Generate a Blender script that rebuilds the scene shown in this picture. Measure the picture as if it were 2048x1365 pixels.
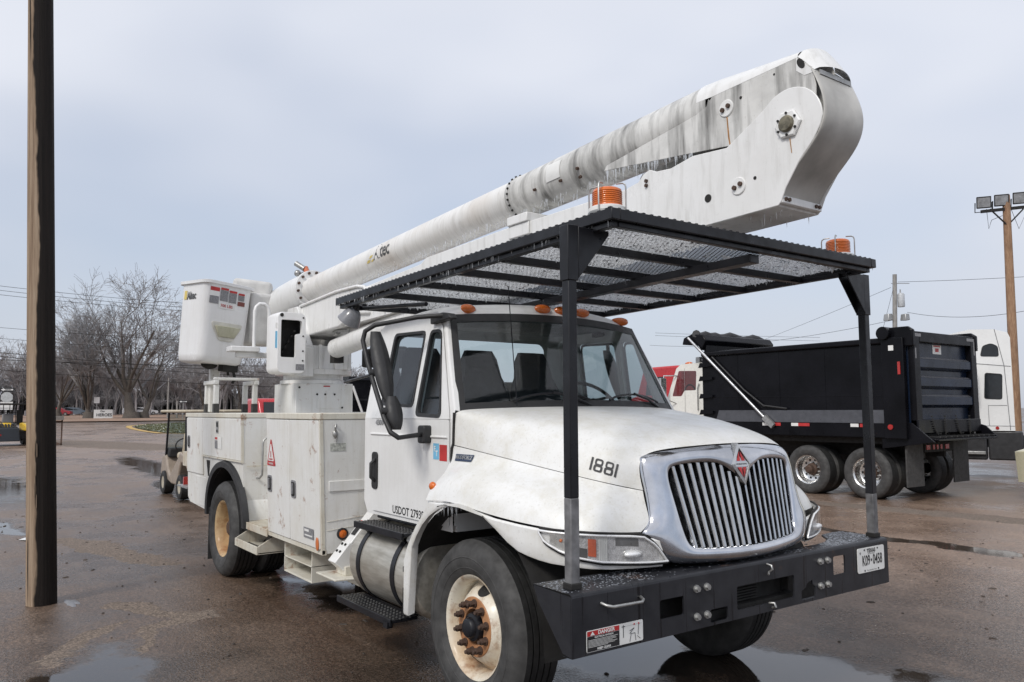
import bpy, bmesh, math, random
import numpy as np
from mathutils import Vector, Matrix

for o in list(bpy.data.objects): bpy.data.objects.remove(o)
scene = bpy.context.scene
COL = scene.collection
R = math.radians
random.seed(7)

# ------------------------------------------------------------------ camera
cam_data = bpy.data.cameras.new('camera')
cam = bpy.data.objects.new('camera', cam_data); COL.objects.link(cam)
cam_data.sensor_width = 36.0
cam_data.lens = 1566.84 / 2048 * 36.0
cam_data.clip_start = 0.05; cam_data.clip_end = 6000
_F = Vector((-0.8094585, 0.58065026, 0.0873053))
_Rt = Vector((0.58260609, 0.8127461, -0.00373144))
_U = Vector((0.07312371, -0.04784415, 0.99617461))
CAM = Vector((3.99215, -3.67691, 1.77770))
cam.matrix_world = Matrix(((_Rt.x, _U.x, -_F.x, CAM.x), (_Rt.y, _U.y, -_F.y, CAM.y),
                           (_Rt.z, _U.z, -_F.z, CAM.z), (0, 0, 0, 1)))
scene.camera = cam

# ------------------------------------------------------------------ sky, sun, exposure
SUN_EL, SUN_AZ = R(42), R(-68)          # direction towards the sun (azimuth from +x, ccw)
world = bpy.data.worlds.new('World'); scene.world = world; world.use_nodes = True
wn, wl = world.node_tree.nodes, world.node_tree.links
wn.clear()
w_out = wn.new('ShaderNodeOutputWorld'); w_bg = wn.new('ShaderNodeBackground')
w_sky = wn.new('ShaderNodeTexSky'); w_sky.sky_type = 'NISHITA'; w_sky.sun_disc = False
w_sky.sun_elevation = SUN_EL; w_sky.sun_rotation = math.pi / 2 - SUN_AZ
w_sky.air_density = 1.0; w_sky.dust_density = 1.0; w_sky.ozone_density = 1.0
w_tc = wn.new('ShaderNodeTexCoord')
w_map = wn.new('ShaderNodeMapping'); w_map.inputs['Scale'].default_value = (1.0, 1.0, 2.6)
w_no = wn.new('ShaderNodeTexNoise'); w_no.inputs['Scale'].default_value = 1.3
w_no.inputs['Detail'].default_value = 3.0; w_no.inputs['Roughness'].default_value = 0.45
w_rmp = wn.new('ShaderNodeValToRGB')     # thin high overcast: how much veil lies over the blue
w_rmp.color_ramp.elements[0].position = 0.36; w_rmp.color_ramp.elements[0].color = (0.72, 0.72, 0.72, 1)
w_rmp.color_ramp.elements[1].position = 0.60; w_rmp.color_ramp.elements[1].color = (0.98, 0.98, 0.98, 1)
w_mul = wn.new('ShaderNodeMix'); w_mul.data_type = 'RGBA'
w_sc = wn.new('ShaderNodeVectorMath'); w_sc.operation = 'SCALE'; w_sc.inputs['Scale'].default_value = 0.125
w_mul.inputs['B'].default_value = (0.62, 0.64, 0.705, 1)
wl.new(w_tc.outputs['Generated'], w_map.inputs['Vector']); wl.new(w_map.outputs[0], w_no.inputs['Vector'])
wl.new(w_no.outputs['Fac'], w_rmp.inputs['Fac']); wl.new(w_rmp.outputs['Color'], w_mul.inputs['Factor'])
wl.new(w_sky.outputs[0], w_sc.inputs[0]); wl.new(w_sc.outputs[0], w_mul.inputs['A'])
w_sep = wn.new('ShaderNodeSeparateXYZ'); wl.new(w_tc.outputs['Generated'], w_sep.inputs[0])
w_add = wn.new('ShaderNodeMath'); w_add.operation = 'MULTIPLY_ADD'; wl.new(w_no.outputs['Fac'], w_add.inputs[0]); w_add.inputs[1].default_value = 0.80; wl.new(w_sep.outputs['Z'], w_add.inputs[2])
w_el = wn.new('ShaderNodeValToRGB'); w_el.color_ramp.elements[0].position = 0.40; w_el.color_ramp.elements[0].color = (0.385, 0.412, 0.482, 1); w_el.color_ramp.elements[1].position = 0.80; w_el.color_ramp.elements[1].color = (0.625, 0.642, 0.695, 1)
wl.new(w_add.outputs[0], w_el.inputs['Fac']); wl.new(w_el.outputs['Color'], w_mul.inputs['B'])
wl.new(w_mul.outputs['Result'], w_bg.inputs['Color']); w_bg.inputs['Strength'].default_value = 1.0
wl.new(w_bg.outputs[0], w_out.inputs[0])

sun_d = bpy.data.lights.new('sun', 'SUN'); sun_d.energy = 1.5; sun_d.angle = R(14); sun_d.color = (1.0, 0.965, 0.91)
sun = bpy.data.objects.new('sun', sun_d); COL.objects.link(sun)
_sd = Vector((math.cos(SUN_EL) * math.cos(SUN_AZ), math.cos(SUN_EL) * math.sin(SUN_AZ), math.sin(SUN_EL)))
sun.rotation_euler = (-_sd).to_track_quat('-Z', 'Y').to_euler(); sun.location = _sd * 30

vs = scene.view_settings
vs.view_transform = 'Standard'; vs.look = 'None'; vs.gamma = 1.0; vs.exposure = 0.42; vs.use_curve_mapping = False
scene.render.engine = 'CYCLES'
scene.cycles.max_bounces = 8; scene.cycles.transparent_max_bounces = 24
scene.render.resolution_x = 1024; scene.render.resolution_y = 682

# ------------------------------------------------------------------ materials
def nt(name):
    m = bpy.data.materials.new(name); m.use_nodes = True
    n, l = m.node_tree.nodes, m.node_tree.links
    b = n['Principled BSDF']
    return m, n, l, b
def noise(n, l, scale, detail=4, rough=0.55, vec=None, coord='Object', stretch=None, dist=0.0):
    tc = n.new('ShaderNodeTexCoord'); t = n.new('ShaderNodeTexNoise')
    t.inputs['Scale'].default_value = scale; t.inputs['Detail'].default_value = detail
    t.inputs['Roughness'].default_value = rough; t.inputs['Distortion'].default_value = dist
    src = tc.outputs[coord]
    if stretch:
        mp = n.new('ShaderNodeMapping'); mp.inputs['Scale'].default_value = stretch
        l.new(src, mp.inputs[0]); src = mp.outputs[0]
    l.new(src, t.inputs['Vector'])
    return t.outputs['Fac']
def ramp(n, l, fac, stops):
    r = n.new('ShaderNodeValToRGB'); cr = r.color_ramp
    while len(cr.elements) < len(stops): cr.elements.new(0.5)
    for e, (p, c) in zip(cr.elements, stops):
        e.position = p; e.color = tuple(c) + (1,) if len(c) == 3 else tuple(c)
    l.new(fac, r.inputs['Fac']); return r.outputs['Color']
def mixc(n, l, fac, a, b):
    x = n.new('ShaderNodeMix'); x.data_type = 'RGBA'
    for s, k in ((fac, 'Factor'), (a, 'A'), (b, 'B')):
        if hasattr(s, 'default_value'): l.new(s, x.inputs[k])
        elif k == 'Factor': x.inputs[k].default_value = s
        else: x.inputs[k].default_value = tuple(s) + (1,)
    return x.outputs['Result']
def bump(n, l, b, h, strength=0.2, dist=0.01):
    bp = n.new('ShaderNodeBump'); bp.inputs['Strength'].default_value = strength; bp.inputs['Distance'].default_value = dist
    l.new(h, bp.inputs['Height']); l.new(bp.outputs[0], b.inputs['Normal'])
G = lambda v: (v, v, v)

def simple(name, col, rough=0.5, metal=0.0, coat=0.0, var=0.15, vscale=9, rvar=0.1, spec=0.5):
    m, n, l, b = nt(name)
    f = noise(n, l, vscale, 5)
    lo = tuple(c * (1 - var) for c in col); hi = tuple(min(1, c * (1 + var)) for c in col)
    l.new(ramp(n, l, f, [(0.3, lo), (0.7, hi)]), b.inputs['Base Color'])
    f2 = noise(n, l, vscale * 2.3, 4)
    l.new(ramp(n, l, f2, [(0.3, G(max(0.02, rough - rvar))), (0.7, G(min(1, rough + rvar)))]), b.inputs['Roughness'])
    b.inputs['Metallic'].default_value = metal; b.inputs['Coat Weight'].default_value = coat
    b.inputs['Coat Roughness'].default_value = 0.08; b.inputs['Specular IOR Level'].default_value = spec
    return m

def white_paint(name, base=(0.74, 0.74, 0.73), grime=(0.34, 0.31, 0.25), amount=0.5, streak=0.5, rust=0.0, rough=0.32, sscale=(14, 14, 1.1), lo=0.50, speck=None, bmp=0.05):
    m, n, l, b = nt(name)
    st = noise(n, l, 1.6, 6, 0.6, stretch=sscale)                # vertical run-off streaks
    stf = ramp(n, l, st, [(lo, G(0)), (lo + 0.28, G(streak))])
    cl = noise(n, l, 2.3, 6, 0.62)                               # broad dirt clouds
    clf = ramp(n, l, cl, [(0.42, G(0)), (0.8, G(amount))])
    c1 = mixc(n, l, clf, base, grime)
    c2 = mixc(n, l, stf, c1, tuple(g * 0.8 for g in grime))
    sp = noise(n, l, 60, 2, 0.5)
    c3 = mixc(n, l, ramp(n, l, sp, [(0.60 if speck else 0.66, G(0)), (0.72, G(speck or 0.35 * amount))]), c2, (0.22, 0.19, 0.13))
    if speck:
        s2 = noise(n, l, 9, 9, 0.8); c3 = mixc(n, l, ramp(n, l, s2, [(0.48, G(0)), (0.70, G(0.42))]), c3, (0.56, 0.52, 0.41))
    if rust > 0:
        rn = noise(n, l, 7, 7, 0.7)
        rf = ramp(n, l, rn, [(0.62 - 0.12 * rust, G(0)), (0.70, G(0.85))])
        c3 = mixc(n, l, rf, c3, (0.26, 0.105, 0.035))
    l.new(c3, b.inputs['Base Color'])
    l.new(ramp(n, l, cl, [(0.35, G(rough - 0.06)), (0.75, G(rough + 0.25))]), b.inputs['Roughness'])
    b.inputs['Coat Weight'].default_value = 0.25; b.inputs['Coat Roughness'].default_value = 0.2
    bump(n, l, b, noise(n, l, 35 if bmp < .1 else 90, 3), bmp, 0.002)
    return m

M = {}
M['white'] = white_paint('cab_white', base=(0.80, 0.80, 0.79), amount=0.24, streak=0.10)
M['hoodwhite'] = white_paint('hood_white', base=(0.79, 0.79, 0.775), grime=(0.44, 0.41, 0.31), amount=0.50, streak=0.12, rough=0.36, speck=0.16, bmp=0.14)
M['bodywhite'] = white_paint('body_white', base=(0.77, 0.77, 0.75), grime=(0.50, 0.45, 0.34), amount=0.45, streak=0.30, rust=0.12, rough=0.42)
M['boomwhite'] = white_paint('boom_white', base=(0.80, 0.80, 0.79), grime=(0.40, 0.38, 0.33), amount=0.25, streak=0.42, sscale=(10, 10, 1.4))
M['grimy'] = white_paint('grimy_white', base=(0.70, 0.695, 0.67), grime=(0.11, 0.105, 0.095), amount=0.6, streak=0.86, sscale=(8, 4, 1.0), rough=0.5, lo=0.44)
M['bucket'] = white_paint('bucket_white', base=(0.82, 0.82, 0.82), amount=0.14, streak=0.12)
M['steprust'] = white_paint('step_rust', base=(0.62, 0.60, 0.52), grime=(0.36, 0.24, 0.12), amount=0.8, streak=0.4, rust=0.8, rough=0.6)
M['trim'] = white_paint('trim_cream', base=(0.70, 0.68, 0.60), grime=(0.42, 0.34, 0.22), amount=0.6, streak=0.3, rust=0.35, rough=0.5)
M['rim'] = white_paint('rim_rusty', base=(0.74, 0.70, 0.60), grime=(0.50, 0.30, 0.12), amount=0.85, streak=0.45, rust=0.80, rough=0.45)
M['rimrear'] = white_paint('rim_orange_rust', base=(0.60, 0.44, 0.24), grime=(0.36, 0.18, 0.07), amount=0.9, streak=0.5, rust=0.95, rough=0.55)
M['rustring'] = white_paint('bolt_ring_rust', base=(0.45, 0.22, 0.10), grime=(0.30, 0.12, 0.05), amount=0.8, streak=0.2, rust=0.9, rough=0.7)
M['rustnut'] = simple('rust_nut', (0.095, 0.06, 0.045), 0.75, 0.3, var=0.4, vscale=40)
M['black'] = simple('black_paint', (0.011, 0.0115, 0.0145), 0.36, var=0.4, vscale=6, rvar=0.14, spec=0.36)
M['blackmatte'] = simple('black_plastic', (0.022, 0.022, 0.023), 0.55, var=0.2)
def bumper_black():
    m, n, l, b = nt('bumper_black')
    st = noise(n, l, 1.0, 5, 0.6, stretch=(30, 30, 0.8)); f = noise(n, l, 5, 6, 0.65)
    c = ramp(n, l, f, [(0.3, (0.012, 0.0125, 0.016)), (0.7, (0.030, 0.031, 0.036))])
    c = mixc(n, l, ramp(n, l, st, [(0.60, G(0)), (0.66, G(1))]), c, (0.008, 0.008, 0.010))
    r_ = noise(n, l, 3.3, 7, 0.7); c = mixc(n, l, ramp(n, l, r_, [(0.61, G(0)), (0.72, G(0.7))]), c, (0.10, 0.052, 0.030))
    b.inputs['Specular IOR Level'].default_value = 0.4
    l.new(c, b.inputs['Base Color']); l.new(ramp(n, l, st, [(0.58, G(0.46)), (0.66, G(0.16))]), b.inputs['Roughness']); return m
M['bumperblack'] = bumper_black()
M['under'] = simple('chassis_dark', (0.016, 0.015, 0.014), 0.8, var=0.4)
M['rubber'] = simple('tyre_rubber', (0.052, 0.051, 0.050), 0.72, var=0.35, vscale=14)
M['tread'] = simple('tyre_tread', (0.020, 0.020, 0.020), 0.6, var=0.4, vscale=20)
M['chrome'] = None
M['steel'] = simple('galvanised', (0.42, 0.42, 0.41), 0.45, 0.8, var=0.2, vscale=20)
M['orange'] = simple('amber_lens', (0.62, 0.135, 0.012), 0.22, coat=0.6, var=0.15, vscale=30)
M['red'] = simple('red_lens', (0.40, 0.018, 0.015), 0.25, coat=0.5, var=0.15)
M['darkglass'] = simple('dark_glass', (0.018, 0.022, 0.026), 0.06, var=0.2, rvar=0.03)
M['seat'] = simple('seat_fabric', (0.06, 0.063, 0.07), 0.85, var=0.2)
M['interior'] = simple('interior_grey', (0.20, 0.21, 0.215), 0.7, var=0.2)
M['decalblack'] = simple('decal_black', (0.018, 0.018, 0.02), 0.45, var=0.2)
M['decalred'] = simple('decal_red', (0.45, 0.03, 0.03), 0.45, var=0.2)
M['decalblue'] = simple('decal_blue', (0.16, 0.42, 0.62), 0.45, var=0.2)
M['decalwhite'] = simple('decal_white', (0.76, 0.76, 0.74), 0.45, var=0.08)
M['decalyellow'] = simple('decal_yellow', (0.66, 0.52, 0.16), 0.5, var=0.2)
M['decalgrey'] = simple('decal_grey', (0.22, 0.22, 0.23), 0.5, var=0.3, vscale=60)
M['navy'] = simple('badge_navy', (0.03, 0.05, 0.10), 0.3, var=0.2)
M['wood_old'] = None

def chrome(name, col=(0.66, 0.67, 0.70), rough=0.05, smudge=0.20):
    m, n, l, b = nt(name)
    f = noise(n, l, 3.0, 7, 0.65); f2 = noise(n, l, 18, 5, 0.6)
    l.new(ramp(n, l, f, [(0.35, tuple(c * 0.72 for c in col)), (0.62, col)]), b.inputs['Base Color'])
    l.new(ramp(n, l, f2, [(0.35, G(rough)), (0.72, G(rough + smudge))]), b.inputs['Roughness'])
    b.inputs['Metallic'].default_value = 1.0
    bump(n, l, b, noise(n, l, 5, 2), 0.04, 0.01)
    return m
M['chrome'] = chrome('chrome')
M['slat'] = chrome('slat_chrome', (0.60, 0.61, 0.62), 0.12, 0.22)
M['polished'] = chrome('polished_aluminium', (0.78, 0.78, 0.77), 0.18, 0.22)

def tank_metal():
    m, n, l, b = nt('tank_aluminium')
    f = noise(n, l, 4, 6, 0.6, stretch=(1, 6, 6)); f2 = noise(n, l, 2.2, 5)
    c = ramp(n, l, f, [(0.3, (0.42, 0.39, 0.33)), (0.65, (0.66, 0.63, 0.56))])
    l.new(mixc(n, l, ramp(n, l, f2, [(0.5, G(0)), (0.8, G(0.6))]), c, (0.32, 0.25, 0.16)), b.inputs['Base Color'])
    b.inputs['Metallic'].default_value = 0.75
    l.new(ramp(n, l, f2, [(0.3, G(0.36)), (0.7, G(0.6))]), b.inputs['Roughness'])
    return m
M['tank'] = tank_metal()

def fiberglass():
    m, n, l, b = nt('boom_fibreglass')
    band = noise(n, l, 1.0, 3, 0.5, stretch=(70, 2.2, 2.2), dist=0.6)      # wound glass bands round the tube
    st = noise(n, l, 1.0, 9, 0.75, stretch=(11, 3.2, 3.2), dist=0.8)
    c = ramp(n, l, band, [(0.32, (0.73, 0.72, 0.69)), (0.62, (0.80, 0.79, 0.77))])
    c = mixc(n, l, ramp(n, l, st, [(0.50, G(0)), (0.78, G(0.55))]), c, (0.30, 0.27, 0.235))
    br = noise(n, l, 1.4, 3, 0.5)
    c = mixc(n, l, ramp(n, l, br, [(0.5, G(0)), (0.8, G(0.55))]), c, (0.50, 0.40, 0.30))
    l.new(c, b.inputs['Base Color']); b.inputs['Roughness'].default_value = 0.42
    bump(n, l, b, band, 0.10, 0.002)
    b.inputs['Coat Weight'].default_value = 0.3
    return m
M['fibre'] = fiberglass()

def glass(name, tint=(0.72, 0.80, 0.80), spec=1.0, drops=True):
    m, n, l, b = nt(name); n.remove(b)
    out = n['Material Output']; tr = n.new('ShaderNodeBsdfTransparent'); gl = n.new('ShaderNodeBsdfGlossy')
    lw = n.new('ShaderNodeLayerWeight'); lw.inputs['Blend'].default_value = 0.5; pw = n.new('ShaderNodeMath'); pw.operation = 'POWER'; l.new(lw.outputs['Facing'], pw.inputs[0]); pw.inputs[1].default_value = 5.0
    fr = n.new('ShaderNodeMath'); fr.operation = 'MULTIPLY_ADD'; l.new(pw.outputs[0], fr.inputs[0]); fr.inputs[1].default_value = 0.86; fr.inputs[2].default_value = 0.075; mx = n.new('ShaderNodeMixShader')
    tr.inputs['Color'].default_value = tuple(tint) + (1,); gl.inputs['Roughness'].default_value = 0.015
    gl.inputs['Color'].default_value = (spec, spec, spec, 1)
    if drops:
        f = noise(n, l, 55, 3, 0.6); bp = n.new('ShaderNodeBump'); bp.inputs['Strength'].default_value = 0.05
        bp.inputs['Distance'].default_value = 0.004
        l.new(f, bp.inputs['Height']); l.new(bp.outputs[0], gl.inputs['Normal'])
    l.new(fr.outputs[0], mx.inputs[0]); l.new(tr.outputs[0], mx.inputs[1]); l.new(gl.outputs[0], mx.inputs[2])
    l.new(mx.outputs[0], out.inputs[0]); return m
M['glass'] = glass('windscreen_glass', (0.62, 0.70, 0.70))
M['sideglass'] = glass('side_glass', (0.52, 0.58, 0.60))
M['lens'] = glass('lamp_lens', (0.95, 0.95, 0.94), drops=False)

def ice_mat(name, base=(0.86, 0.88, 0.91), clear=0.35):
    m, n, l, b = nt(name); n.remove(b); out = n['Material Output']
    tl = n.new('ShaderNodeBsdfTranslucent'); df = n.new('ShaderNodeBsdfDiffuse'); gl = n.new('ShaderNodeBsdfGlossy'); tr = n.new('ShaderNodeBsdfTransparent')
    for x in (tl, df, gl): x.inputs['Color'].default_value = tuple(base) + (1,)
    gl.inputs['Roughness'].default_value = 0.08
    a = n.new('ShaderNodeMixShader'); a.inputs[0].default_value = 0.72; l.new(df.outputs[0], a.inputs[1]); l.new(tl.outputs[0], a.inputs[2])
    c = n.new('ShaderNodeMixShader'); c.inputs[0].default_value = 0.16; l.new(a.outputs[0], c.inputs[1]); l.new(gl.outputs[0], c.inputs[2])
    d = n.new('ShaderNodeMixShader'); d.inputs[0].default_value = clear; l.new(c.outputs[0], d.inputs[1]); l.new(tr.outputs[0], d.inputs[2])
    l.new(d.outputs[0], out.inputs[0]); return m
M['ice'] = ice_mat('ice', (0.95, 0.97, 0.99), clear=0.36)
M['frost'] = ice_mat('frost', (0.72, 0.75, 0.80), clear=0.25)

def bark(name, a, c2, s=(1, 1, 0.12), sc=14):
    m, n, l, b = nt(name)
    f = noise(n, l, sc, 7, 0.65, stretch=s); f2 = noise(n, l, 1.3, 4)
    c = ramp(n, l, f, [(0.32, a), (0.68, c2)])
    l.new(mixc(n, l, ramp(n, l, f2, [(0.45, G(0)), (0.7, G(0.4))]), c, tuple(x * 0.5 for x in a)), b.inputs['Base Color'])
    b.inputs['Roughness'].default_value = 0.85; bump(n, l, b, f, 0.6, 0.02); return m
M['bark'] = bark('oak_bark', (0.060, 0.050, 0.042), (0.15, 0.13, 0.11))
M['twig'] = simple('iced_twigs', (0.27, 0.265, 0.268), 0.6, var=0.3, vscale=0.6)
M['woodstuff'] = simple('far_woods', (0.24, 0.225, 0.228), 0.85, var=0.3, vscale=0.12)
M['polewood'] = bark('light_pole_wood', (0.24, 0.13, 0.075), (0.42, 0.27, 0.17), sc=20)

def pole_mat():
    m, n, l, b = nt('creosote_pole')
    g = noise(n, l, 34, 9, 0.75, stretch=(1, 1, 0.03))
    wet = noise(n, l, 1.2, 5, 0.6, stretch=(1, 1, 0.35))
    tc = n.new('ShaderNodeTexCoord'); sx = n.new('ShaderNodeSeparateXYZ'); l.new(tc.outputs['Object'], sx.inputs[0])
    # dark half of the pole: wet stain and painted shaded side, ragged edge
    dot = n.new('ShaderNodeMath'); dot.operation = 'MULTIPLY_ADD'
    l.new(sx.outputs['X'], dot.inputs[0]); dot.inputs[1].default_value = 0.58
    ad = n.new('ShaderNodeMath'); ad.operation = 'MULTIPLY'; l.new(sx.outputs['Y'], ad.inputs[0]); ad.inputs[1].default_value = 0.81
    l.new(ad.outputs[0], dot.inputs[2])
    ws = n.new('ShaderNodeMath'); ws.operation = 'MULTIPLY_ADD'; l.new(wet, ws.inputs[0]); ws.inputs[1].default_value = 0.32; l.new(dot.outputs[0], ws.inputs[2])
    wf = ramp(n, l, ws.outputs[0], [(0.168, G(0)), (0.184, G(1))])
    pale = ramp(n, l, g, [(0.28, (0.16, 0.105, 0.070)), (0.5, (0.34, 0.25, 0.175)), (0.72, (0.50, 0.39, 0.29))])
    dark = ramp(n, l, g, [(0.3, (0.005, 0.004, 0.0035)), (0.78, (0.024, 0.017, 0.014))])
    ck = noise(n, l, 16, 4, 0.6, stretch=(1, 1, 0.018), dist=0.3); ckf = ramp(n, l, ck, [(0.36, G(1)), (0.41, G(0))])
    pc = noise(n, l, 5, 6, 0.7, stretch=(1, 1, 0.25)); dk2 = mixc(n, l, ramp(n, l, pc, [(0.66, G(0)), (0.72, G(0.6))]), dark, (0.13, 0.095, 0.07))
    l.new(mixc(n, l, ckf, mixc(n, l, wf, pale, dk2), (0.012, 0.009, 0.007)), b.inputs['Base Color'])
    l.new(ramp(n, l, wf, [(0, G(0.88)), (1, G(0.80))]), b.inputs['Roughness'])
    b.inputs['Specular IOR Level'].default_value = 0.25; bump(n, l, b, g, 0.9, 0.02); return m
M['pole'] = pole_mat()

# wet asphalt: damp brown tarmac with standing water and drier islands
def ellipse_mask(n, l, pos, cx, cy, rx, ry, ang, soft=0.5):
    sub = n.new('ShaderNodeVectorMath'); sub.operation = 'SUBTRACT'; l.new(pos, sub.inputs[0]); sub.inputs[1].default_value = (cx, cy, 0)
    mp = n.new('ShaderNodeMapping'); mp.vector_type = 'TEXTURE'
    mp.inputs['Rotation'].default_value = (0, 0, ang); mp.inputs['Scale'].default_value = (rx, ry, 1000)
    l.new(sub.outputs[0], mp.inputs[0])
    ln = n.new('ShaderNodeVectorMath'); ln.operation = 'LENGTH'; l.new(mp.outputs[0], ln.inputs[0])
    mr = n.new('ShaderNodeMapRange'); mr.inputs['From Min'].default_value = 1 + soft; mr.inputs['From Max'].default_value = 1 - soft
    mr.clamp = True; l.new(ln.outputs['Value'], mr.inputs['Value']); return mr.outputs[0]
def maxn(n, l, a, b, op='MAXIMUM'):
    x = n.new('ShaderNodeMath'); x.operation = op; l.new(a, x.inputs[0])
    if hasattr(b, 'default_value'): l.new(b, x.inputs[1])
    else: x.inputs[1].default_value = b
    return x.outputs[0]
PUDDLES = [(-19.0, -3.2, 5.5, 1.6, 0.1), (-22.5, 1.7, 8.0, 0.75, -0.03), (-15.0, 0.6, 3.5, 0.35, -0.1), (-20.5, 4.6, 7.0, 0.45, -0.1),
           (0.75, 1.15, 1.35, 0.55, 0.35), (1.75, 1.55, 1.0, 0.32, 0.55), (-0.5, 0.5, 0.9, 0.7, 0),
           (-2.0, 6.85, 2.8, 0.20, 0.02), (-0.3, 7.0, 1.6, 0.16, 0.03), (-1.75, -3.15, 1.2, 0.42, -0.5), (-3.3, -0.35, 1.5, 0.55, 0.2),
           (-10.5, -2.9, 1.5, 0.25, 0.2)]
DRY = [(-3.75, -2.0, 0.62, 0.13, 0.6), (-3.25, -1.95, 0.5, 0.13, -0.9), (-3.0, -2.72, 0.75, 0.09, -0.72), (-2.75, -2.3, 0.42, 0.06, -0.6), (-7.4, -1.9, 1.6, 0.3, 0.3),
       (-1.9, 10.0, 4.5, 0.45, 0.03), (-32, 8.5, 12, 2.6, -0.1), (-40, 3, 9, 2.2, 0.3)]
def asphalt():
    m, n, l, b = nt('wet_asphalt')
    geo = n.new('ShaderNodeNewGeometry'); pos = geo.outputs['Position']
    def nz(sc, det=4, ro=0.55, stretch=None, rot=0.0):
        t = n.new('ShaderNodeTexNoise'); t.inputs['Scale'].default_value = sc; t.inputs['Detail'].default_value = det; t.inputs['Roughness'].default_value = ro
        if stretch:
            mp = n.new('ShaderNodeMapping'); mp.inputs['Scale'].default_value = stretch; mp.inputs['Rotation'].default_value = (0, 0, rot); l.new(pos, mp.inputs[0]); l.new(mp.outputs[0], t.inputs['Vector'])
        else: l.new(pos, t.inputs['Vector'])
        return t
    warp = nz(0.9, 5, 0.6); wsub = n.new('ShaderNodeVectorMath'); wsub.operation = 'SUBTRACT'; l.new(warp.outputs['Color'], wsub.inputs[0]); wsub.inputs[1].default_value = (0.5, 0.5, 0.5)
    wsc = n.new('ShaderNodeVectorMath'); wsc.operation = 'SCALE'; l.new(wsub.outputs[0], wsc.inputs[0]); wsc.inputs['Scale'].default_value = 1.0
    wp = n.new('ShaderNodeVectorMath'); l.new(pos, wp.inputs[0]); l.new(wsc.outputs[0], wp.inputs[1])
    rag = nz(2.6, 9, 0.72).outputs['Fac']
    def ragged(mask, amp, lo, hi):
        c_ = n.new('ShaderNodeMath'); c_.operation = 'MULTIPLY_ADD'; l.new(rag, c_.inputs[0]); c_.inputs[1].default_value = amp; c_.inputs[2].default_value = -amp / 2
        s_ = maxn(n, l, mask, c_.outputs[0], 'ADD')
        return ramp(n, l, s_, [(lo, G(0)), (hi, G(1))])
    pm = None
    for e in PUDDLES:
        k = ellipse_mask(n, l, wp.outputs[0], *e, soft=0.75); pm = k if pm is None else maxn(n, l, pm, k)
    dm = None
    for e in DRY:
        k = ellipse_mask(n, l, wp.outputs[0], *e, soft=0.65); dm = k if dm is None else maxn(n, l, dm, k)
    far = None
    for e in [(-58, 6, 44, 26, 0.1), (-1.5, 9.0, 11, 5.0, 0.0)]:
        k = ellipse_mask(n, l, wp.outputs[0], *e, soft=0.4); far = k if far is None else maxn(n, l, far, k)
    pmr = ragged(pm, 0.9, 0.46, 0.74); dmr = ragged(dm, 1.0, 0.50, 0.62)
    mid = nz(0.8, 9, 0.68).outputs['Fac']; track = nz(1.0, 6, 0.6, (0.22, 3.4, 1), 0.12).outputs['Fac']; fine = nz(38, 8, 0.75).outputs['Fac']
    wet = nz(0.33, 10, 0.62).outputs['Fac']
    agg = n.new('ShaderNodeTexVoronoi'); agg.inputs['Scale'].default_value = 70; l.new(pos, agg.inputs['Vector'])
    wet_big = ramp(n, l, wet, [(0.47, G(0)), (0.56, G(1))])
    base = ramp(n, l, mid, [(0.28, (0.052, 0.031, 0.019)), (0.5, (0.080, 0.052, 0.035)), (0.72, (0.120, 0.083, 0.059))])
    base = mixc(n, l, ramp(n, l, track, [(0.45, G(0)), (0.70, G(0.40))]), base, (0.165, 0.126, 0.099))
    base = mixc(n, l, wet_big, base, ramp(n, l, mid, [(0.3, (0.034, 0.022, 0.015)), (0.7, (0.056, 0.040, 0.030))]))
    base = mixc(n, l, far, base, ramp(n, l, mid, [(0.3, (0.165, 0.112, 0.082)), (0.7, (0.26, 0.185, 0.138))]))
    base = mixc(n, l, dmr, base, (0.150, 0.116, 0.091))
    gm = n.new('ShaderNodeMath'); gm.operation = 'ADD'; l.new(fine, gm.inputs[0]); av = n.new('ShaderNodeSeparateColor'); l.new(agg.outputs['Color'], av.inputs[0]); am = n.new('ShaderNodeMath'); am.operation = 'MULTIPLY_ADD'; l.new(av.outputs[0], am.inputs[0]); am.inputs[1].default_value = 0.30; am.inputs[2].default_value = -0.15; l.new(am.outputs[0], gm.inputs[1])
    grit = ramp(n, l, gm.outputs[0], [(0.26, G(0.40)), (0.5, G(1.0)), (0.76, G(2.1))])
    mlt = n.new('ShaderNodeMix'); mlt.data_type = 'RGBA'; mlt.blend_type = 'MULTIPLY'; mlt.inputs['Factor'].default_value = 1.0
    l.new(base, mlt.inputs['A']); l.new(grit, mlt.inputs['B'])
    stone = ramp(n, l, agg.outputs['Distance'], [(0.10, G(1)), (0.20, G(0))])
    rnd = ramp(n, l, agg.outputs['Color'], [(0.66, G(0)), (0.78, G(0.6))])
    sm = n.new('ShaderNodeMath'); sm.operation = 'MULTIPLY'; l.new(stone, sm.inputs[0]); l.new(rnd, sm.inputs[1])
    c = mixc(n, l, sm.outputs[0], mlt.outputs['Result'], (0.30, 0.255, 0.215))
    c = mixc(n, l, ramp(n, l, pmr, [(0.1, G(0)), (0.9, G(0.85))]), c, (0.034, 0.028, 0.023))
    l.new(c, b.inputs['Base Color'])
    damp = ramp(n, l, mid, [(0.30, G(0.30)), (0.70, G(0.52))])
    damp = mixc(n, l, wet_big, damp, ramp(n, l, rag, [(0.35, G(0.10)), (0.65, G(0.26))]))
    damp = mixc(n, l, dmr, damp, G(0.85))
    rg = mixc(n, l, pmr, damp, G(0.035))
    l.new(rg, b.inputs['Roughness'])
    b.inputs['Specular IOR Level'].default_value = 0.5
    bp = n.new('ShaderNodeBump'); bp.inputs['Distance'].default_value = 0.010
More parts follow.
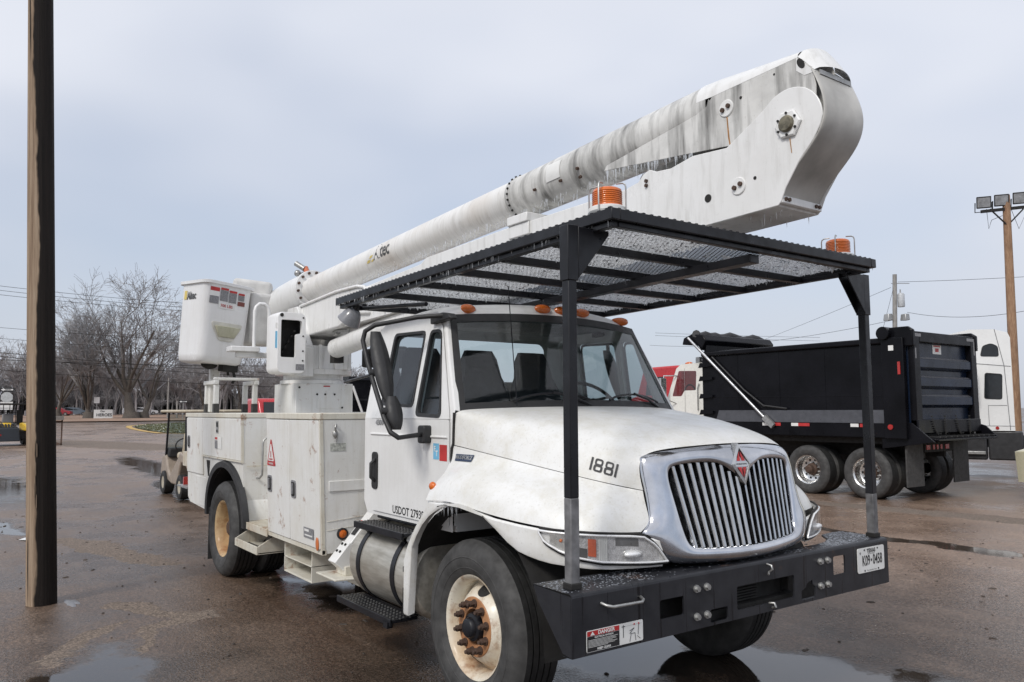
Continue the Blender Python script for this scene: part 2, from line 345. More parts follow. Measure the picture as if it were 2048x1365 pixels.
    l.new(ramp(n, l, pmr, [(0.1, G(0.32)), (0.9, G(0.010))]), bp.inputs['Strength'])
    hm = n.new('ShaderNodeMath'); hm.operation = 'ADD'; l.new(fine, hm.inputs[0]); l.new(agg.outputs['Distance'], hm.inputs[1])
    l.new(hm.outputs[0], bp.inputs['Height']); l.new(bp.outputs[0], b.inputs['Normal'])
    return m
M['asphalt'] = asphalt()

# ------------------------------------------------------------------ mesh helpers
class MB:
    def __init__(s): s.v = []; s.f = []; s.m = []; s.cur = 0
    def mat(s, i): s.cur = i; return s
    def add(s, vs, fs):
        b = len(s.v); s.v += [tuple(p) for p in vs]
        for f in fs: s.f.append(tuple(i + b for i in f)); s.m.append(s.cur)
        return s
    def hexa(s, p):   # 4 bottom ccw, 4 top ccw
        return s.add(p, [(3, 2, 1, 0), (4, 5, 6, 7), (0, 1, 5, 4), (1, 2, 6, 5), (2, 3, 7, 6), (3, 0, 4, 7)])
    def box(s, x0, x1, y0, y1, z0, z1):
        return s.hexa([(x0, y0, z0), (x1, y0, z0), (x1, y1, z0), (x0, y1, z0), (x0, y0, z1), (x1, y0, z1), (x1, y1, z1), (x0, y1, z1)])
    def bar(s, p, q, w, h, up=(0, 0, 1)):   # rectangular bar from p to q
        p, q = Vector(p), Vector(q); d = (q - p).normalized(); u = Vector(up)
        if abs(d.dot(u)) > 0.98: u = Vector((1, 0, 0))
        a = d.cross(u).normalized() * (w / 2); c = a.cross(d).normalized() * (h / 2)
        return s.hexa([p - a - c, p + a - c, q + a - c, q - a - c, p - a + c, p + a + c, q + a + c, q - a + c])
    def cyl(s, p, q, r0, r1=None, n=16, caps=True):
        r1 = r0 if r1 is None else r1
        p, q = Vector(p), Vector(q); d = (q - p).normalized(); u = Vector((0, 0, 1)) if abs(d.z) < 0.9 else Vector((1, 0, 0))
        a = d.cross(u).normalized(); c = d.cross(a)
        vs = []
        for o, r in ((p, r0), (q, r1)):
            for k in range(n):
                t = 2 * math.pi * k / n; vs.append(o + a * (r * math.cos(t)) + c * (r * math.sin(t)))
        fs = [(k, (k + 1) % n, n + (k + 1) % n, n + k) for k in range(n)]
        if caps: fs += [tuple(range(n - 1, -1, -1)), tuple(range(n, 2 * n))]
        return s.add(vs, fs)
    def tube(s, path, r, n=10, caps=True, rs=None):
        P = [Vector(p) for p in path]; vs = []; a = None
        for i, p in enumerate(P):
            d = ((P[min(i + 1, len(P) - 1)] - p).normalized() + (p - P[max(i - 1, 0)]).normalized())
            d = d.normalized() if d.length > 1e-6 else Vector((0, 0, 1))
            if a is None:
                u = Vector((0, 0, 1)) if abs(d.z) < 0.9 else Vector((1, 0, 0)); a = d.cross(u).normalized()
            else: a = (a - d * a.dot(d)).normalized()
            c = d.cross(a); rr = rs[i] if rs else r
            for k in range(n):
                t = 2 * math.pi * k / n; vs.append(p + a * (rr * math.cos(t)) + c * (rr * math.sin(t)))
        fs = []
        for i in range(len(P) - 1):
            for k in range(n):
                fs.append((i * n + k, i * n + (k + 1) % n, (i + 1) * n + (k + 1) % n, (i + 1) * n + k))
        if caps: fs += [tuple(range(n - 1, -1, -1)), tuple(range((len(P) - 1) * n, len(P) * n))]
        return s.add(vs, fs)
    def lathe(s, prof, c=(0, 0, 0), n=48, axis='y', close=False):
        # prof [(r, h)], axis y: h along y
        vs = []
        for r, h in prof:
            for k in range(n):
                t = 2 * math.pi * k / n; a, b = r * math.cos(t), r * math.sin(t)
                vs.append({'y': (c[0] + a, c[1] + h, c[2] + b), 'z': (c[0] + a, c[1] + b, c[2] + h), 'x': (c[0] + h, c[1] + a, c[2] + b)}[axis])
        fs = []
        m = len(prof)
        for i in range(m if close else m - 1):
            j = (i + 1) % m
            for k in range(n): fs.append((i * n + k, i * n + (k + 1) % n, j * n + (k + 1) % n, j * n + k))
        return s.add(vs, fs)
    def grid(s, rows):
        nc = len(rows[0]); vs = [p for r in rows for p in r]
        return s.add(vs, [(i * nc + j, i * nc + j + 1, (i + 1) * nc + j + 1, (i + 1) * nc + j) for i in range(len(rows) - 1) for j in range(nc - 1)])
    def prism(s, poly, f0, f1):   # poly of 2D points; f0/f1 map (a, b) to 3D
        n = len(poly)
        return s.add([f0(*p) for p in poly] + [f1(*p) for p in poly],
                     [tuple(range(n - 1, -1, -1)), tuple(range(n, 2 * n))] + [(k, (k + 1) % n, n + (k + 1) % n, n + k) for k in range(n)])
    def ball(s, c, r, n=12, m=8):
        rx, ry, rz = r if hasattr(r, '__len__') else (r, r, r); rows = []
        for i in range(m + 1):
            t = math.pi * i / m
            rows.append([(c[0] + rx * math.sin(t) * math.cos(2 * math.pi * k / n), c[1] + ry * math.sin(t) * math.sin(2 * math.pi * k / n), c[2] + rz * math.cos(t)) for k in range(n + 1)])
        return s.grid(rows)
    def cone(s, p, r, L, n=5):   # icicle pointing down
        vs = [(p[0] + r * math.cos(2 * math.pi * k / n), p[1] + r * math.sin(2 * math.pi * k / n), p[2]) for k in range(n)] + [(p[0], p[1], p[2] - L)]
        return s.add(vs, [(k, (k + 1) % n, n) for k in range(n)])
    def shear(s, k=0.036, z0=1.18):
        s.v = [(x, y - (z - z0) * k, z) for x, y, z in s.v]; return s

def rrect(x0, x1, z0, z1, r, n=4):
    pts = []
    for cx, cz, a0 in ((x1 - r, z0 + r, -90), (x1 - r, z1 - r, 0), (x0 + r, z1 - r, 90), (x0 + r, z0 + r, 180)):
        for k in range(n + 1):
            a = R(a0 + 90 * k / n); pts.append((cx + r * math.cos(a), cz + r * math.sin(a)))
    return pts
def rpoly(pts, r, n=4):   # round the corners of a polygon
    out = []; N = len(pts)
    for i in range(N):
        p0, p, p1 = Vector(pts[i - 1]), Vector(pts[i]), Vector(pts[(i + 1) % N])
        a, b = (p0 - p), (p1 - p); k = min(r, a.length * .45, b.length * .45)
        a = p + a.normalized() * k; b = p + b.normalized() * k
        for j in range(n + 1):
            t = j / n; q = a * (1 - t) ** 2 + p * 2 * t * (1 - t) + b * t * t; out.append((q.x, q.y))
    return out

KEEP = ('letter', 'number', 'plate', 'decal', 'sticker', 'badge', 'icicle', 'ice', 'frost', 'mesh', 'grass', 'grit', 'crown', 'trunk', 'emblem', 'seal', 'seam', 'chain', 'wiper', 'fins', 'grating', 'slots', 'triangle', 'ground', 'undergrowth', 'stain', 'tape_', 'arrow', 'studs', 'bundle', 'valve', 'wheel', 'tyre', 'hub', 'field', 'lamp_glass', 'slush', 'chassis', 'power_line', 'splinter', 'latch', 'cable', 'antenna', 'cage', 'frame', 'dome', 'controls', 'hood_gap')
def pieces(mb):
    """split a builder into the pieces that lie apart from one another"""
    n = len(mb.v); par = list(range(n))
    def find(i):
        while par[i] != i: par[i] = par[par[i]]; i = par[i]
        return i
    for f in mb.f:
        a = find(f[0])
        for i in f[1:]: par[find(i)] = a
    comp = {}
    for i in range(n): comp.setdefault(find(i), []).append(i)
    if not 1 < len(comp) <= 60: return [mb]
    V = np.array(mb.v, dtype=float); keys = list(comp); bb = [(V[comp[k]].min(0) - .004, V[comp[k]].max(0) + .004) for k in keys]
    g = list(range(len(keys)))
    def fg(i):
        while g[i] != i: i = g[i]
        return i
    for i in range(len(keys)):
        for j in range(i):
            if (bb[i][0] <= bb[j][1]).all() and (bb[j][0] <= bb[i][1]).all(): g[fg(i)] = fg(j)
    groups = {}
    for i in range(len(keys)): groups.setdefault(fg(i), []).append(keys[i])
    if not 1 < len(groups) <= 24: return [mb]
    out = []
    for ks in groups.values():
        idx = sorted(i for k in ks for i in comp[k]); mp = {o: q for q, o in enumerate(idx)}; st = set(idx); m2 = MB(); m2.v = [mb.v[i] for i in idx]
        for f, m in zip(mb.f, mb.m if len(mb.m) == len(mb.f) else [0] * len(mb.f)):
            if f[0] in st: m2.f.append(tuple(mp[i] for i in f)); m2.m.append(m)
        out.append(m2)
    return out
def obj(name, mb, mat, parent=None, smooth=30, bevel=0, sub=0, loc=None, rot=None, segs=2, weld=False):
    if parent is not None and name != 'rim' and not any(k in name for k in KEEP):
        ps = pieces(mb)
        if len(ps) > 1: return [obj1(name, p, mat, parent, smooth, bevel, sub, loc, rot, segs, weld) for p in ps][0]
    return obj1(name, mb, mat, parent, smooth, bevel, sub, loc, rot, segs, weld)
def obj1(name, mb, mat, parent=None, smooth=30, bevel=0, sub=0, loc=None, rot=None, segs=2, weld=False):
    me = bpy.data.meshes.new(name)
    me.from_pydata(mb.v, [], mb.f)
    mats = mat if isinstance(mat, (list, tuple)) else [mat]
    for m in mats: me.materials.append(M[m] if isinstance(m, str) else m)
    if len(mats) > 1: me.polygons.foreach_set('material_index', mb.m)
    bm = bmesh.new(); bm.from_mesh(me)
    if weld: bmesh.ops.remove_doubles(bm, verts=bm.verts, dist=0.0006)
    bmesh.ops.recalc_face_normals(bm, faces=bm.faces); bm.to_mesh(me); bm.free()
    if smooth:
        me.polygons.foreach_set('use_smooth', [True] * len(me.polygons)); me.set_sharp_from_angle(angle=R(smooth))
    o = bpy.data.objects.new(name, me); COL.objects.link(o)
    if bevel:
        b = o.modifiers.new('bevel', 'BEVEL'); b.width = bevel; b.segments = segs; b.limit_method = 'ANGLE'; b.angle_limit = R(40)
    if sub:
        b = o.modifiers.new('sub', 'SUBSURF'); b.levels = sub; b.render_levels = sub; b.boundary_smooth = 'PRESERVE_CORNERS'
    if parent: o.parent = parent
    if loc: o.location = loc
    if rot: o.rotation_euler = rot
    return o
def empty(name, loc=(0, 0, 0), rz=0, label=None, cat=None, group=None):
    o = bpy.data.objects.new(name, None); COL.objects.link(o); o.location = loc; o.rotation_euler = (0, 0, rz); o.empty_display_size = 0.2
    if label: tag(o, label, cat, group)
    return o
def tag(o, label=None, cat=None, group=None, kind=None):
    if label: o['label'] = label
    if cat: o['category'] = cat
    if group: o['group'] = group
    if kind: o['kind'] = kind
    return o
def dup(o, parent, loc=None, rot=None):   # copy of an object and all below it
    c = o.copy(); COL.objects.link(c); c.parent = parent
    if loc is not None: c.location = loc
    if rot is not None: c.rotation_euler = rot
    for ch in list(o.children): dup(ch, c)
    return c

def fill2d(outer, holes, f):
    """polygon with holes filled by triangles; f maps (a, b) to 3D"""
    bm = bmesh.new(); es = []
    for loop in [outer] + holes:
        vs = [bm.verts.new((p[0], p[1], 0)) for p in loop]
        for i in range(len(vs)): es.append(bm.edges.new((vs[i - 1], vs[i])))
    bmesh.ops.triangle_fill(bm, use_beauty=True, use_dissolve=False, edges=es)
    bm.verts.index_update()
    vs = [f(v.co.x, v.co.y) for v in bm.verts]; fs = [tuple(v.index for v in fc.verts) for fc in bm.faces]
    bm.free(); return vs, fs

_tcache = {}
def text_flat(body, size=1.0, bold=0.0, squeeze=1.0, spacing=1.0):
    """verts (x, y) and faces of a flat piece of lettering, centred"""
    key = (body, size, bold, squeeze, spacing)
    if key in _tcache: return _tcache[key]
    cu = bpy.data.curves.new('lettering', 'FONT'); cu.body = body; cu.size = size; cu.offset = bold; cu.align_x = 'CENTER'; cu.align_y = 'CENTER'
    cu.resolution_u = 3; cu.space_character = spacing
    o = bpy.data.objects.new('lettering', cu); COL.objects.link(o)
    bpy.context.view_layer.update()
    me = bpy.data.meshes.new_from_object(o.evaluated_get(bpy.context.evaluated_depsgraph_get()))
    vs = [(v.co.x * squeeze, v.co.y) for v in me.vertices]; fs = [tuple(p.vertices) for p in me.polygons]
    bpy.data.objects.remove(o); bpy.data.curves.remove(cu); bpy.data.meshes.remove(me)
    _tcache[key] = (vs, fs); return vs, fs
def add_text(mb, body, origin, ax, up, size, bold=0.0, squeeze=1.0, spacing=1.0):
    ax, up, o = Vector(ax).normalized(), Vector(up).normalized(), Vector(origin)
    vs, fs = text_flat(body, size, bold, squeeze, spacing)
    return mb.add([o + ax * a + up * b for a, b in vs], fs)
def patch(mb, origin, ax, up, w, h):   # flat rectangle centred on origin
    ax, up, o = Vector(ax).normalized() * (w / 2), Vector(up).normalized() * (h / 2), Vector(origin)
    return mb.add([o - ax - up, o + ax - up, o + ax + up, o - ax + up], [(0, 1, 2, 3)])
def lerp(a, b, t): return a + (b - a) * t
def pl(xs, ys, x):   # piecewise linear
    return float(np.interp(x, xs, ys))

# ================================================================== ground
def elev(x, y):
    d = math.hypot(x - CAM.x, y - CAM.y); return min(1.0, max(0.0, 0.0065 * (d - 30)))
rad = [0, 1.5, 3, 5, 8, 12, 17, 23, 30, 36, 44, 54, 66, 80, 100, 125, 150, 184, 240, 400, 800, 1600, 3000]
mb = MB(); NS = 96; rows = []
for r_ in rad:
    rows.append([(CAM.x + r_ * math.cos(2 * math.pi * k / NS), CAM.y + r_ * math.sin(2 * math.pi * k / NS), min(1.0, max(0, 0.0065 * (r_ - 30)))) for k in range(NS + 1)])
mb.grid(rows)
ground = obj('ground', mb, 'asphalt', smooth=30, weld=True); tag(ground, kind='structure')

# ================================================================== bucket truck
truck = empty('bucket_truck', (0, 0, 0), 0, 'white utility bucket truck with folded boom, black cab rack and 1881 on its hood', 'bucket truck')
T = truck
DY = lambda x, z: (-1.03 if z < 1.72 else -1.03 + (z - 1.72) * 0.185)      # right side wall of the cab

# ---- frame rails and underbody
mb = MB()
for s in (-1, 1): mb.box(-6.4, 1.05, s * 0.43 - 0.04, s * 0.43 + 0.04, 0.62, 0.88)
for x in (-6.2, -5.4, -4.4, -3.4, -2.4, -1.4, -0.3): mb.box(x, x + 0.08, -0.39, 0.39, 0.66, 0.84)
mb.box(-0.5, 0.85, -0.36, 0.36, 0.55, 1.35)                       # engine
mb.cyl((0, -0.95, 0.5), (0, 0.95, 0.5), 0.07)                     # axles
mb.cyl((-4.885, -0.8, 0.5), (-4.885, 0.8, 0.5), 0.11)
mb.ball((-4.885, 0, 0.5), (0.24, 0.26, 0.24))
mb.cyl((-4.8, 0, 0.5), (-0.4, 0, 0.72), 0.05)
obj('chassis_frame', mb, 'under', T, bevel=0.01)

# ---- wheels
def tyre_mb():
    prof = [(0.296, 0.0), (0.315, -0.018), (0.36, -0.036), (0.41, -0.040), (0.45, -0.032), (0.478, -0.016), (0.492, 0.004), (0.500, 0.018)]
    y = 0.018
    mbx = MB(); mbx.mat(0).lathe(prof + [(0.503, 0.022)], n=64)
    tr = [(0.503, 0.022)]
    for gy in (0.062, 0.105, 0.148, 0.191):
        tr += [(0.506, gy - 0.006), (0.492, gy - 0.004), (0.492, gy + 0.004), (0.506, gy + 0.006)]
    tr += [(0.503, 0.236)]
    mbx.mat(1).lathe(tr, n=64)
    mbx.mat(0).lathe([(0.503, 0.236), (0.492, 0.252), (0.45, 0.285), (0.40, 0.292), (0.33, 0.275), (0.296, 0.255)], n=64)
    mbx.lathe([(0.40, -0.0403), (0.404, -0.0425), (0.408, -0.0403)], n=64)
    mbx.lathe([(0.338, -0.0275), (0.342, -0.031), (0.347, -0.030)], n=64)
    return mbx
def wheel_front(name, parent, loc, rot=(0, 0, 0), rimmat='rim'):
    w = obj(name, tyre_mb(), ['rubber', 'tread'], parent, smooth=50, loc=loc, rot=rot)
    mb = MB()
    mb.lathe([(0.296, 0.255), (0.29, 0.20), (0.262, 0.14), (0.262, 0.05), (0.276, 0.012), (0.290, -0.004), (0.299, -0.008), (0.300, 0.004)], n=64)
    mb.lathe([(0.262, 0.115), (0.245, 0.10), (0.222, 0.066), (0.200, 0.036), (0.180, 0.016), (0.172, 0.010)], n=64)
    rim = obj('rim', mb, rimmat, w, smooth=40)
    mb = MB(); mb.lathe([(0.172, 0.0095), (0.168, 0.004), (0.104, 0.004), (0.100, 0.02), (0.100, 0.09)], n=64)
    obj('bolt_ring', mb, 'rustring', w, smooth=40)
    mb = MB()
    for a in (78, 255):
        c = (0.215 * math.cos(R(a)), 0.215 * math.sin(R(a)))
        mb.lathe([(0.001, 0), (0.042, 0)], n=20)
        k = len(mb.v) - 40
        for i in range(k, k + 40):
            x, y, z = mb.v[i]; ca, sa = math.cos(R(a)), math.sin(R(a)); rr = 0.215 + z * 0.72
            px = ca * rr - sa * x * 1.15; pz = sa * rr + ca * x * 1.15
            r_ = math.hypot(px, pz); mb.v[i] = (px, pl([0.17, 0.18, 0.2, 0.222, 0.245, 0.262], [0.008, 0.016, 0.036, 0.066, 0.1, 0.115], r_) - 0.004, pz)
    obj('hand_hole', mb, 'under', w, smooth=0)
    mb = MB(); mb.lathe([(0.0005, -0.052), (0.045, -0.052), (0.055, -0.044), (0.060, -0.02), (0.078, -0.014), (0.084, 0.0), (0.086, 0.09)], n=32)
    obj('hub', mb, 'black', w, smooth=40)
    nb = MB(); nb.cyl((0, 0.004, 0), (0, -0.006, 0), 0.024, n=14); nb.cyl((0, -0.006, 0), (0, -0.036, 0), 0.019, n=6); nb.cyl((0, -0.036, 0), (0, -0.052, 0), 0.011, n=10)
    n0 = None
    for k in range(10):
        a = 2 * math.pi * (k + 0.35) / 10; l_ = (0.138 * math.cos(a), 0, 0.138 * math.sin(a))
        if n0 is None: n0 = obj('lug_nut', nb, 'rustnut', w, loc=l_)
        else: dup(n0, w, l_)
    return w
def wheel_dish(name, parent, loc, rot=(0, 0, 0), rimmat='rim', alu=False, inner=True):
    w = obj(name, tyre_mb(), ['rubber', 'tread'], parent, smooth=50, loc=loc, rot=rot)
    mb = MB()
    mb.lathe([(0.300, 0.004), (0.299, -0.008), (0.290, -0.004), (0.276, 0.012), (0.262, 0.03), (0.255, 0.10), (0.250, 0.165), (0.238, 0.176), (0.150, 0.182), (0.110, 0.182)], n=64)
    obj('rim', mb, rimmat, w, smooth=40)
    if alu:
        mb = MB()
        for k in range(10):
            a = 2 * math.pi * k / 10; mb.cyl((0.195 * math.cos(a), 0.1775, 0.195 * math.sin(a)), (0.195 * math.cos(a), 0.184, 0.195 * math.sin(a)), 0.026, n=16)
        obj('hand_hole', mb, 'under', w, smooth=0)
    mb = MB(); mb.lathe([(0.0005, -0.01 if alu else 0.05), (0.06, -0.01 if alu else 0.05), (0.085, 0.02 if alu else 0.07), (0.09, 0.10), (0.125, 0.13), (0.13, 0.183)], n=24)
    obj('hub', mb, 'rustnut', w, smooth=35)
    nb = MB(); nb.cyl((0, 0.182, 0), (0, 0.150, 0), 0.018, n=6); n0 = None
    for k in range(10):
        a = 2 * math.pi * (k + 0.5) / 10; l_ = (0.145 * math.cos(a), 0, 0.145 * math.sin(a))
        if n0 is None: n0 = obj('lug_nut', nb, 'steel' if alu else 'rustnut', w, loc=l_)
        else: dup(n0, w, l_)
    if inner:
        mb = tyre_mb(); mb.v = [(x, y + 0.33, z) for x, y, z in mb.v]
        obj('inner_tyre', mb, ['rubber', 'tread'], w, smooth=50)
    return w
wheel_front('front_wheel', T, (0.0, -1.10, 0.503), (0, -0.02, 0))
wheel_front('front_wheel', T, (0.0, 1.10, 0.503), (0, 0, math.pi))
wheel_dish('rear_wheel', T, (-4.885, -1.185, 0.503), rimmat='rimrear')
wheel_dish('rear_wheel', T, (-4.885, 1.185, 0.503), (0, 0, math.pi))

# ---- front bumper: channel face with cut-outs
BX, BT, BB, BW = 1.189, 0.938, 0.654, 1.338
holes = [rrect(-0.772, -0.60, 0.742, 0.835, 0.008, 1), rrect(-0.40, -0.26, 0.668, 0.735, 0.008, 1), rrect(-0.184, 0.326, 0.70, 0.825, 0.012, 2),
         rpoly([(0.392, 0.672), (0.53, 0.672), (0.53, 0.735), (0.505, 0.745), (0.50, 0.775), (0.455, 0.765), (0.43, 0.735), (0.392, 0.725)], 0.008, 2), rrect(0.72, 0.846, 0.772, 0.883, 0.012, 2)]
mb = MB()
vs_, fs_ = fill2d([(-BW, BB), (BW, BB), (BW, BT - 0.018), (-BW, BT - 0.018)], holes, lambda a, b: (BX, a, b)); mb.add(vs_, fs_)
vs_, fs_ = fill2d([(-BW, BB), (BW, BB), (BW, BT - 0.018), (-BW, BT - 0.018)], holes, lambda a, b: (BX - 0.010, a, b)); mb.add(vs_, fs_)
for h in holes:
    n_ = len(h); mb.add([(BX, *p) for p in h] + [(BX - 0.01, *p) for p in h], [(k, (k + 1) % n_, n_ + (k + 1) % n_, n_ + k) for k in range(n_)])
# rolled top edge and top flange that widens towards the right end like a torn plate
prof = [(BX, BT - 0.018), (BX - 0.003, BT - 0.008), (BX - 0.010, BT - 0.002), (BX - 0.02, BT)]
ys = [-BW, -1.2, -0.8, -0.4, 0, 0.4, 0.72, 0.85, 0.98, 1.10, 1.25, BW]
dep = [0.29, 0.29, 0.27, 0.20, 0.14, 0.12, 0.12, 0.14, 0.20, 0.32, 0.34, 0.33]
rows = []
for y, d in zip(ys, dep):
    rows.append([(a, y, b) for a, b in prof] + [(BX - d, y, BT + 0.001), (BX - d, y, BT - 0.012)])
mb.grid(rows)
mb.grid([[(BX, y, BB), (BX - 0.07, y, BB - 0.002)] for y in (-BW, BW)])
for s in (-1, 1):      # tapered end plates
    y0 = s * (BW - 0.001)
    mb.prism([(BX - 0.002, BT - 0.012), (BX - 0.29, BT - 0.002), (BX - 0.255, BT - 0.07), (BX - 0.07, BB + 0.01), (BX - 0.002, BB)], lambda a, b: (a, y0, b), lambda a, b: (a, y0 - s * 0.010, b))
bumper = obj('front_bumper', mb, 'bumperblack', T, smooth=25)
# mounting bolts
nb = MB(); nb.cyl((0, 0, 0), (0.008, 0, 0), 0.020, n=16); nb.cyl((0.008, 0, 0), (0.022, 0, 0), 0.0145, n=6)
b0 = None
for y, z in ((-0.507, 0.857), (-0.428, 0.857), (-0.509, 0.717), (-0.431, 0.717), (0.58, 0.872), (0.655, 0.872), (0.577, 0.731), (0.652, 0.731)):
    if b0 is None: b0 = obj('bolt', nb, 'steel', bumper, loc=(BX, y, z))
    else: dup(b0, bumper, (BX, y, z))
mb = MB(); mb.tube([(BX, -1.16, 0.878), (BX + 0.03, -1.155, 0.872), (BX + 0.05, -1.13, 0.866), (BX + 0.05, -0.945, 0.862), (BX + 0.03, -0.915, 0.866), (BX, -0.905, 0.872)], 0.0075, 8)
obj('grab_bar', mb, 'steel', bumper, smooth=50)
mb = MB(); mb.tube([(BX - 0.01, 0.08, 0.915), (BX + 0.03, 0.08, 0.91), (BX + 0.035, 0.08, 0.89), (BX + 0.012, 0.08, 0.872), (BX + 0.02, 0.065, 0.862)], 0.006, 8)
mb.tube([(BX, 0.09, 0.70), (BX + 0.03, 0.095, 0.705), (BX + 0.035, 0.10, 0.685), (BX + 0.01, 0.105, 0.675)], 0.007, 8)
obj('tow_hook', mb, 'steel', bumper, smooth=50)
# winch plate behind the big opening
mb = MB(); mb.box(BX - 0.16, BX - 0.06, -0.42, 0.44, BB + 0.0, BB + 0.05)
for k in range(9): mb.box(BX - 0.10, BX - 0.085, -0.20, 0.10, 0.715 + k * 0.015, 0.724 + k * 0.015)
mb.box(BX - 0.13, BX - 0.115, -0.95, 0.35, 0.70, 0.91)
obj('cooler_fins', mb, 'under', bumper)
# number plate
mb = MB(); pc = (BX + 0.006, 1.127, 0.826)
mb.mat(0).prism(rrect(-0.1525, 0.1525, -0.076, 0.076, 0.012), lambda a, b: (BX + 0.003, 1.127 + a, 0.826 + b), lambda a, b: (BX + 0.007, 1.127 + a, 0.826 + b))
ax, up = (0, 1, 0), (0, 0, 1)
mb.mat(1); add_text(mb, 'TEXAS', (BX + 0.0085, 1.127, 0.880), ax, up, 0.033, 0.0012, 1.0)
add_text(mb, 'APPORTIONED', (BX + 0.0085, 1.127, 0.861), ax, up, 0.010, 0, 1.2)
add_text(mb, 'K09', (BX + 0.0085, 1.067, 0.820), ax, up, 0.088, 0.0016, 0.62); add_text(mb, '0458', (BX + 0.0085, 1.198, 0.820), ax, up, 0.088, 0.0016, 0.62)
mb.add([(BX + 0.0085, 1.127 + a, 0.822 + b) for a, b in ((-.009, 0), (0, -.011), (.009, 0), (0, .011))], [(0, 1, 2, 3)])
add_text(mb, 'The Lone Star State', (BX + 0.0085, 1.127, 0.761), ax, up, 0.0125, 0, 1.1)
for y, z in ((1.05, 0.889), (1.20, 0.889), (1.05, 0.762), (1.205, 0.762)): mb.cyl((BX + 0.007, y, z), (BX + 0.010, y, z), 0.0055, n=10)
st = [(0.012 * (1 if k % 2 == 0 else .42) * math.sin(math.pi * k / 5), 0.012 * (1 if k % 2 == 0 else .42) * math.cos(math.pi * k / 5)) for k in range(10)]
mb.mat(2).add([(BX + 0.0085, 1.003 + a, 0.873 + b) for a, b in st], [tuple(range(10))])
tag(obj('license_plate', mb, ['decalwhite', 'decalblack', 'decalgrey'], bumper, smooth=0), 'white Texas number plate reading K09 0458')
# danger decal
mb = MB(); c0 = -1.118; 
mb.mat(0).prism(rrect(-1.255, -0.895, 0.668, 0.765, 0.008), lambda a, b: (BX + 0.001, a, b), lambda a, b: (BX + 0.003, a, b))
def prect(mb, y0, y1, z0, z1, x=BX + 0.0045): mb.add([(x, y0, z0), (x, y1, z0), (x, y1, z1), (x, y0, z1)], [(0, 1, 2, 3)])
mb.mat(1); prect(mb, -1.252, -1.052, 0.740, 0.762); mb.mat(2); prect(mb, -1.252, -1.052, 0.671, 0.7385)
mb.mat(0); add_text(mb, 'DANGER', (BX + 0.006, -1.135, 0.7508), ax, up, 0.0225, 0.0008, 1.15)
mb.add([(BX + 0.006, -1.235, 0.743), (BX + 0.006, -1.207, 0.743), (BX + 0.006, -1.221, 0.760)], [(0, 1, 2)])
add_text(mb, 'ELECTRICAL HAZARDS', (BX + 0.006, -1.150, 0.732), ax, up, 0.0098, 0.0003, 1.15)
add_text(mb, 'KEEP CLEAR', (BX + 0.006, -1.150, 0.679), ax, up, 0.013, 0.0005, 1.2)
for k in range(7): prect(mb, -1.247, -1.247 + (0.185, 0.17, 0.175, 0.15, 0.18, 0.165, 0.12)[k], 0.7215 - k * 0.0052, 0.7232 - k * 0.0052, BX + 0.006)
mb.mat(2); prect(mb, -1.0275, -1.0240, 0.700, 0.758); prect(mb, -1.037, -1.0145, 0.7485, 0.7515)
prect(mb, -1.03, -0.905, 0.7498, 0.7505)
for a, b, c, d in ((-0.985, .725, -0.955, .735), (-0.955, .735, -0.985, .712), (-0.975, .712, -0.985, .675), (-0.95, .712, -0.945, .675), (-0.975, .711, -0.95, .711), (-0.925, .748, -0.93, .70), (-0.935, .695, -0.915, .680)):
    mb.bar((BX + 0.0045, a, b), (BX + 0.0045, c, d), 0.0016, 0.0012, up=(1, 0, 0))
mb.mat(1)
for y in (-0.955, -0.925): mb.cyl((BX + 0.004, y, 0.752), (BX + 0.006, y, 0.752), 0.004, n=10)
tag(obj('danger_decal', mb, ['decalwhite', 'decalred', 'decalblack'], bumper, smooth=0), 'red, black and white electrical danger sticker')
# frost on the bumper top
mb = MB(); random.seed(3)
for i in range(2600):
    y = random.uniform(-BW, BW); d = pl(ys, dep, y); x = BX - 0.02 - random.random() ** 0.8 * (d - 0.03)
    if (abs(y) < 0.75 and random.random() < 0.88) or (y < 0 and random.random() < 0.35): continue
    r_ = random.uniform(0.003, 0.008); a = random.random() * 6.28
    q = [(x + r_ * math.cos(a + k * 2.094), y + r_ * math.sin(a + k * 2.094), BT + 0.0015) for k in range(3)] + [(x, y, BT + 0.002 + r_ * 0.3)]
    mb.add(q, [(0, 1, 3), (1, 2, 3), (2, 0, 3)])
tag(obj('frost_crust', mb, 'frost', bumper, smooth=0), kind='stuff')

# ---- rack posts
for s, x in ((-1, 1.095), (1, 1.12)):
    yc = s * 1.255 + (0 if s < 0 else 0.035)
    mb = MB()
    mb.mat(0).box(x - 0.026, x + 0.026, yc - 0.026, yc + 0.026, 1.36 if s < 0 else 1.22, 2.46)
    mb.mat(1).box(x - 0.026, x + 0.026, yc - 0.026, yc + 0.026, 0.965, 1.36 if s < 0 else 1.22)
    mb.mat(2).box(x - 0.033, x + 0.033, yc - 0.033, yc + 0.033, BT, 0.967)
    p = obj('rack_post', mb, ['black', simple('post_grey_primer', (0.15, 0.15, 0.155), 0.55, var=0.55, vscale=11), 'under'], T, bevel=0.004)
    # bracket sleeve and triangular gusset at its head
    mb = MB(); mb.box(x - 0.033, x + 0.033, yc - 0.033, yc + 0.033, 2.40, 2.672)
    yi = yc - s * 0.033
    mb.prism([(yi, 2.41), (yi, 2.668), (yi - s * 0.20, 2.668), (yi - s * 0.20, 2.645)], lambda a, b: (x + 0.026, a, b), lambda a, b: (x + 0.034, a, b))
    mb.prism([(yi, 2.41), (yi, 2.668), (yi - s * 0.20, 2.668), (yi - s * 0.20, 2.645)], lambda a, b: (x - 0.034, a, b), lambda a, b: (x - 0.026, a, b))
    obj('bracket', mb, 'black', p, bevel=0.003)

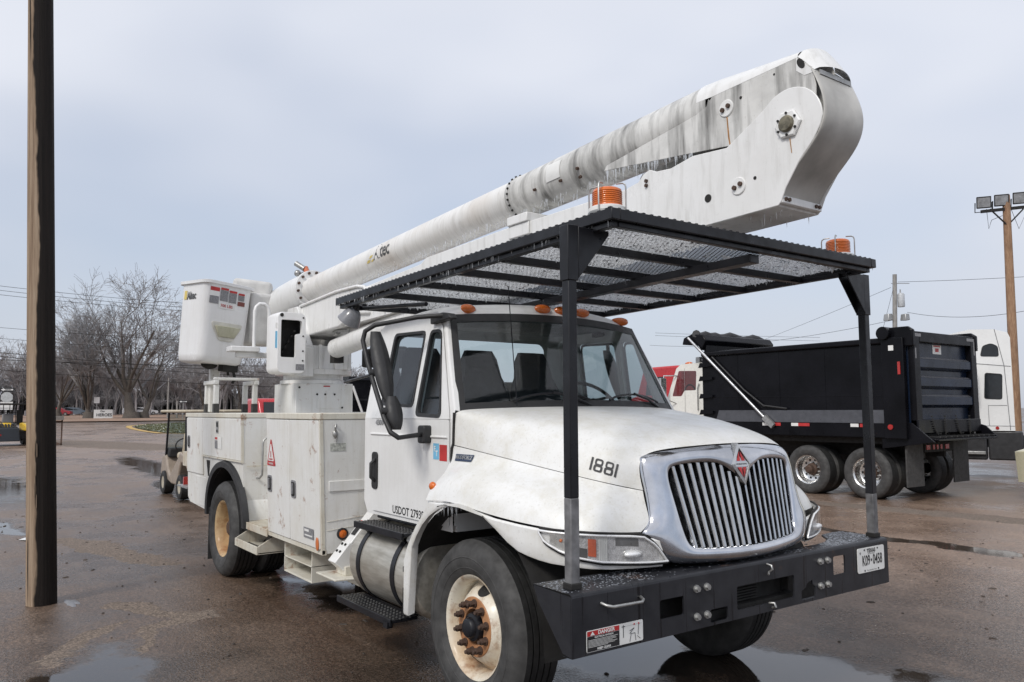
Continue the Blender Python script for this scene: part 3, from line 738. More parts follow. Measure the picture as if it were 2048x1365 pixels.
# ---- cab protection rack
RX0, RX1, RWD = -1.984, 1.299, 1.157
RZ = lambda x: 2.6826 + (x - RX0) / (RX1 - RX0) * (2.7383 - 2.6826)
mb = MB()
def rail(mb, a, b, w=0.055, h=0.056): mb.bar(a, b, w, h)
for s in (-1, 1): rail(mb, (RX0, s * (RWD - 0.0275), RZ(RX0) - 0.028), (RX1, s * (RWD - 0.0275), RZ(RX1) - 0.028))
for x in (RX0 + 0.028, RX1 - 0.028): rail(mb, (x, -RWD + 0.056, RZ(x) - 0.0285), (x, RWD - 0.056, RZ(x) - 0.0285), 0.055, 0.055)
rack = obj('cab_rack', mb, 'black', T, bevel=0.004)
for s in (-1, 1):   # lower angle iron that carries the cross bars
    mb = MB(); mb.bar((RX0 + .03, s * (RWD - .045), RZ(RX0) - 0.071), (RX1 - .03, s * (RWD - .045), RZ(RX1) - 0.071), 0.040, 0.028); obj('lower_rail', mb, 'black', rack, bevel=0.003)
for x in (RX0 + .045, RX1 - .045):
    mb = MB(); mb.bar((x, -RWD + .07, RZ(x) - 0.070), (x, RWD - .07, RZ(x) - 0.070), 0.035, 0.026); obj('lower_rail', mb, 'black', rack, bevel=0.003)
mb = MB()
for x in (0.78, 0.30, -0.18, -0.70, -1.24):
    mb.bar((x, -RWD + 0.065, RZ(x) - 0.066), (x, RWD - 0.065, RZ(x) - 0.066), 0.04, 0.045)
obj('cross_bar', mb, 'black', rack, bevel=0.003)
mb = MB(); mb.bar((RX0 + 0.068, 0.0, RZ(RX0) - 0.113), (RX1 - 0.068, 0.0, RZ(RX1) - 0.113), 0.08, 0.048)
obj('centre_beam', mb, 'black', rack, bevel=0.003)
# expanded-metal deck
def zm(x): return RZ(x) - 0.030
dx, dy = 0.024, 0.0165
nx, ny = int((RX1 - RX0 - 0.1) / dx), int((2 * RWD - 0.1) / dy)
V = []; Fq = []
def strand(p, q, w=0.0013, h=0.002):
    d = Vector((q[0] - p[0], q[1] - p[1], 0)).normalized(); a = Vector((-d.y, d.x, 0)) * w
    b = len(V)
    for o in (p, q):
        V.extend([(o[0] - a.x, o[1] - a.y, o[2] + h), (o[0] + a.x, o[1] + a.y, o[2] + h), (o[0], o[1], o[2] - h)])
    Fq.extend([(b, b + 1, b + 4, b + 3), (b + 1, b + 2, b + 5, b + 4), (b + 2, b, b + 3, b + 5)])
for i in range(nx):
    for j in range(ny):
        if (i + j) % 2: continue
        x = RX0 + 0.05 + i * dx; y = -RWD + 0.05 + j * dy
        for sx, sy in ((1, 1), (1, -1)):
            if 0 <= j + sy <= ny: strand((x, y, zm(x)), (x + dx, y + sy * dy, zm(x + dx)))
mb = MB(); mb.v = V; mb.f = Fq
tag(obj('expanded_mesh', mb, 'black', rack, smooth=0), kind='stuff')
# glaze ice hanging in the mesh: knobbly lumps and small icicles under every strand
random.seed(11)
V = []; Fq = []
for i in range(nx):
    for j in range(ny):
        x = RX0 + 0.05 + (i + 0.5) * dx; y = -RWD + 0.05 + (j + 0.5 + 0.5 * (i % 2)) * dy
        if abs(y) < 0.30 and x > -1.0 and (abs(y - 0.05) < 0.27) and random.random() < 0.92 - 0.9 * max(0, abs(y) - 0.20) * 6: continue
        if random.random() < 0.07: continue
        z = zm(x); w = random.uniform(0.0100, 0.0118); wl_ = random.uniform(0.0068, 0.0080); hh = random.uniform(0.003, 0.007); dp = random.uniform(0.002, 0.012) if random.random() < .93 else random.uniform(.015, .035)
        x += random.uniform(-.002, .002); y += random.uniform(-.002, .002)
        b = len(V)
        V += [(x - w, y - wl_, z + hh * .3), (x + w, y - wl_ * .8, z), (x + w * .9, y + wl_, z + hh * .3), (x - w, y + wl_, z), (x + random.uniform(-.006, .006), y + random.uniform(-.005, .005), z - dp)]
        for k in range(4): Fq.append((b + (k + 1) % 4, b + k, b + 4))
mb = MB(); mb.v = V; mb.f = Fq
tag(obj('mesh_ice', mb, 'ice', rack, smooth=0), kind='stuff')
# icicles along rails and cross bars
mb = MB(); random.seed(5)
def drip(mb, p, q, n, lo=0.015, hi=0.06, r=0.0035):
    for k in range(n):
        t = random.random(); L = lo + (hi - lo) * random.random() ** 2.2
        mb.cone((lerp(p[0], q[0], t), lerp(p[1], q[1], t) + random.uniform(-.012, .012), lerp(p[2], q[2], t)), r * random.uniform(0.6, 1.2), L, 4)
for x in (0.78, 0.30, -0.18, -0.70, -1.24): drip(mb, (x, -1.1, RZ(x) - 0.03), (x, 1.1, RZ(x) - 0.03), 260, 0.02, 0.085)
for s in (-1, 1): drip(mb, (RX0, s * RWD, RZ(RX0) - 0.056), (RX1, s * (RWD - 0.03), RZ(RX1) - 0.056), 110, 0.01, 0.045)
drip(mb, (RX0, -1.12, RZ(RX0) - 0.05), (RX0, 1.12, RZ(RX0) - 0.05), 150, 0.02, 0.09)
drip(mb, (RX1 - .05, -1.12, RZ(RX1) - 0.05), (RX1 - .05, 1.12, RZ(RX1) - 0.05), 70, 0.01, 0.04)
tag(obj('icicles', mb, 'ice', rack, smooth=0), kind='stuff')
# little ice beads on top of the rails
mb = MB()
for k in range(60):
    x = lerp(RX0, RX1, k / 60); mb.box(x, x + 0.016, -RWD + 0.004, -RWD + 0.02, RZ(x) - 0.001, RZ(x) + 0.005)
for k in range(42):
    y = lerp(-RWD, RWD, k / 42); mb.box(RX1 - 0.03, RX1 - 0.012, y, y + 0.016, RZ(RX1) - 0.001, RZ(RX1) + 0.006)
tag(obj('mesh_ends', mb, 'black', rack, smooth=0), kind='stuff')
# amber beacons
def beacon(parent, c):
    x, y, z = c
    mb = MB(); mb.mat(0).lathe([(0.001, 0), (0.094, 0), (0.098, 0.006), (0.098, 0.018), (0.090, 0.026)], (x, y, z), 28, 'z'); mb.mat(1).lathe([(0.095, 0.022), (0.095, 0.040), (0.082, 0.048), (0.02, 0.05)], (x, y, z), 28, 'z')
    b = obj('beacon', mb, ['steel', 'decalwhite'], parent, smooth=40)
    prof = [(0.074, 0.046)]
    for k in range(8): prof += [(0.0765, 0.052 + k * 0.0100), (0.0735, 0.057 + k * 0.0100)]
    prof += [(0.072, 0.135), (0.057, 0.143), (0.001, 0.145)]
    mb = MB(); mb.lathe(prof, (x, y, z), 32, 'z'); obj('amber_dome', mb, 'orange', b, smooth=60)
    mb = MB()
    for a in (0.4, 0.4 + math.pi / 2, 0.4 + math.pi, 0.4 + 1.5 * math.pi):
        ca, sa = math.cos(a), math.sin(a)
        mb.tube([(x + r_ * ca, y + r_ * sa, z + h) for r_, h in ((0.101, 0.0), (0.101, 0.138), (0.097, 0.152), (0.085, 0.160), (0.05, 0.162))], 0.0042, 7)
    obj('wire_guard', mb, 'steel', b, smooth=50)
beacon(rack, (1.14, -1.04, RZ(1.14) + 0.001)); beacon(rack, (1.12, 1.02, RZ(1.12) + 0.001))
# work lamp hung from the rear corner
mb = MB(); mb.lathe([(0.001, 0.0), (0.03, 0.0), (0.055, 0.02), (0.075, 0.06), (0.092, 0.11), (0.096, 0.125), (0.090, 0.128), (0.001, 0.10)], (0, 0, 0), 28, 'x')
lamp = obj('work_lamp', mb, simple('lamp_grey', (0.20, 0.205, 0.22), 0.3, coat=0.3), T, smooth=40, loc=(-1.80, -1.06, 2.585), rot=(0, R(52), R(205)))
mb = MB(); mb.cyl((0, 0, 0.0), (-0.05, 0, 0.0), 0.03, n=14); mb.bar((-0.03, 0, 0.0), (-0.045, 0, 0.11), 0.03, 0.02); obj('bracket', mb, 'black', lamp)

# ---- hood (one moulded panel) ------------------------------------------------
HOOD = [  # rows from the cowl to the nose; columns from the centre line to the fender seam (right side)
 [(-.15, 0, 1.800), (-.19, -.45, 1.797), (-.27, -.80, 1.787), (-.345, -1.002, 1.778), (-.35, -1.026, 1.745), (-.35, -1.028, 1.555)],
 [(.12, 0, 1.788), (.10, -.42, 1.780), (.06, -.74, 1.755), (.03, -.905, 1.728), (.0, -.962, 1.655), (0, -.985, 1.510)],
 [(.45, 0, 1.752), (.45, -.40, 1.740), (.43, -.66, 1.708), (.40, -.795, 1.66), (.38, -.87, 1.575), (.36, -.915, 1.458)],
 [(.77, 0, 1.690), (.77, -.36, 1.678), (.74, -.57, 1.645), (.70, -.695, 1.59), (.67, -.775, 1.505), (.65, -.822, 1.408)],
 [(.95, 0, 1.636), (.94, -.35, 1.626), (.90, -.53, 1.604), (.855, -.655, 1.560), (.845, -.705, 1.46), (.84, -.735, 1.372)],
 [(1.035, 0, 1.585), (1.015, -.33, 1.574), (.975, -.50, 1.562), (.928, -.632, 1.535), (.938, -.655, 1.44), (.966, -.652, 1.348)],
]
rows = []
for r_ in HOOD:
    left = [(x, -y, z) for x, y, z in r_[::-1][:-1]]
    rows.append([p for p in r_[::-1]] + [(x, -y, z) for x, y, z in r_[1:]])
mb = MB(); mb.grid(rows)
hood = obj('hood', mb, 'hoodwhite', T, smooth=60, sub=3)

def fender_rows(s):
    A = [
     [(-.365, -1.030, 1.551), (-.37, -1.036, 1.46), (-.37, -1.065, 1.39), (-.375, -1.125, 1.335), (-.38, -1.185, 1.275), (-.38, -1.212, 1.215)],
     [(-.20, -1.014, 1.533), (-.20, -1.03, 1.47), (-.20, -1.075, 1.425), (-.20, -1.135, 1.385), (-.20, -1.190, 1.315), (-.20, -1.218, 1.230)],
     [(0, -.987, 1.507), (0, -1.012, 1.462), (.0, -1.065, 1.438), (.0, -1.13, 1.405), (0, -1.187, 1.330), (0, -1.215, 1.230)],
     [(.36, -.917, 1.455), (.36, -.955, 1.415), (.36, -1.025, 1.395), (.37, -1.105, 1.355), (.37, -1.175, 1.280), (.37, -1.202, 1.190)],
     [(.65, -.824, 1.405), (.66, -.865, 1.368), (.67, -.935, 1.345), (.69, -1.02, 1.300), (.71, -1.085, 1.230), (.72, -1.110, 1.160)],
     [(.84, -.737, 1.369), (.855, -.765, 1.335), (.88, -.81, 1.300), (.905, -.872, 1.250), (.922, -.918, 1.19), (.93, -.938, 1.142)],
     [(.90, -.700, 1.357), (.915, -.717, 1.315), (.935, -.745, 1.275), (.957, -.778, 1.23), (.972, -.805, 1.185), (.978, -.825, 1.145)],
     [(.966, -.654, 1.345), (.978, -.655, 1.30), (.992, -.652, 1.25), (1.008, -.652, 1.205), (1.014, -.668, 1.172), (1.008, -.715, 1.140)],
    ]
    return [[(x, s * -y, z) for x, y, z in r_] for r_ in A]
PLAN_X = [(-.62, -1.20), (-.38, -1.212), (0, -1.215), (.37, -1.202), (.56, -1.165), (.72, -1.110), (.84, -1.03), (.93, -.938), (.985, -.84), (1.02, -.76), (1.045, -.68), (1.065, -.60)]
# plan curve by arc length
_pp = [Vector((a, b)) for a, b in PLAN_X]; _ps = [0]
for i in range(1, len(_pp)): _ps.append(_ps[-1] + (_pp[i] - _pp[i - 1]).length)
def plan(s):
    return pl(_ps, [p.x for p in _pp], s), pl(_ps, [p.y for p in _pp], s)
def plan_n(s):
    a, b = plan(s - 0.03), plan(s + 0.03); t = Vector((b[0] - a[0], b[1] - a[1])).normalized(); return Vector((-t.y * -1, t.x * -1)) if False else Vector((t.y, -t.x))
def plan_p(s, z, off, side):
    x, y = plan(s); n_ = plan_n(s); return (x + n_.x * off, side * -(y + n_.y * off), z)
_sx = lambda x: pl([p.x for p in _pp], _ps, x)
LZ = lambda s: pl([0, _sx(-.38), _sx(0), _sx(.37), _sx(.72), _sx(.93), _sx(1.0), _ps[-1]], [1.20, 1.215, 1.23, 1.19, 1.16, 1.142, 1.13, 1.11], s)
fenders = []
for s in (-1, 1):
    mb = MB(); mb.grid(fender_rows(s))
    f = obj('fender', mb, 'hoodwhite', T, smooth=60, sub=3); fenders.append(f)
    # arch flare and lower panel
    def arch(x):
        d = 0.70 ** 2 - (x - 0.03) ** 2
        return 0.52 + math.sqrt(d) if d > 0 else -9
    mb = MB(); rows = []
    xs = [-.655, -.62, -.60, -.56, -.50, -.42, -.33, -.22, -.10, .03, .15, .27, .38, .47, .55, .60, .64, .68, .74, .82, .90, .96, 1.01, 1.045, 1.06]
    low = lambda x: pl([.5, .62, .72, .93, 1.06], [1.04, 1.005, 0.985, 0.962, 0.965], x)
    for x in xs:
        if x < -.6: y = -1.20; top = pl([-.655, -.6], [0.50, 0.95], x); bot = 0.45
        sp = _sx(x); y = plan(sp)[1] if x > -.6 else -1.205
        top = LZ(sp) - 0.010
        if x <= -.38: top = min(top, 0.52 + math.sqrt(max(0.0, 0.745 ** 2 - (x - 0.03) ** 2)) if x > -.75 else 0.5)
        bot = arch(x) if x < 0.60 else low(x)
        if x < -.56: bot = 0.46
        if x > 0.5: bot = max(bot, low(x))
        n_ = plan_n(max(sp, 0.05)); o = 0.012
        px, py = (x + n_.x * o, y + n_.y * o)
        rows.append([(px - n_.x * 0.05, s * -(py - n_.y * 0.05), bot + 0.012), (px - n_.x * 0.006, s * -(py - n_.y * 0.006), bot), (px, s * -py, bot + 0.012), (px, s * -py, (top + bot) / 2), (px, s * -py, top - 0.008), (px - n_.x * 0.012, s * -(py - n_.y * 0.012), top + 0.002)])
    mb.grid(rows)
    obj('arch_panel', mb, 'hoodwhite', f, smooth=50)
    # inner wheel-well
    mb = MB(); rows = []
    for a in range(0, 181, 12):
        cx, cz = 0.03 + 0.74 * math.cos(R(a)), 0.50 + 0.72 * math.sin(R(a))
        rows.append([(cx, s * 1.17, cz), (cx, s * 0.55, cz)])
    mb.grid(rows)
    mb.box(-0.72, -0.70, min(s * 0.55, s * 1.19), max(s * 0.55, s * 1.19), 0.44, 0.75)
    obj('wheel_well', mb, 'under', f, smooth=40)
    # turn signal at the rear of the fender
    mb = MB(); mb.ball((-.375, s * 1.165, 1.298), (0.035, 0.022, 0.028), 12, 8); obj('marker_lamp', mb, 'orange', f, smooth=60)
    # headlight
    hs0, hs1 = _sx(.69), _sx(1.064)
    def top_z(t): return pl([0, .1, .70, .80, .9, 1], [1.158, 1.152, 1.136, 1.128, 1.085, 1.0], t)
    def bot_z(t): return pl([0, .05, .16, .30, .48, .85, 1], [1.130, 1.082, 1.045, 1.014, .995, .984, .984], t)
    def hpatch(mb, t0, t1, m0, m1, off, nt_=24, nz_=4, tzf=top_z, bzf=bot_z):
        rows = []
        for i in range(nt_ + 1):
            t = lerp(t0, t1, i / nt_); sp = lerp(hs0, hs1, t); zt, zb = tzf(t), bzf(t)
            rows.append([plan_p(sp, lerp(lerp(zb, zt, m0), lerp(zb, zt, m1), j / nz_), off, s) for j in range(nz_ + 1)])
        mb.grid(rows); return mb
    mb = MB(); hpatch(mb, 0, 1, 0, 1, 0.016, 32); head = obj('headlight', mb, simple('lamp_silver', (0.80, 0.80, 0.80), 0.25, 0.3, var=.12), T, smooth=50)
    # bright rim round the lens
    loop = [plan_p(lerp(hs0, hs1, t), top_z(t) - 0.006, 0.030, s) for t in np.linspace(0.0, 1, 26)] + [plan_p(lerp(hs0, hs1, t), bot_z(t) + 0.010, 0.032, s) for t in np.linspace(1, 0.0, 26)]
    mb = MB(); mb.tube(loop + [loop[0]], 0.0065, 8, caps=False); obj('bezel', mb, bpy.data.materials['lamp_silver'], head, smooth=60)
    inn_t = lambda t: top_z(t) - 0.009; inn_b = lambda t: bot_z(t) + 0.014
    gm_ = simple('lamp_grey_metal', (0.62, 0.62, 0.63), 0.25, 0.45, var=.25, vscale=40) if s < 0 else bpy.data.materials['lamp_grey_metal']
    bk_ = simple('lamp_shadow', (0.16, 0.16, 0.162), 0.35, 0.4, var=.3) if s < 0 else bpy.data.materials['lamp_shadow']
    mb = MB(); hpatch(mb, 0.08, 0.27, 0.05, 1, 0.019, 10, 3, inn_t, inn_b); obj('turn_reflector', mb, 'polished', head, smooth=50)
    mb = MB(); hpatch(mb, 0.27, 0.455, 0.0, 1, 0.019, 8, 3, inn_t, inn_b); obj('lamp_housing', mb, gm_, head, smooth=50)
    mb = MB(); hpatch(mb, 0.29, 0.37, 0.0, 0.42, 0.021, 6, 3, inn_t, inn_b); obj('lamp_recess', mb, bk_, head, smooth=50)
    mb = MB(); hpatch(mb, 0.375, 0.435, 0.12, 0.86, 0.025, 6, 4, inn_t, inn_b); obj('amber_reflector', mb, simple('amber_reflector', (0.55, 0.10, 0.035), 0.3, coat=0.4), head, smooth=50)
    mb = MB()
    for k in range(5): hpatch(mb, 0.452 + k * .013, 0.462 + k * .013, 0, 1, 0.023, 1, 3, inn_t, inn_b)
    obj('ribbed_strip', mb, 'decalwhite', head, smooth=30)
    mb = MB(); hpatch(mb, 0.52, 0.93, 0, 1, 0.019, 16, 3, inn_t, inn_b); obj('lamp_bowl', mb, gm_, head, smooth=50)
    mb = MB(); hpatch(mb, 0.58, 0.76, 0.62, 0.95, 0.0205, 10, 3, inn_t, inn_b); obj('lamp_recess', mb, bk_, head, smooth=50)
    bp_ = plan_p(lerp(hs0, hs1, 0.72), 1.040, 0.020, s); mb = MB(); mb.ball(bp_, (0.030, 0.062, 0.020), 16, 8); obj('bulb', mb, bpy.data.materials['lamp_silver'], head, smooth=60)
    bp_ = plan_p(lerp(hs0, hs1, 0.17), 1.105, 0.022, s); mb = MB(); mb.ball(bp_, (0.009, 0.009, 0.009), 10, 6); obj('bulb', mb, 'orange', head, smooth=60)
    loop2 = [plan_p(lerp(hs0, hs1, t), top_z(t) + 0.006, 0.018, s) for t in np.linspace(0.0, 1, 26)] + [plan_p(lerp(hs0, hs1, t), bot_z(t) - 0.002, 0.020, s) for t in np.linspace(1, 0.0, 26)]
    mb = MB(); mb.tube(loop2 + [loop2[0]], 0.0065, 6, caps=False); obj('gasket', mb, 'under', head, smooth=60)
    mb = MB(); hpatch(mb, 0.03, 0.985, 0, 1, 0.036, 28, 4, lambda t: top_z(t) - 0.004, lambda t: bot_z(t) + 0.012); obj('lens', mb, 'lens', head, smooth=60)
# black gap line under hood/fender seam
# icicles on the arch lip
mb = MB(); random.seed(9)
for k in range(55):
    x = random.uniform(-.36, .12); mb.cone((x, -1.205, 1.222 - abs(x) * 0.03), 0.004, 0.02 + 0.07 * random.random() ** 2, 5)
tag(obj('icicles', mb, 'ice', fenders[0], smooth=0), kind='stuff')

# ---- chrome grille surround, slats, emblem ----------------------------------
def NX(y, z): return 1.085 + (1.47 - z) * 0.205 - 0.25 * y * y - 0.35 * max(0, abs(y) - 0.5) ** 2
half_out = [(1.035, 0, 1.584), (1.030, -.18, 1.581), (1.015, -.33, 1.573), (.975, -.50, 1.560), (.932, -.628, 1.540), (.928, -.648, 1.50), (.945, -.652, 1.43), (.970, -.648, 1.348),
            (.995, -.648, 1.26), (1.016, -.660, 1.185), (1.012, -.715, 1.142), (1.020, -.712, 1.12), (1.042, -.665, 1.06), (1.065, -.61, .975), (1.10, -.45, .955), (1.14, -.22, .947), (1.155, 0, .945)]
half_in2 = [(0, 1.385), (-.075, 1.425), (-.16, 1.480), (-.30, 1.486), (-.45, 1.478), (-.505, 1.462), (-.522, 1.42),
            (-.512, 1.34), (-.498, 1.25), (-.492, 1.21), (-.485, 1.17), (-.472, 1.10), (-.458, 1.062), (-.43, 1.045), (-.34, 1.038), (-.17, 1.031), (0, 1.028)]
half_in = [(NX(y, z) - 0.004, y, z) for y, z in half_in2]
def ring(h): return h + [(x, -y, z) for x, y, z in h[-2:0:-1]]
O, I = ring(half_out), ring(half_in)
def blend(t, lift):
    out = []
    for a, b in zip(O, I):
        p = Vector(a).lerp(Vector(b), t); p.x = max(p.x, 0); p.x += lift; out.append(tuple(p))
    return out
L_ = [[(x - 0.03, y * 0.99, z - (0.01 if z > 1.3 else -0.0)) for x, y, z in O], O, blend(0.28, 0.028), blend(0.62, 0.030), blend(0.88, 0.016), I, [(x - 0.014, y, z) for x, y, z in I], [(x - 0.075, y * 1.0, z) for x, y, z in I]]
mb = MB(); mb.grid([l_ + [l_[0]] for l_ in L_])
grille = obj('grille_surround', mb, 'chrome', T, smooth=60, sub=2, weld=True)
mb = MB(); vs_, fs_ = fill2d([(y, z) for x, y, z in I], [], lambda a, b: (NX(a, b) - 0.085, a, b)); mb.add(vs_, fs_)
obj('grille_backing', mb, 'under', grille, smooth=0)
def top_at(y):
    a = abs(y); return pl([0, .075, .16, .30, .45, .505], [1.385, 1.425, 1.480, 1.486, 1.478, 1.462], a)
def bot_at(y):
    a = abs(y); return pl([0, .17, .34, .43], [1.028, 1.031, 1.038, 1.045], a)
for k in range(18):
    u_ = -0.472 + 0.944 * (k + 0.0) / 17
    mb = MB(); rows = []
    for j in range(9):
        t = j / 8; yy = u_ * lerp(1.0, 0.875, t); z = lerp(top_at(u_ * 1.0) - 0.002, bot_at(u_ * .875) + 0.002, t)
        xf = NX(yy, z) - 0.006; w = 0.0120; dl = (0.012 if u_ > 0 else -0.008)
        rows.append([(xf - 0.062, yy - w * .5 + dl, z), (xf - 0.014, yy - w + dl * .2, z), (xf - 0.003, yy - w * .7, z), (xf, yy - w * .2, z), (xf - 0.001, yy + w * .4, z), (xf - 0.008, yy + w, z), (xf - 0.062, yy + w * .5 + dl, z)])
    mb.grid(rows); obj('grille_slat', mb, 'slat', grille, smooth=50)
# diamond emblem
ez, ex = 1.466, NX(0, 1.466) + 0.012
def dia(mb, w, h, x): return [(x, a, ez + b + 0.0) for a, b in ((0, -h), (w, 0), (0, h), (-w, 0))]
mb = MB()
tilt = lambda pts: [(x - (z - ez) * 0.22, y, z) for x, y, z in pts]
for (w0, h0, x0, w1, h1, x1) in ((.086, .118, ex - .04, .086, .118, ex), (.086, .118, ex, .066, .091, ex + .006), (.066, .091, ex + .006, .062, .086, ex - .004)):
    a, b = tilt(dia(mb, w0, h0, x0)), tilt(dia(mb, w1, h1, x1)); mb.add(a + b, [(k, (k + 1) % 4, 4 + (k + 1) % 4, 4 + k) for k in range(4)])
emblem = obj('emblem', mb, 'polished', grille, smooth=0)
mb = MB(); mb.mat(0).add(tilt(dia(mb, .063, .087, ex - .003)), [(0, 1, 2, 3)])
ex2 = ex + 0.001
for sgn in (-1, 1):
    mb.mat(1).add(tilt([(ex2, sgn * .005, ez + .072), (ex2, sgn * .038, ez + .017), (ex2, sgn * .005, ez + .017)]), [(0, 1, 2)])
    mb.mat(1).add(tilt([(ex2, sgn * .005, ez - .072), (ex2, sgn * .038, ez - .017), (ex2, sgn * .005, ez - .017)]), [(0, 1, 2)])
mb.mat(2).add(tilt([(ex2 + .001, -.056, ez - .012), (ex2 + .001, .056, ez - .012), (ex2 + .001, .056, ez + .012), (ex2 + .001, -.056, ez + .012)]), [(0, 1, 2, 3)])
mb.mat(0); add_text(mb, 'INTERNATIONAL', (ex2 + 0.003, 0, ez), (0, 1, 0), (-.22, 0, 1), 0.0125, 0.0002, 0.95)
obj('emblem_face', mb, ['decalblack', 'decalred', 'polished'], emblem, smooth=0)
# hood number and badge: lettering laid on the hood side
def hood_side(x, w):   # w: 0 at seam, 1 at top of the side wall
    i = 0
    xs_ = [r_[5][0] for r_ in HOOD]
    while i < len(HOOD) - 2 and x > xs_[i + 1]: i += 1
    t = (x - xs_[i]) / (xs_[i + 1] - xs_[i])
    a = Vector(HOOD[i][5]).lerp(Vector(HOOD[i + 1][5]), t); b = Vector(HOOD[i][4]).lerp(Vector(HOOD[i + 1][4]), t); return a.lerp(b, w)
P0, P1 = hood_side(0.30, 0.10), hood_side(0.93, 0.10)
NUM_A, NUM_B, NUM_U = (0.701, -0.78, 1.4819), (0.9017, -0.78, 1.4557), (0.027, 0, 0.0727)
BADGE = (-.306, -.122, 1.457, 1.499)
# numerals are built from the four corners of their strip, then dropped on the evaluated hood surface
def snap(o, verts, direction=(0, 1, 0), off=0.003, back=0.5):
    bpy.context.view_layer.update(); dg = bpy.context.evaluated_depsgraph_get(); ev = o.evaluated_get(dg); out = []
    d = Vector(direction).normalized()
    for v in verts:
        p = Vector(v) - d * back; ok, loc, nor, _ = ev.ray_cast(p, d)
        out.append(tuple(loc - d * off) if ok else tuple(v))
    return out
def wedge_digits(s, size):
    """angular stencil-like numerals: strokes for 1 and 8 as closed boxes"""
    vs_, fs_ = [], []; x = 0
    def quad(a, b, c, d): k = len(vs_); vs_.extend([a, b, c, d]); fs_.append((k, k + 1, k + 2, k + 3))
    for ch in s:
        if ch == '1':
            for j in range(6): quad((x, j / 6), (x + .17, j / 6), (x + .17, (j + 1) / 6), (x, (j + 1) / 6))
            x += .30
        else:
            w = .72
            for z0 in (0, .47):
                oo = rrect(x + (0 if z0 == 0 else .03), x + w - (0 if z0 == 0 else .03), z0, z0 + .53, .17, 4); ii = rrect(x + .17, x + w - .17, z0 + .14, z0 + .39, .07, 4)
                for j in range(len(oo)):
                    k2 = (j + 1) % len(oo); quad(oo[j], oo[k2], ii[k2], ii[j])
            x += w + .13
    return [((a - x / 2) * size, b * size) for a, b in vs_], fs_
vs_, fs_ = wedge_digits('1881', 1.0)
xa, xb = min(v[0] for v in vs_) + .085, max(v[0] for v in vs_) - .085
NA, NB, NU = Vector(NUM_A), Vector(NUM_B), Vector(NUM_U)
pts = [NA.lerp(NB, (a - xa) / (xb - xa)) + NU * (b - 0.5) for a, b in vs_]
mb = MB(); mb.add(snap(hood, pts, (-0.74, 0.66, -0.10), 0.004), fs_)
tag(obj('hood_number', mb, 'decalblack', hood, smooth=0), 'black number 1881 on the hood side')
mb = MB(); bq = []
for i in range(9):
    for j in range(3): bq.append((lerp(BADGE[0], BADGE[1], i / 8), -1.06, lerp(BADGE[2], BADGE[3], j / 2)))
mb.mat(0).add(snap(fenders[0], bq, (0, 1, 0), 0.005), [(i * 3 + j, i * 3 + 3 + j, i * 3 + 4 + j, i * 3 + 1 + j) for i in range(8) for j in range(2)])
vs_, fs_ = text_flat('MAXXFORCE', 0.034, 0.0010, 1.0); wv_ = max(v[0] for v in vs_) * 2; kx = (BADGE[1] - BADGE[0]) * .94 / wv_
mb.mat(1).add(snap(fenders[0], [((BADGE[0] + BADGE[1]) / 2 + a * kx, -1.06, (BADGE[2] + BADGE[3]) / 2 + .002 + b) for a, b in vs_], (0, 1, 0), 0.008), fs_)
obj('engine_badge', mb, ['navy', 'steel'], fenders[0], smooth=0)

# ---- cab -------------------------------------------------------------------
XR, XF = -1.665, -0.352
A_top = (-0.66, 2.44)
side_outer = [(XR, 1.09), (-1.60, 1.0), (XF, 1.0), (XF, 1.72), (XF - 0.01, 1.775), (A_top[0] - 0.02, 2.42), (-0.80, 2.475), (-1.55, 2.475), (XR, 2.40), (XR, 1.72)]
win = rpoly([(-1.405, 1.815), (-0.895, 1.795), (-0.885, 2.345), (-1.375, 2.36)], 0.05)
vent = rpoly([(-0.845, 1.735), (-0.485, 1.705), (-0.665, 2.335), (-0.822, 2.345)], 0.05)
cabmesh = MB()
for s in (-1, 1):
    f3 = lambda a, b, s=s: (a, s * -DY(a, b), b)
    up_out = [(XR, 1.72), (XF, 1.72), (XF - 0.01, 1.775), (A_top[0] - 0.02, 2.42), (-0.80, 2.475), (-1.55, 2.475), (XR, 2.40)]
    lo_out = [(XR, 1.09), (-1.60, 1.0), (XF, 1.0), (XF, 1.72), (XR, 1.72)]
    v2 = rpoly([(-0.845, 1.735), (-0.485, 1.724), (-0.665, 2.335), (-0.822, 2.345)], 0.05)
    vs_, fs_ = fill2d(up_out, [win, v2], f3); cabmesh.add(vs_, fs_)
    vs_, fs_ = fill2d(lo_out, [], f3); cabmesh.add(vs_, fs_)
    for h in (win, v2):
        n_ = len(h); q = [f3(*p) for p in h]; cabmesh.add(q + [(x, y - (-s) * -0.035 * 1 if False else y + (-s) * 0.035, z) for x, y, z in q], [(k, (k + 1) % n_, n_ + (k + 1) % n_, n_ + k) for k in range(n_)])
# rear wall with window opening
vs_, fs_ = fill2d([(-1.03, 1.05), (1.03, 1.05), (1.03, 1.72), (0.90, 2.42), (-0.90, 2.42), (-1.03, 1.72)], [rrect(-0.74, 0.74, 2.02, 2.37, 0.08)], lambda a, b: (XR + 0.001, a, b)); cabmesh.add(vs_, fs_)
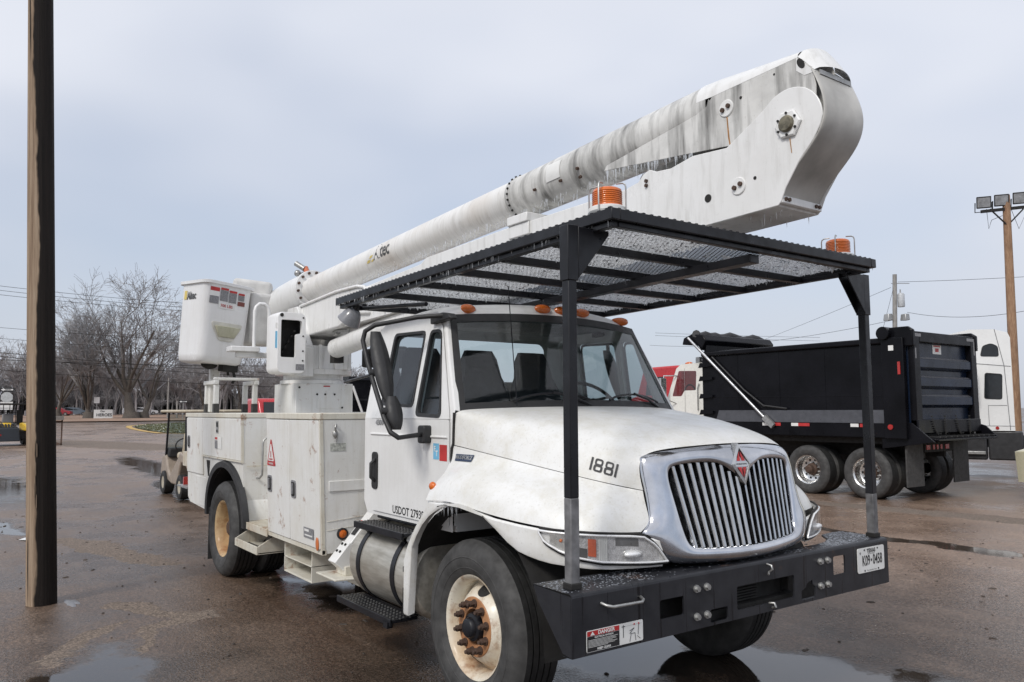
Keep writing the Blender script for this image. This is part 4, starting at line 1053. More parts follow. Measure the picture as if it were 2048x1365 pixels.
# floor and firewall
cabmesh.box(XR + 0.02, XF, -1.0, 1.0, 1.00, 1.04); 
cabmesh.grid([[(XF + 0.0, -1.02, 1.04), (XF + 0.0, 1.02, 1.04)], [(XF, -1.02, 1.76), (XF, 1.02, 1.76)]])
for s in (-1, 1):   # windscreen pillars
    cabmesh.grid([[(-.352, s * 1.029, 1.72), (-.345, s * 1.018, 1.775), (-.335, s * .99, 1.77)], [(-.362, s * 1.020, 1.775), (-.350, s * 1.012, 1.79), (-.345, s * .985, 1.79)], [(-.52, s * .965, 2.10), (-.505, s * .957, 2.10), (-.500, s * .925, 2.10)], [(-.682, s * .902, 2.42), (-.668, s * .893, 2.425), (-.660, s * .86, 2.43)]])
cabo = obj('cab', cabmesh, 'white', T, smooth=20)
# roof with crown
rows = []
for x, z, hw, cr in ((-0.665, 2.436, 0.885, 0.035), (-0.70, 2.468, 0.885, 0.055), (-0.80, 2.505, 0.882, 0.065), (-1.1, 2.525, 0.878, 0.07), (-1.45, 2.515, 0.872, 0.065), (XR - 0.005, 2.44, 0.872, 0.05), (XR - 0.005, 2.37, 0.90, 0.0)):
    row = []
    for t in np.linspace(-1, 1, 15):
        bow = 0.13 * (1 - t * t) if x > -0.9 else 0.05 * (1 - t * t) * (1 if x > -1.3 else 0)
        edge = max(0, abs(t) - 0.86) / 0.14
        row.append((x + bow, hw * t + (0.02 * edge if t > 0 else -0.02 * edge), z + cr * (1 - t * t) - 0.05 * edge ** 2))
    rows.append(row)
mb = MB(); mb.grid(rows); roof = obj('roof', mb, 'white', cabo, smooth=60, sub=1)
def wsp(t, u, off=0.0):   # windscreen surface; t across -1..1, u 0 bottom..1 top
    bow = lerp(0.19, 0.13, u) * (1 - t * t); x = lerp(-0.345, -0.655, u) + bow; y = t * lerp(1.0, 0.875, u); z = lerp(1.772, 2.438, u) + lerp(0.025, 0.035, u) * (1 - t * t)
    return (x + off * 0.9, y, z + off * 0.42)
def wgrid(t0, t1, u0, u1, off, a=18, b=6): 
    m_ = MB(); m_.grid([[wsp(lerp(t0, t1, i / a), lerp(u0, u1, j / b), off) for j in range(b + 1)] for i in range(a + 1)]); return m_
ws = obj('windscreen', wgrid(-0.955, 0.955, 0.055, 0.925, -0.006), 'glass', cabo, smooth=60)
mb = MB()
for t0, t1, u0, u1 in ((-1, -0.95, 0, 1), (0.95, 1, 0, 1), (-0.96, 0.96, 0, 0.07), (-0.96, 0.96, 0.915, 1)):
    m_ = wgrid(t0, t1, u0, u1, 0.0, 14, 6); mb.add(m_.v, m_.f)
obj('windscreen_seal', mb, 'blackmatte', ws, smooth=60)
for y0, y1, tip in ((-0.62, -0.02, 0), (0.16, 0.74, 0)):   # wipers
    mb = MB(); ta, tb = y0 / 0.97, y1 / 0.97
    mb.tube([wsp(lerp(ta, tb, k / 8), 0.06 + 0.07 * math.sin(math.pi * k / 8) ** 0.7, 0.018) for k in range(9)], 0.008, 6)
    mb.tube([wsp(tb, 0.02, 0.0), wsp(lerp(ta, tb, .75), 0.08, 0.03), wsp(lerp(ta, tb, .5), 0.13, 0.03)], 0.010, 6)
    obj('wiper', mb, 'black', ws, smooth=50)
# marker lights
for y in (-0.73, -0.13, 0.06, 0.25, 0.73):
    t = y / 0.885; mb = MB(); mb.lathe([(0.001, 0.036), (0.04, 0.032), (0.066, 0.02), (0.078, 0.0)], (0, 0, 0), 24, 'x'); mb.v = [(x * 1.0, y2 * 1.0, z * 0.46) for x, y2, z in mb.v]
    obj('marker_light', mb, 'orange', roof, smooth=60, loc=(-0.690 + 0.13 * (1 - t * t) + 0.0, y, 2.470 + 0.050 * (1 - t * t)), rot=(0, R(-14), R(-20 * t)))
# doors
for s in (-1, 1):
    f3 = lambda a, b, s=s: (a, s * -(DY(a, b) - 0.006), b)
    g3 = lambda a, b, s=s: (a, s * -(DY(a, b) - 0.012), b)
    dlow = [(-1.545, 1.22), (-1.50, 1.03), (-0.385, 1.03), (-0.385, 1.715), (-1.545, 1.715)]
    dup_ = [(-1.545, 1.718), (-0.385, 1.718), (-0.40, 1.76), (-0.675, 2.365), (-0.72, 2.39), (-1.50, 2.405), (-1.545, 2.37)]
    mb = MB()
    for o_, hs in ((rpoly(dlow, 0.02, 2), []), (dup_, [rpoly([(-1.405, 1.815), (-0.895, 1.795), (-0.885, 2.345), (-1.375, 2.36)], 0.05), rpoly([(-0.845, 1.735), (-0.485, 1.724), (-0.665, 2.335), (-0.822, 2.345)], 0.05)])):
        vs_, fs_ = fill2d(o_, hs, g3); mb.add(vs_, fs_); n_ = len(o_)
        mb.add([g3(*p) for p in o_] + [f3(a, b) for a, b in o_], [(k, (k + 1) % n_, n_ + (k + 1) % n_, n_ + k) for k in range(n_)])
    door = obj('door', mb, 'white', T, smooth=20)
    # belt crease
    mb = MB(); mb.tube([(-1.53, s * 1.044, 1.60), (-0.40, s * 1.044, 1.60)], 0.008, 8); obj('belt_crease', mb, 'white', door, smooth=60)
    for nm, pp, gm in (('window', [(-1.405, 1.815), (-0.895, 1.795), (-0.885, 2.345), (-1.375, 2.36)], 'sideglass'), ('quarter_window', [(-0.845, 1.735), (-0.485, 1.724), (-0.665, 2.335), (-0.822, 2.345)], 'sideglass')):
        o_ = rpoly(pp, 0.05); c_ = (sum(p[0] for p in o_) / len(o_), sum(p[1] for p in o_) / len(o_))
        i_ = [(lerp(a, c_[0], 0.10 if nm == 'window' else 0.16), lerp(b, c_[1], 0.075)) for a, b in o_]
        mb = MB(); vs_, fs_ = fill2d(i_, [], lambda a, b: (a, s * -(DY(a, b) + 0.006), b)); mb.add(vs_, fs_); w_ = obj(nm, mb, gm, door, smooth=0)
        mb = MB(); n_ = len(o_)
        mb.add([(a, s * -(DY(a, b) - 0.017), b) for a, b in o_] + [(a, s * -(DY(a, b) - 0.015), b) for a, b in i_] + [(a, s * -(DY(a, b) + 0.01), b) for a, b in i_],
               [(k, (k + 1) % n_, n_ + (k + 1) % n_, n_ + k) for k in range(n_)] + [(n_ + k, n_ + (k + 1) % n_, 2 * n_ + (k + 1) % n_, 2 * n_ + k) for k in range(n_)])
        obj('window_seal', mb, 'blackmatte', door, smooth=30)
    mb = MB(); mb.prism(rrect(-1.500, -1.405, 1.19, 1.465, 0.03), lambda a, b: (a, s * 1.040, b), lambda a, b: (a, s * 1.052, b))
    mb.tube([(-1.44, s * 1.05, 1.25), (-1.44, s * 1.085, 1.28), (-1.44, s * 1.085, 1.38), (-1.44, s * 1.05, 1.41)], 0.014, 8)
    obj('door_handle', mb, 'blackmatte', door, bevel=0.003)
    if s < 0:
        mb = MB(); vs_, fs_ = text_flat('USDOT 2793818', 0.078, 0.0012, 1.0); kx = 0.535 / (2 * max(v[0] for v in vs_)); mb.add([(-0.897 + a * kx, -1.0435, 1.066 + b) for a, b in vs_], fs_)
        tag(obj('door_lettering', mb, 'decalblack', door, smooth=0), 'black lettering USDOT 2793818 along the door bottom')
        mb = MB(); mb.mat(0); patch(mb, (-0.545, -1.0435, 1.505), (1, 0, 0), (0, 0, 1), 0.075, 0.105); mb.mat(1); patch(mb, (-0.453, -1.0435, 1.498), (1, 0, 0), (0, 0, 1), 0.095, 0.105)
        mb.mat(2); add_text(mb, 'F', (-0.56, -1.0450, 1.52), (1, 0, 0), (0, 0, 1), 0.05, 0.001); add_text(mb, 'T', (-0.535, -1.0450, 1.49), (1, 0, 0), (0, 0, 1), 0.05, 0.001)
        obj('door_stickers', mb, ['decalblue', 'decalred', 'decalwhite'], door, smooth=0)
        mb = MB(); add_text(mb, '4300', (-1.385, -1.0445, 1.685), (1, 0, 0), (0, 0, 1), 0.055, 0.003, 1.2); obj('model_badge', mb, 'polished', door, smooth=0)
# gap between the cab and hood
mb = MB()
for s in (-1, 1): mb.tube([(XF + 0.006, s * 1.026, 1.76), (XF + 0.006, s * 1.032, 1.56), (XF - 0.006, s * 1.036, 1.53), (XF - 0.006, s * 1.040, 1.36)], 0.010, 6)
obj('hood_gap_seal', mb, 'under', T, smooth=40)
# interior
mb = MB()
mb.prism([(-0.36, 1.05), (-0.36, 1.78), (-0.42, 1.80), (-0.72, 1.745), (-0.78, 1.66), (-0.74, 1.40), (-0.66, 1.05)], lambda a, b: (a, -0.96, b), lambda a, b: (a, 0.96, b))
obj('dashboard', mb, 'interior', cabo, bevel=0.015)
def seat(y):
    mb = MB(); mb.box(-1.42, -0.95, y - 0.24, y + 0.24, 1.28, 1.50)
    rows = []
    for z, x, w, d in ((1.46, -1.36, .25, .11), (1.72, -1.41, .26, .11), (1.95, -1.45, .24, .10), (2.05, -1.47, .19, .09), (2.20, -1.50, .165, .08), (2.27, -1.51, .13, .06)):
        rows.append([(x + d / 2, y - w, z), (x + d / 2 + .02, y, z), (x + d / 2, y + w, z), (x - d / 2, y + w, z), (x - d / 2, y, z), (x - d / 2, y - w, z), (x + d / 2, y - w, z)])
    mb.grid(rows); mb.add(rows[-1][:6], [(0, 1, 2, 3, 4, 5)]); mb.box(-1.40, -1.0, y - .2, y + .2, 1.05, 1.28)
    return mb
for y in (-0.62, -0.08, 0.47): obj('seat', seat(y), 'seat', cabo, bevel=0.02)
mb = MB(); cx, cy, cz = -0.84, 0.60, 1.85; tl = R(48)
ring_ = [(cx - 0.22 * math.sin(a) * math.sin(tl) * -1 * -1, cy + 0.22 * math.cos(a), cz + 0.22 * math.sin(a) * math.cos(tl)) for a in np.linspace(0, 2 * math.pi, 33)]
mb.tube(ring_, 0.015, 8, caps=False)
for a in (0.2, math.pi - 0.2, -math.pi / 2): mb.tube([(cx, cy, cz), (cx - 0.22 * math.sin(a) * math.sin(tl), cy + 0.22 * math.cos(a), cz + 0.22 * math.sin(a) * math.cos(tl))], 0.012, 6)
mb.tube([(cx, cy, cz), (-0.70, 0.52, 1.66)], 0.03, 8)
obj('steering_wheel', mb, 'blackmatte', cabo, smooth=50)
mb = MB(); mb.box(-1.60, -0.80, -0.86, 0.86, 2.44, 2.455); obj('headliner', mb, 'interior', cabo)
# antenna in front of the windscreen
mb = MB(); mb.tube([(-0.20, -0.63, 1.80), (-0.34, -0.60, 2.62)], 0.0035, 5); obj('antenna', mb, 'black', cabo)

# ---- mirrors
for s in (-1, 1):
    mb = MB(); Y = lambda y: s * y
    mb.tube([(-0.60, Y(0.93), 2.425), (-0.74, Y(1.08), 2.415), (-0.95, Y(1.30), 2.365), (-1.0, Y(1.35), 2.325), (-1.01, Y(1.362), 2.26), (-0.93, Y(1.36), 2.10), (-0.85, Y(1.36), 1.98), (-0.68, Y(1.358), 1.73), (-0.60, Y(1.35), 1.635), (-0.565, Y(1.31), 1.60), (-0.655, Y(1.09), 1.615)], 0.0165, 10)
    mir = obj('mirror_arm', mb, 'blackmatte', T, smooth=50)
    mb = MB(); mb.prism(rrect(-0.70, -0.61, 1.555, 1.675, 0.02), lambda a, b: (a, Y(1.035), b), lambda a, b: (a, Y(1.10), b))
    if s < 0: mb.prism([(-0.78, 2.375), (-0.50, 2.395), (-0.54, 2.43), (-0.62, 2.445), (-0.78, 2.435)], lambda a, b: (a, Y(0.90), b), lambda a, b: (a, Y(0.96), b))
    else: mb.box(-0.70, -0.60, 0.88, 0.93, 2.40, 2.44)
    obj('bracket', mb, 'blackmatte', mir, bevel=0.008)
    def head(c, w, d, h, lean):
        m_ = MB(); rows = []
        for k in range(9):
            t = k / 8; z = c[2] + h * (t - 0.5); k_ = math.sin(math.pi * (0.08 + 0.84 * t)) ** 0.45; x = c[0] + lean * (0.5 - t)
            rows.append([(x + d * k_ * math.cos(a) * (1 if math.cos(a) > 0 else 0.22), Y(c[1] + w * k_ * math.sin(a)), z) for a in np.linspace(0, 2 * math.pi, 17)])
        m_.grid(rows); m_.add(rows[0][:-1], [tuple(range(16))]); m_.add(rows[-1][:-1], [tuple(range(16))]); return m_
    obj('mirror_head', head((-0.865, 1.29, 2.085), 0.070, 0.065, 0.47, 0.20), 'blackmatte', mir, smooth=60, sub=1)
    obj('convex_mirror', head((-0.685, 1.285, 1.76), 0.062, 0.055, 0.22, 0.07), 'blackmatte', mir, smooth=60, sub=1)
    mb = MB(); mb.cyl((-0.88, Y(1.37), 2.03), (-0.86, Y(1.31), 2.03), 0.026, n=12); mb.cyl((-0.70, Y(1.37), 1.77), (-0.68, Y(1.31), 1.77), 0.026, n=12); obj('clamp', mb, 'blackmatte', mir)
    if s > 0:
        for o_ in [mir] : o_.location = (-0.42, -0.04, 0)
    if s < 0:
        mb = MB(); mb.tube([(-0.87, -1.37, 2.015), (-1.45, -1.30, 1.985)], 0.010, 8); obj('stay_rod', mb, 'black', mir, smooth=50)
        mb = MB(); mb.tube([(-1.93, -1.03, 2.60), (-0.80, -0.98, 2.52)], 0.016, 8); obj('stay_rod', mb, 'black', mir, smooth=50)

# ---- fuel tank and steps
mb = MB(); tx0, tx1, ty, tz, tr = -1.60, -0.585, -0.905, 0.665, 0.290
mb.lathe([(0.001, tx0 - 0.01), (0.20, tx0 - 0.005), (0.26, tx0 + 0.01), (0.285, tx0 + 0.035), (tr, tx0 + 0.06), (tr, tx0 + 0.5), (tr, tx1 - 0.06), (0.285, tx1 - 0.035), (0.26, tx1 - 0.01), (0.001, tx1)], (0, ty, tz), 56, 'x')
tank = obj('fuel_tank', mb, 'tank', T, smooth=40)
for x in (-1.40, -0.86):
    mb = MB(); mb.lathe([(tr + 0.001, x - 0.028), (tr + 0.008, x - 0.028), (tr + 0.008, x + 0.028), (tr + 0.001, x + 0.028)], (0, ty, tz), 56, 'x', close=True); obj('tank_strap', mb, 'black', tank, smooth=40)
mb = MB(); a = R(128); d_ = Vector((0, math.cos(a), math.sin(a))); p_ = Vector((-0.70, ty, tz)) + d_ * (tr - 0.01); mb.cyl(p_, p_ + d_ * 0.035, 0.05, n=20); mb.cyl(p_ + d_ * 0.035, p_ + d_ * 0.075, 0.058, 0.054, n=20); obj('fuel_cap', mb, 'steel', tank, smooth=40)
def step(x0, x1, y0, y1, z, nm):
    mb = MB(); mb.box(x0, x1, y0, y1, z - 0.022, z); mb.box(x0, x1, y0 - 0.006, y0 + 0.012, z - 0.04, z + 0.006); mb.cyl((x0 + .03, y1, z + 0.03), (x1 + .02, y1, z + 0.03), 0.014, n=10)
    st_ = obj(nm, mb, 'black', T, bevel=0.003)
    mb = MB(); nx_ = int((x1 - x0) / 0.045)
    for i in range(nx_):
        for j in range(4): mb.cyl((x0 + 0.03 + i * 0.045 + (j % 2) * .02, y0 + 0.03 + j * (y1 - y0 - .05) / 4, z), (x0 + 0.03 + i * 0.045 + (j % 2) * .02, y0 + 0.03 + j * (y1 - y0 - .05) / 4, z + 0.008), 0.010, 0.007, n=8)
    tag(obj('grip_studs', mb, simple('worn_tread', (0.06, 0.058, 0.055), 0.5, 0.3, var=.4), st_), kind='stuff')
    return st_
s1 = step(-1.50, -0.74, -1.185, -1.0, 0.955, 'cab_step')
mb = MB()
for x in (-1.40, -0.86): mb.bar((x, -1.17, 0.94), (x, -1.10, 0.88), 0.05, 0.02); 
obj('bracket', mb, 'black', s1)
s2 = step(-1.58, -0.72, -1.275, -1.075, 0.415, 'cab_step')
mb = MB()
for x in (-1.40, -0.86): mb.bar((x, -1.08, 0.40), (x, -0.92, 0.385), 0.05, 0.02)
mb.box(-0.80, -0.74, -1.29, -1.25, 0.36, 0.40); obj('bracket', mb, 'black', s2)
# battery box behind tank
mb = MB(); mb.box(-1.5, -0.75, -0.75, -0.48, 0.55, 0.98); obj('battery_box', mb, 'trim', T, bevel=0.02)

# ---- utility body ------------------------------------------------------------
YB = -1.2
body = None
mb = MB()
# tall front cabinet
mb.box(-3.405, -2.105, YB + 0.012, -0.62, 0.625, 1.70)
mb.box(-3.405, -2.105, 0.62, -YB, 0.625, 1.70)
# headboard between the side packs, deck
mb.box(-2.165, -2.105, -0.62, 0.62, 0.90, 1.60)
mb.box(-6.45, -2.105, -0.62, 0.62, 0.90, 0.95)
body = obj('utility_body', mb.shear(), 'bodywhite', T, bevel=0.004)
# lids
mb = MB(); mb.box(-3.42, -2.10, YB - 0.012, -0.60, 1.702, 1.755); mb.box(-3.42, -2.10, 0.60, 1.21, 1.702, 1.755)
mb.box(-6.52, -4.175, YB - 0.012, -0.60, 1.702, 1.752); mb.box(-6.52, -4.175, 0.60, 1.21, 1.702, 1.752)
obj('lid_trim', mb.shear(), 'trim', body, bevel=0.006)
# rear cabinet with the wheel arch cut out of its side
arc = [(-4.775 + 0.66 * math.cos(R(a)), 0.63 + 0.545 * math.sin(R(a))) for a in range(0, 181, 9)]
side_poly = [(-4.18, 1.70), (-4.18, 0.63)] + arc + [(-5.62, 0.63), (-6.36, 0.66), (-6.46, 0.72), (-6.46, 1.70)]
mb = MB()
for s in (-1, 1):
    vs_, fs_ = fill2d(side_poly, [], lambda a, b: (a, s * 1.2, b)); mb.add(vs_, fs_)
    mb.grid([[(p[0], s * 1.2, p[1]), (p[0], s * 0.62, p[1])] for p in side_poly[1:]])
    yi = s * 0.62
    mb.add([(-4.18, s * 1.2, 0.63), (-4.18, yi, 0.63), (-4.18, yi, 1.70), (-4.18, s * 1.2, 1.70)], [(0, 1, 2, 3)])
    mb.add([(-6.46, yi, 0.9), (-4.18, yi, 0.9), (-4.18, yi, 1.70), (-6.46, yi, 1.70)], [(0, 1, 2, 3)])
obj('rear_cabinet', mb.shear(), 'bodywhite', body, smooth=25)
# black rubber arch flare
mb = MB(); rows = []
for a in range(-3, 184, 6):
    c_, s_ = math.cos(R(a)), math.sin(R(a))
    rows.append([(-4.775 + 0.655 * c_, -1.195, 0.63 + 0.54 * s_), (-4.775 + 0.655 * c_, -1.245, 0.63 + 0.54 * s_), (-4.775 + 0.735 * c_, -1.245, 0.63 + 0.60 * s_), (-4.775 + 0.75 * c_, -1.19, 0.63 + 0.615 * s_)])
mb.grid(rows); obj('arch_flare', mb.shear(), 'blackmatte', body, smooth=30)
mb = MB(); rows = [[(-4.775 + 0.655 * math.cos(R(a)), -1.19, 0.63 + 0.54 * math.sin(R(a))), (-4.775 + 0.655 * math.cos(R(a)), -0.6, 0.63 + 0.54 * math.sin(R(a)))] for a in range(0, 181, 9)]
mb.grid(rows); mb.add([(-5.5, -0.61, 0.3), (-4.0, -0.61, 0.3), (-4.0, -0.61, 1.2), (-5.5, -0.61, 1.2)], [(0, 1, 2, 3)])
obj('wheel_well', mb, 'under', body, smooth=40)
def bdoor(pts, name='cabinet_door', rr=0.01, y=YB, th=0.014, mat='bodywhite'):
    m_ = MB(); m_.prism(rpoly(pts, rr, 2), lambda a, b: (a, y, b), lambda a, b: (a, y - th, b)); return obj(name, m_.shear(), mat, body, bevel=0.003)
d1 = bdoor([(-3.395, 0.66), (-2.815, 0.66), (-2.815, 1.695), (-3.395, 1.695)], y=YB + 0.012, th=0.024)
d2 = bdoor([(-2.805, 0.66), (-2.125, 0.66), (-2.125, 1.695), (-2.805, 1.695)], y=YB + 0.012, th=0.024)
d3 = bdoor([(-6.44, 1.03), (-5.70, 1.03), (-5.70, 1.69), (-6.44, 1.69)])
d4 = bdoor([(-5.68, 1.265), (-4.20, 1.265), (-4.20, 1.69), (-5.68, 1.69)])
bdoor([(-6.06, 0.66), (-5.60, 0.66), (-5.60, 1.0), (-6.06, 1.0)], 'access_panel', th=0.006)
mb = MB(); mb.box(-5.69, -4.182, YB - 0.024, YB, 1.248, 1.262); mb.box(-4.196, -4.176, YB - 0.016, YB + 0.01, 1.24, 1.70); mb.box(-3.41, -2.10, YB - 0.004, YB + 0.03, 0.618, 0.655); mb.box(-2.122, -2.100, YB - 0.008, YB + 0.02, 0.625, 1.70)
obj('edge_trim', mb.shear(), 'trim', body)
def latch(x, z, par):
    m_ = MB(); m_.mat(1).prism(rrect(x - .055, x + .055, z - .075, z + .075, .025), lambda a, b: (a, YB - .012, b), lambda a, b: (a, YB - .020, b)); m_.mat(0).prism(rrect(x - .040, x + .040, z - .06, z + .06, .02), lambda a, b: (a, YB - .019, b), lambda a, b: (a, YB - .024, b))
    m_.mat(1).prism(rrect(x - .012, x + .018, z - .045, z + .05, .008), lambda a, b: (a, YB - .022, b), lambda a, b: (a, YB - .034, b)); return obj('latch', m_.shear(), ['under', 'decalgrey'], par, smooth=0)
latch(-3.315, 1.105, d1); latch(-2.70, 1.10, d2); latch(-6.33, 1.40, d3)
# decals on the doors
def decal(par, name, parts, mats, label=None):
    m_ = MB()
    for i, x, z, w, h in parts: m_.mat(i); patch(m_, (x, YB - 0.0175 - 0.0015 * i, z), (1, 0, 0), (0, 0, 1), w, h)
    o = obj(name, m_.shear(), mats, par, smooth=0)
    if label: o['label'] = label
    return o
mb = MB(); x, z = -3.27, 1.375
mb.mat(0).prism(rpoly([(x - .115, z - .105), (x + .115, z - .105), (x + .012, z + .135), (x - .012, z + .135)], .02, 3), lambda a, b: (a, YB - .015, b), lambda a, b: (a, YB - .0165, b))
mb.mat(1).prism(rpoly([(x - .075, z - .062), (x + .075, z - .062), (x + .008, z + .095), (x - .008, z + .095)], .01, 2), lambda a, b: (a, YB - .016, b), lambda a, b: (a, YB - .018, b))
mb.mat(0); patch(mb, (x, YB - .0195, z - .0), (1, 0, 0), (0, 0, 1), .018, .06); patch(mb, (x, YB - .0195, z - .045), (1, 0, 0), (0, 0, 1), .09, .012)
mb.mat(1); add_text(mb, 'WARNING', (x, YB - .019, z - .086), (1, 0, 0), (0, 0, 1), .026, .0005)
obj('warning_triangle', mb.shear(), ['decalred', 'decalwhite'], d1, smooth=0)
decal(d4, 'warning_sticker', [(0, -5.02, 1.425, .26, .13), (1, -5.10, 1.472, .10, .026), (2, -5.10, 1.405, .10, .09)], ['decalwhite', 'decalred', 'decalgrey'])
mb = MB(); mb.mat(0).box(-5.10, -5.01, YB - .019, YB - .012, 1.53, 1.665); mb.mat(1).box(-5.075, -5.03, YB - .024, YB - .018, 1.60, 1.65); mb.mat(1).cyl((-5.055, YB - .018, 1.555), (-5.055, YB - .026, 1.555), .014, n=12); obj('latch', mb.shear(), ['steel', 'under'], d4, smooth=0)
decal(d2, 'rating_plate', [(0, -2.36, .765, .22, .085), (1, -2.40, .785, .10, .02), (1, -2.36, .745, .17, .012)], ['decalgrey', 'decalwhite'])
mb = MB(); mb.ball((-2.175, YB - 0.018, .70), (.032, .006, .055), 16, 8); obj('reflector', mb.shear(), simple('reflector_orange', (.55, .16, .05), .4), d2, smooth=60)
mb = MB(); mb.prism([(-5.56, 1.21), (-5.42, 1.21), (-5.47, 1.03), (-5.505, 1.03)], lambda a, b: (a, YB - .004, b), lambda a, b: (a, YB - .006, b)); obj('chock_recess', mb.shear(), 'under', body, smooth=0)
# details on the cabinet's front face
mb = MB(); FX = -2.105
mb.prism(rrect(-1.12, -0.985, 1.445, 1.51, .004, 1), lambda a, b: (FX + .001, a, b), lambda a, b: (FX + .003, a, b)); obj('worn_sticker', mb.shear(), simple('worn_sticker', (.45, .46, .42), .6, var=.4, vscale=50), body, smooth=0)
mb = MB(); mb.tube([(FX, -1.075, 1.655), (FX + .03, -1.078, 1.66), (FX + .04, -1.09, 1.64), (FX + .02, -1.08, 1.60), (FX + .012, -1.07, 1.55), (FX + .01, -1.075, 1.525)], .009, 8); mb.ball((FX + .012, -1.08, 1.585), (.02, .024, .035)); obj('hook', mb.shear(), 'steel', body, smooth=50)
mb = MB(); mb.box(FX, FX + .012, -1.14, -0.66, 1.12, 1.205); obj('weld_plate', mb.shear(), 'bodywhite', body, bevel=.004)
mb = MB(); mb.mat(0).lathe([(.048, 0), (.048, .012), (.036, .016), (.033, .012)], (FX, -1.03, .775), 24, 'x'); mb.mat(1).lathe([(.034, .012), (.02, .018), (.001, .02)], (FX, -1.03, .775), 24, 'x'); obj('side_lamp', mb.shear(), ['blackmatte', 'orange'], body, smooth=50)
mb = MB()
for z in (.95, 1.02): mb.tube([(FX + .004, -1.16, z - .14), (FX + .004, -.66, z - .10)], .002, 4)
obj('seam', mb.shear(), 'trim', body)
# step well between the cabinets
mb = MB(); mb.box(-4.18, -3.405, -1.19, -0.62, 0.63, 0.655); mb.box(-4.18, -3.405, -1.20, -1.19, 0.60, 0.668)
well = obj('step_well', mb, 'steprust', body, bevel=.003)
mb = MB()
for k in range(8): mb.box(-4.15 + k * .092, -4.10 + k * .092, -1.18, -0.7, 0.655, 0.668)
obj('grating', mb, 'steprust', well)
mb = MB(); mb.box(-4.18, -3.405, -0.645, -0.62, 0.655, 1.70); obj('well_back', mb, 'bodywhite', well)
mb = MB(); mb.tube([(-4.17, -0.90, 1.565), (-4.12, -0.905, 1.565), (-4.10, -1.02, 1.475), (-4.10, -1.03, 1.44), (-4.10, -1.03, 1.12), (-4.12, -1.05, 1.09), (-4.17, -1.06, 1.085)], .012, 8)
obj('grab_handle', mb, 'steel', well, smooth=50)
mb = MB(); mb.box(-4.16, -4.155, -1.17, -0.64, 1.205, 1.215); obj('seam', mb, 'trim', well)
# hanging side step
mb = MB(); mb.box(-4.20, -3.50, -1.25, -0.98, 0.425, 0.445); mb.box(-4.20, -3.50, -1.26, -1.245, 0.425, 0.50); 
for x in (-4.20, -3.515): mb.prism([(-1.25, .43), (-1.25, .50), (-1.02, .63), (-.90, .63), (-.90, .52), (-.98, .43)], lambda a, b: (x, a, b), lambda a, b: (x + .015, a, b))
obj('side_step', mb, 'steprust', body, bevel=.003)
mb = MB()
for k in range(12): mb.box(-4.17 + k * .055, -4.135 + k * .055, -1.235, -1.12, .4445, .4475)
obj('step_slots', mb, 'under', body)
# wheel chock cubby under the cabinet
mb = MB()
mb.box(-3.15, -2.48, -1.12, -0.66, .325, .34); mb.box(-3.15, -2.48, -1.12, -0.66, .455, .465); mb.box(-3.15, -2.48, -1.12, -0.66, .60, .62)
mb.box(-3.15, -3.135, -1.12, -0.66, .34, .60); mb.box(-2.495, -2.48, -1.12, -0.66, .34, .60); mb.box(-3.135, -2.495, -0.68, -0.66, .34, .60)
obj('chock_holder', mb, 'trim', body, bevel=.002)
mb = MB(); mb.box(-2.478, -1.85, -0.80, -0.62, .30, .58); obj('skid_plate', mb, 'trim', T, bevel=.006)
# mud flap and rear shelf
mb = MB(); mb.box(-5.42, -5.405, -1.20, -0.62, .10, .68); obj('mud_flap', mb, 'rubber', body)
mb = MB(); mb.box(-7.15, -6.46, -1.10, 1.10, 1.05, 1.24); mb.box(-7.15, -6.46, -0.95, 0.95, .70, 1.05)
shelf = obj('tail_shelf', mb, 'steprust', body, bevel=.008)
mb = MB(); mb.mat(0).box(-7.19, -7.15, -1.08, -.92, .80, .90); mb.mat(1).box(-7.25, -6.70, -1.14, -1.02, .78, .80)
obj('tail_lamp', mb, ['red', 'steel'], shelf)

# ---- outrigger
mb = MB()
a, b = Vector((-1.93, -0.66, 1.06)), Vector((-1.93, -1.10, 0.565))
mb.bar(a, b, .12, .145, up=(0, -.75, .66)); out_ = obj('outrigger', mb, 'white', T, bevel=.006)
mb = MB(); mb.bar(a.lerp(b, .76) + Vector((.0, 0, 0)), b + (b - a).normalized() * .03, .14, .165, up=(0, -.75, .66)); obj('outrigger_foot', mb, 'white', out_, bevel=.006)
nrm = Vector((0, -.75, .66)).normalized(); du = (b - a).normalized()
mb = MB()
for t in (.80, .90):
    for x in (-.03, .03): p_ = a.lerp(b, t) + nrm * .084 + Vector((x, 0, 0)); mb.cyl(p_, p_ + nrm * .008, .011, n=8)
obj('bolt', mb, 'under', out_)
mb = MB(); p_ = a.lerp(b, .52) + nrm * .0765; mb.mat(0); patch(mb, p_ + du * .045, (1, 0, 0), -du, .075, .085); mb.mat(1); patch(mb, p_ - du * .035, (1, 0, 0), -du, .075, .03); patch(mb, p_ - du * .16, (1, 0, 0), -du, .075, .025); mb.mat(0).bar(p_ - du * .02, p_ + du * .01, .012, .002, up=nrm)
obj('warning_sticker', mb, ['decalblack', 'decalred'], out_, smooth=0)
mb = MB(); mb.prism([(-2.14, -1.22), (-1.76, -1.22), (-1.70, -.90), (-2.10, -.86)], lambda a, b: (a, b, .475), lambda a, b: (a, b, .49)); mb.box(-2.02, -1.84, -1.10, -0.92, .49, .56); obj('outrigger_pad', mb, 'trim', out_, bevel=.004)

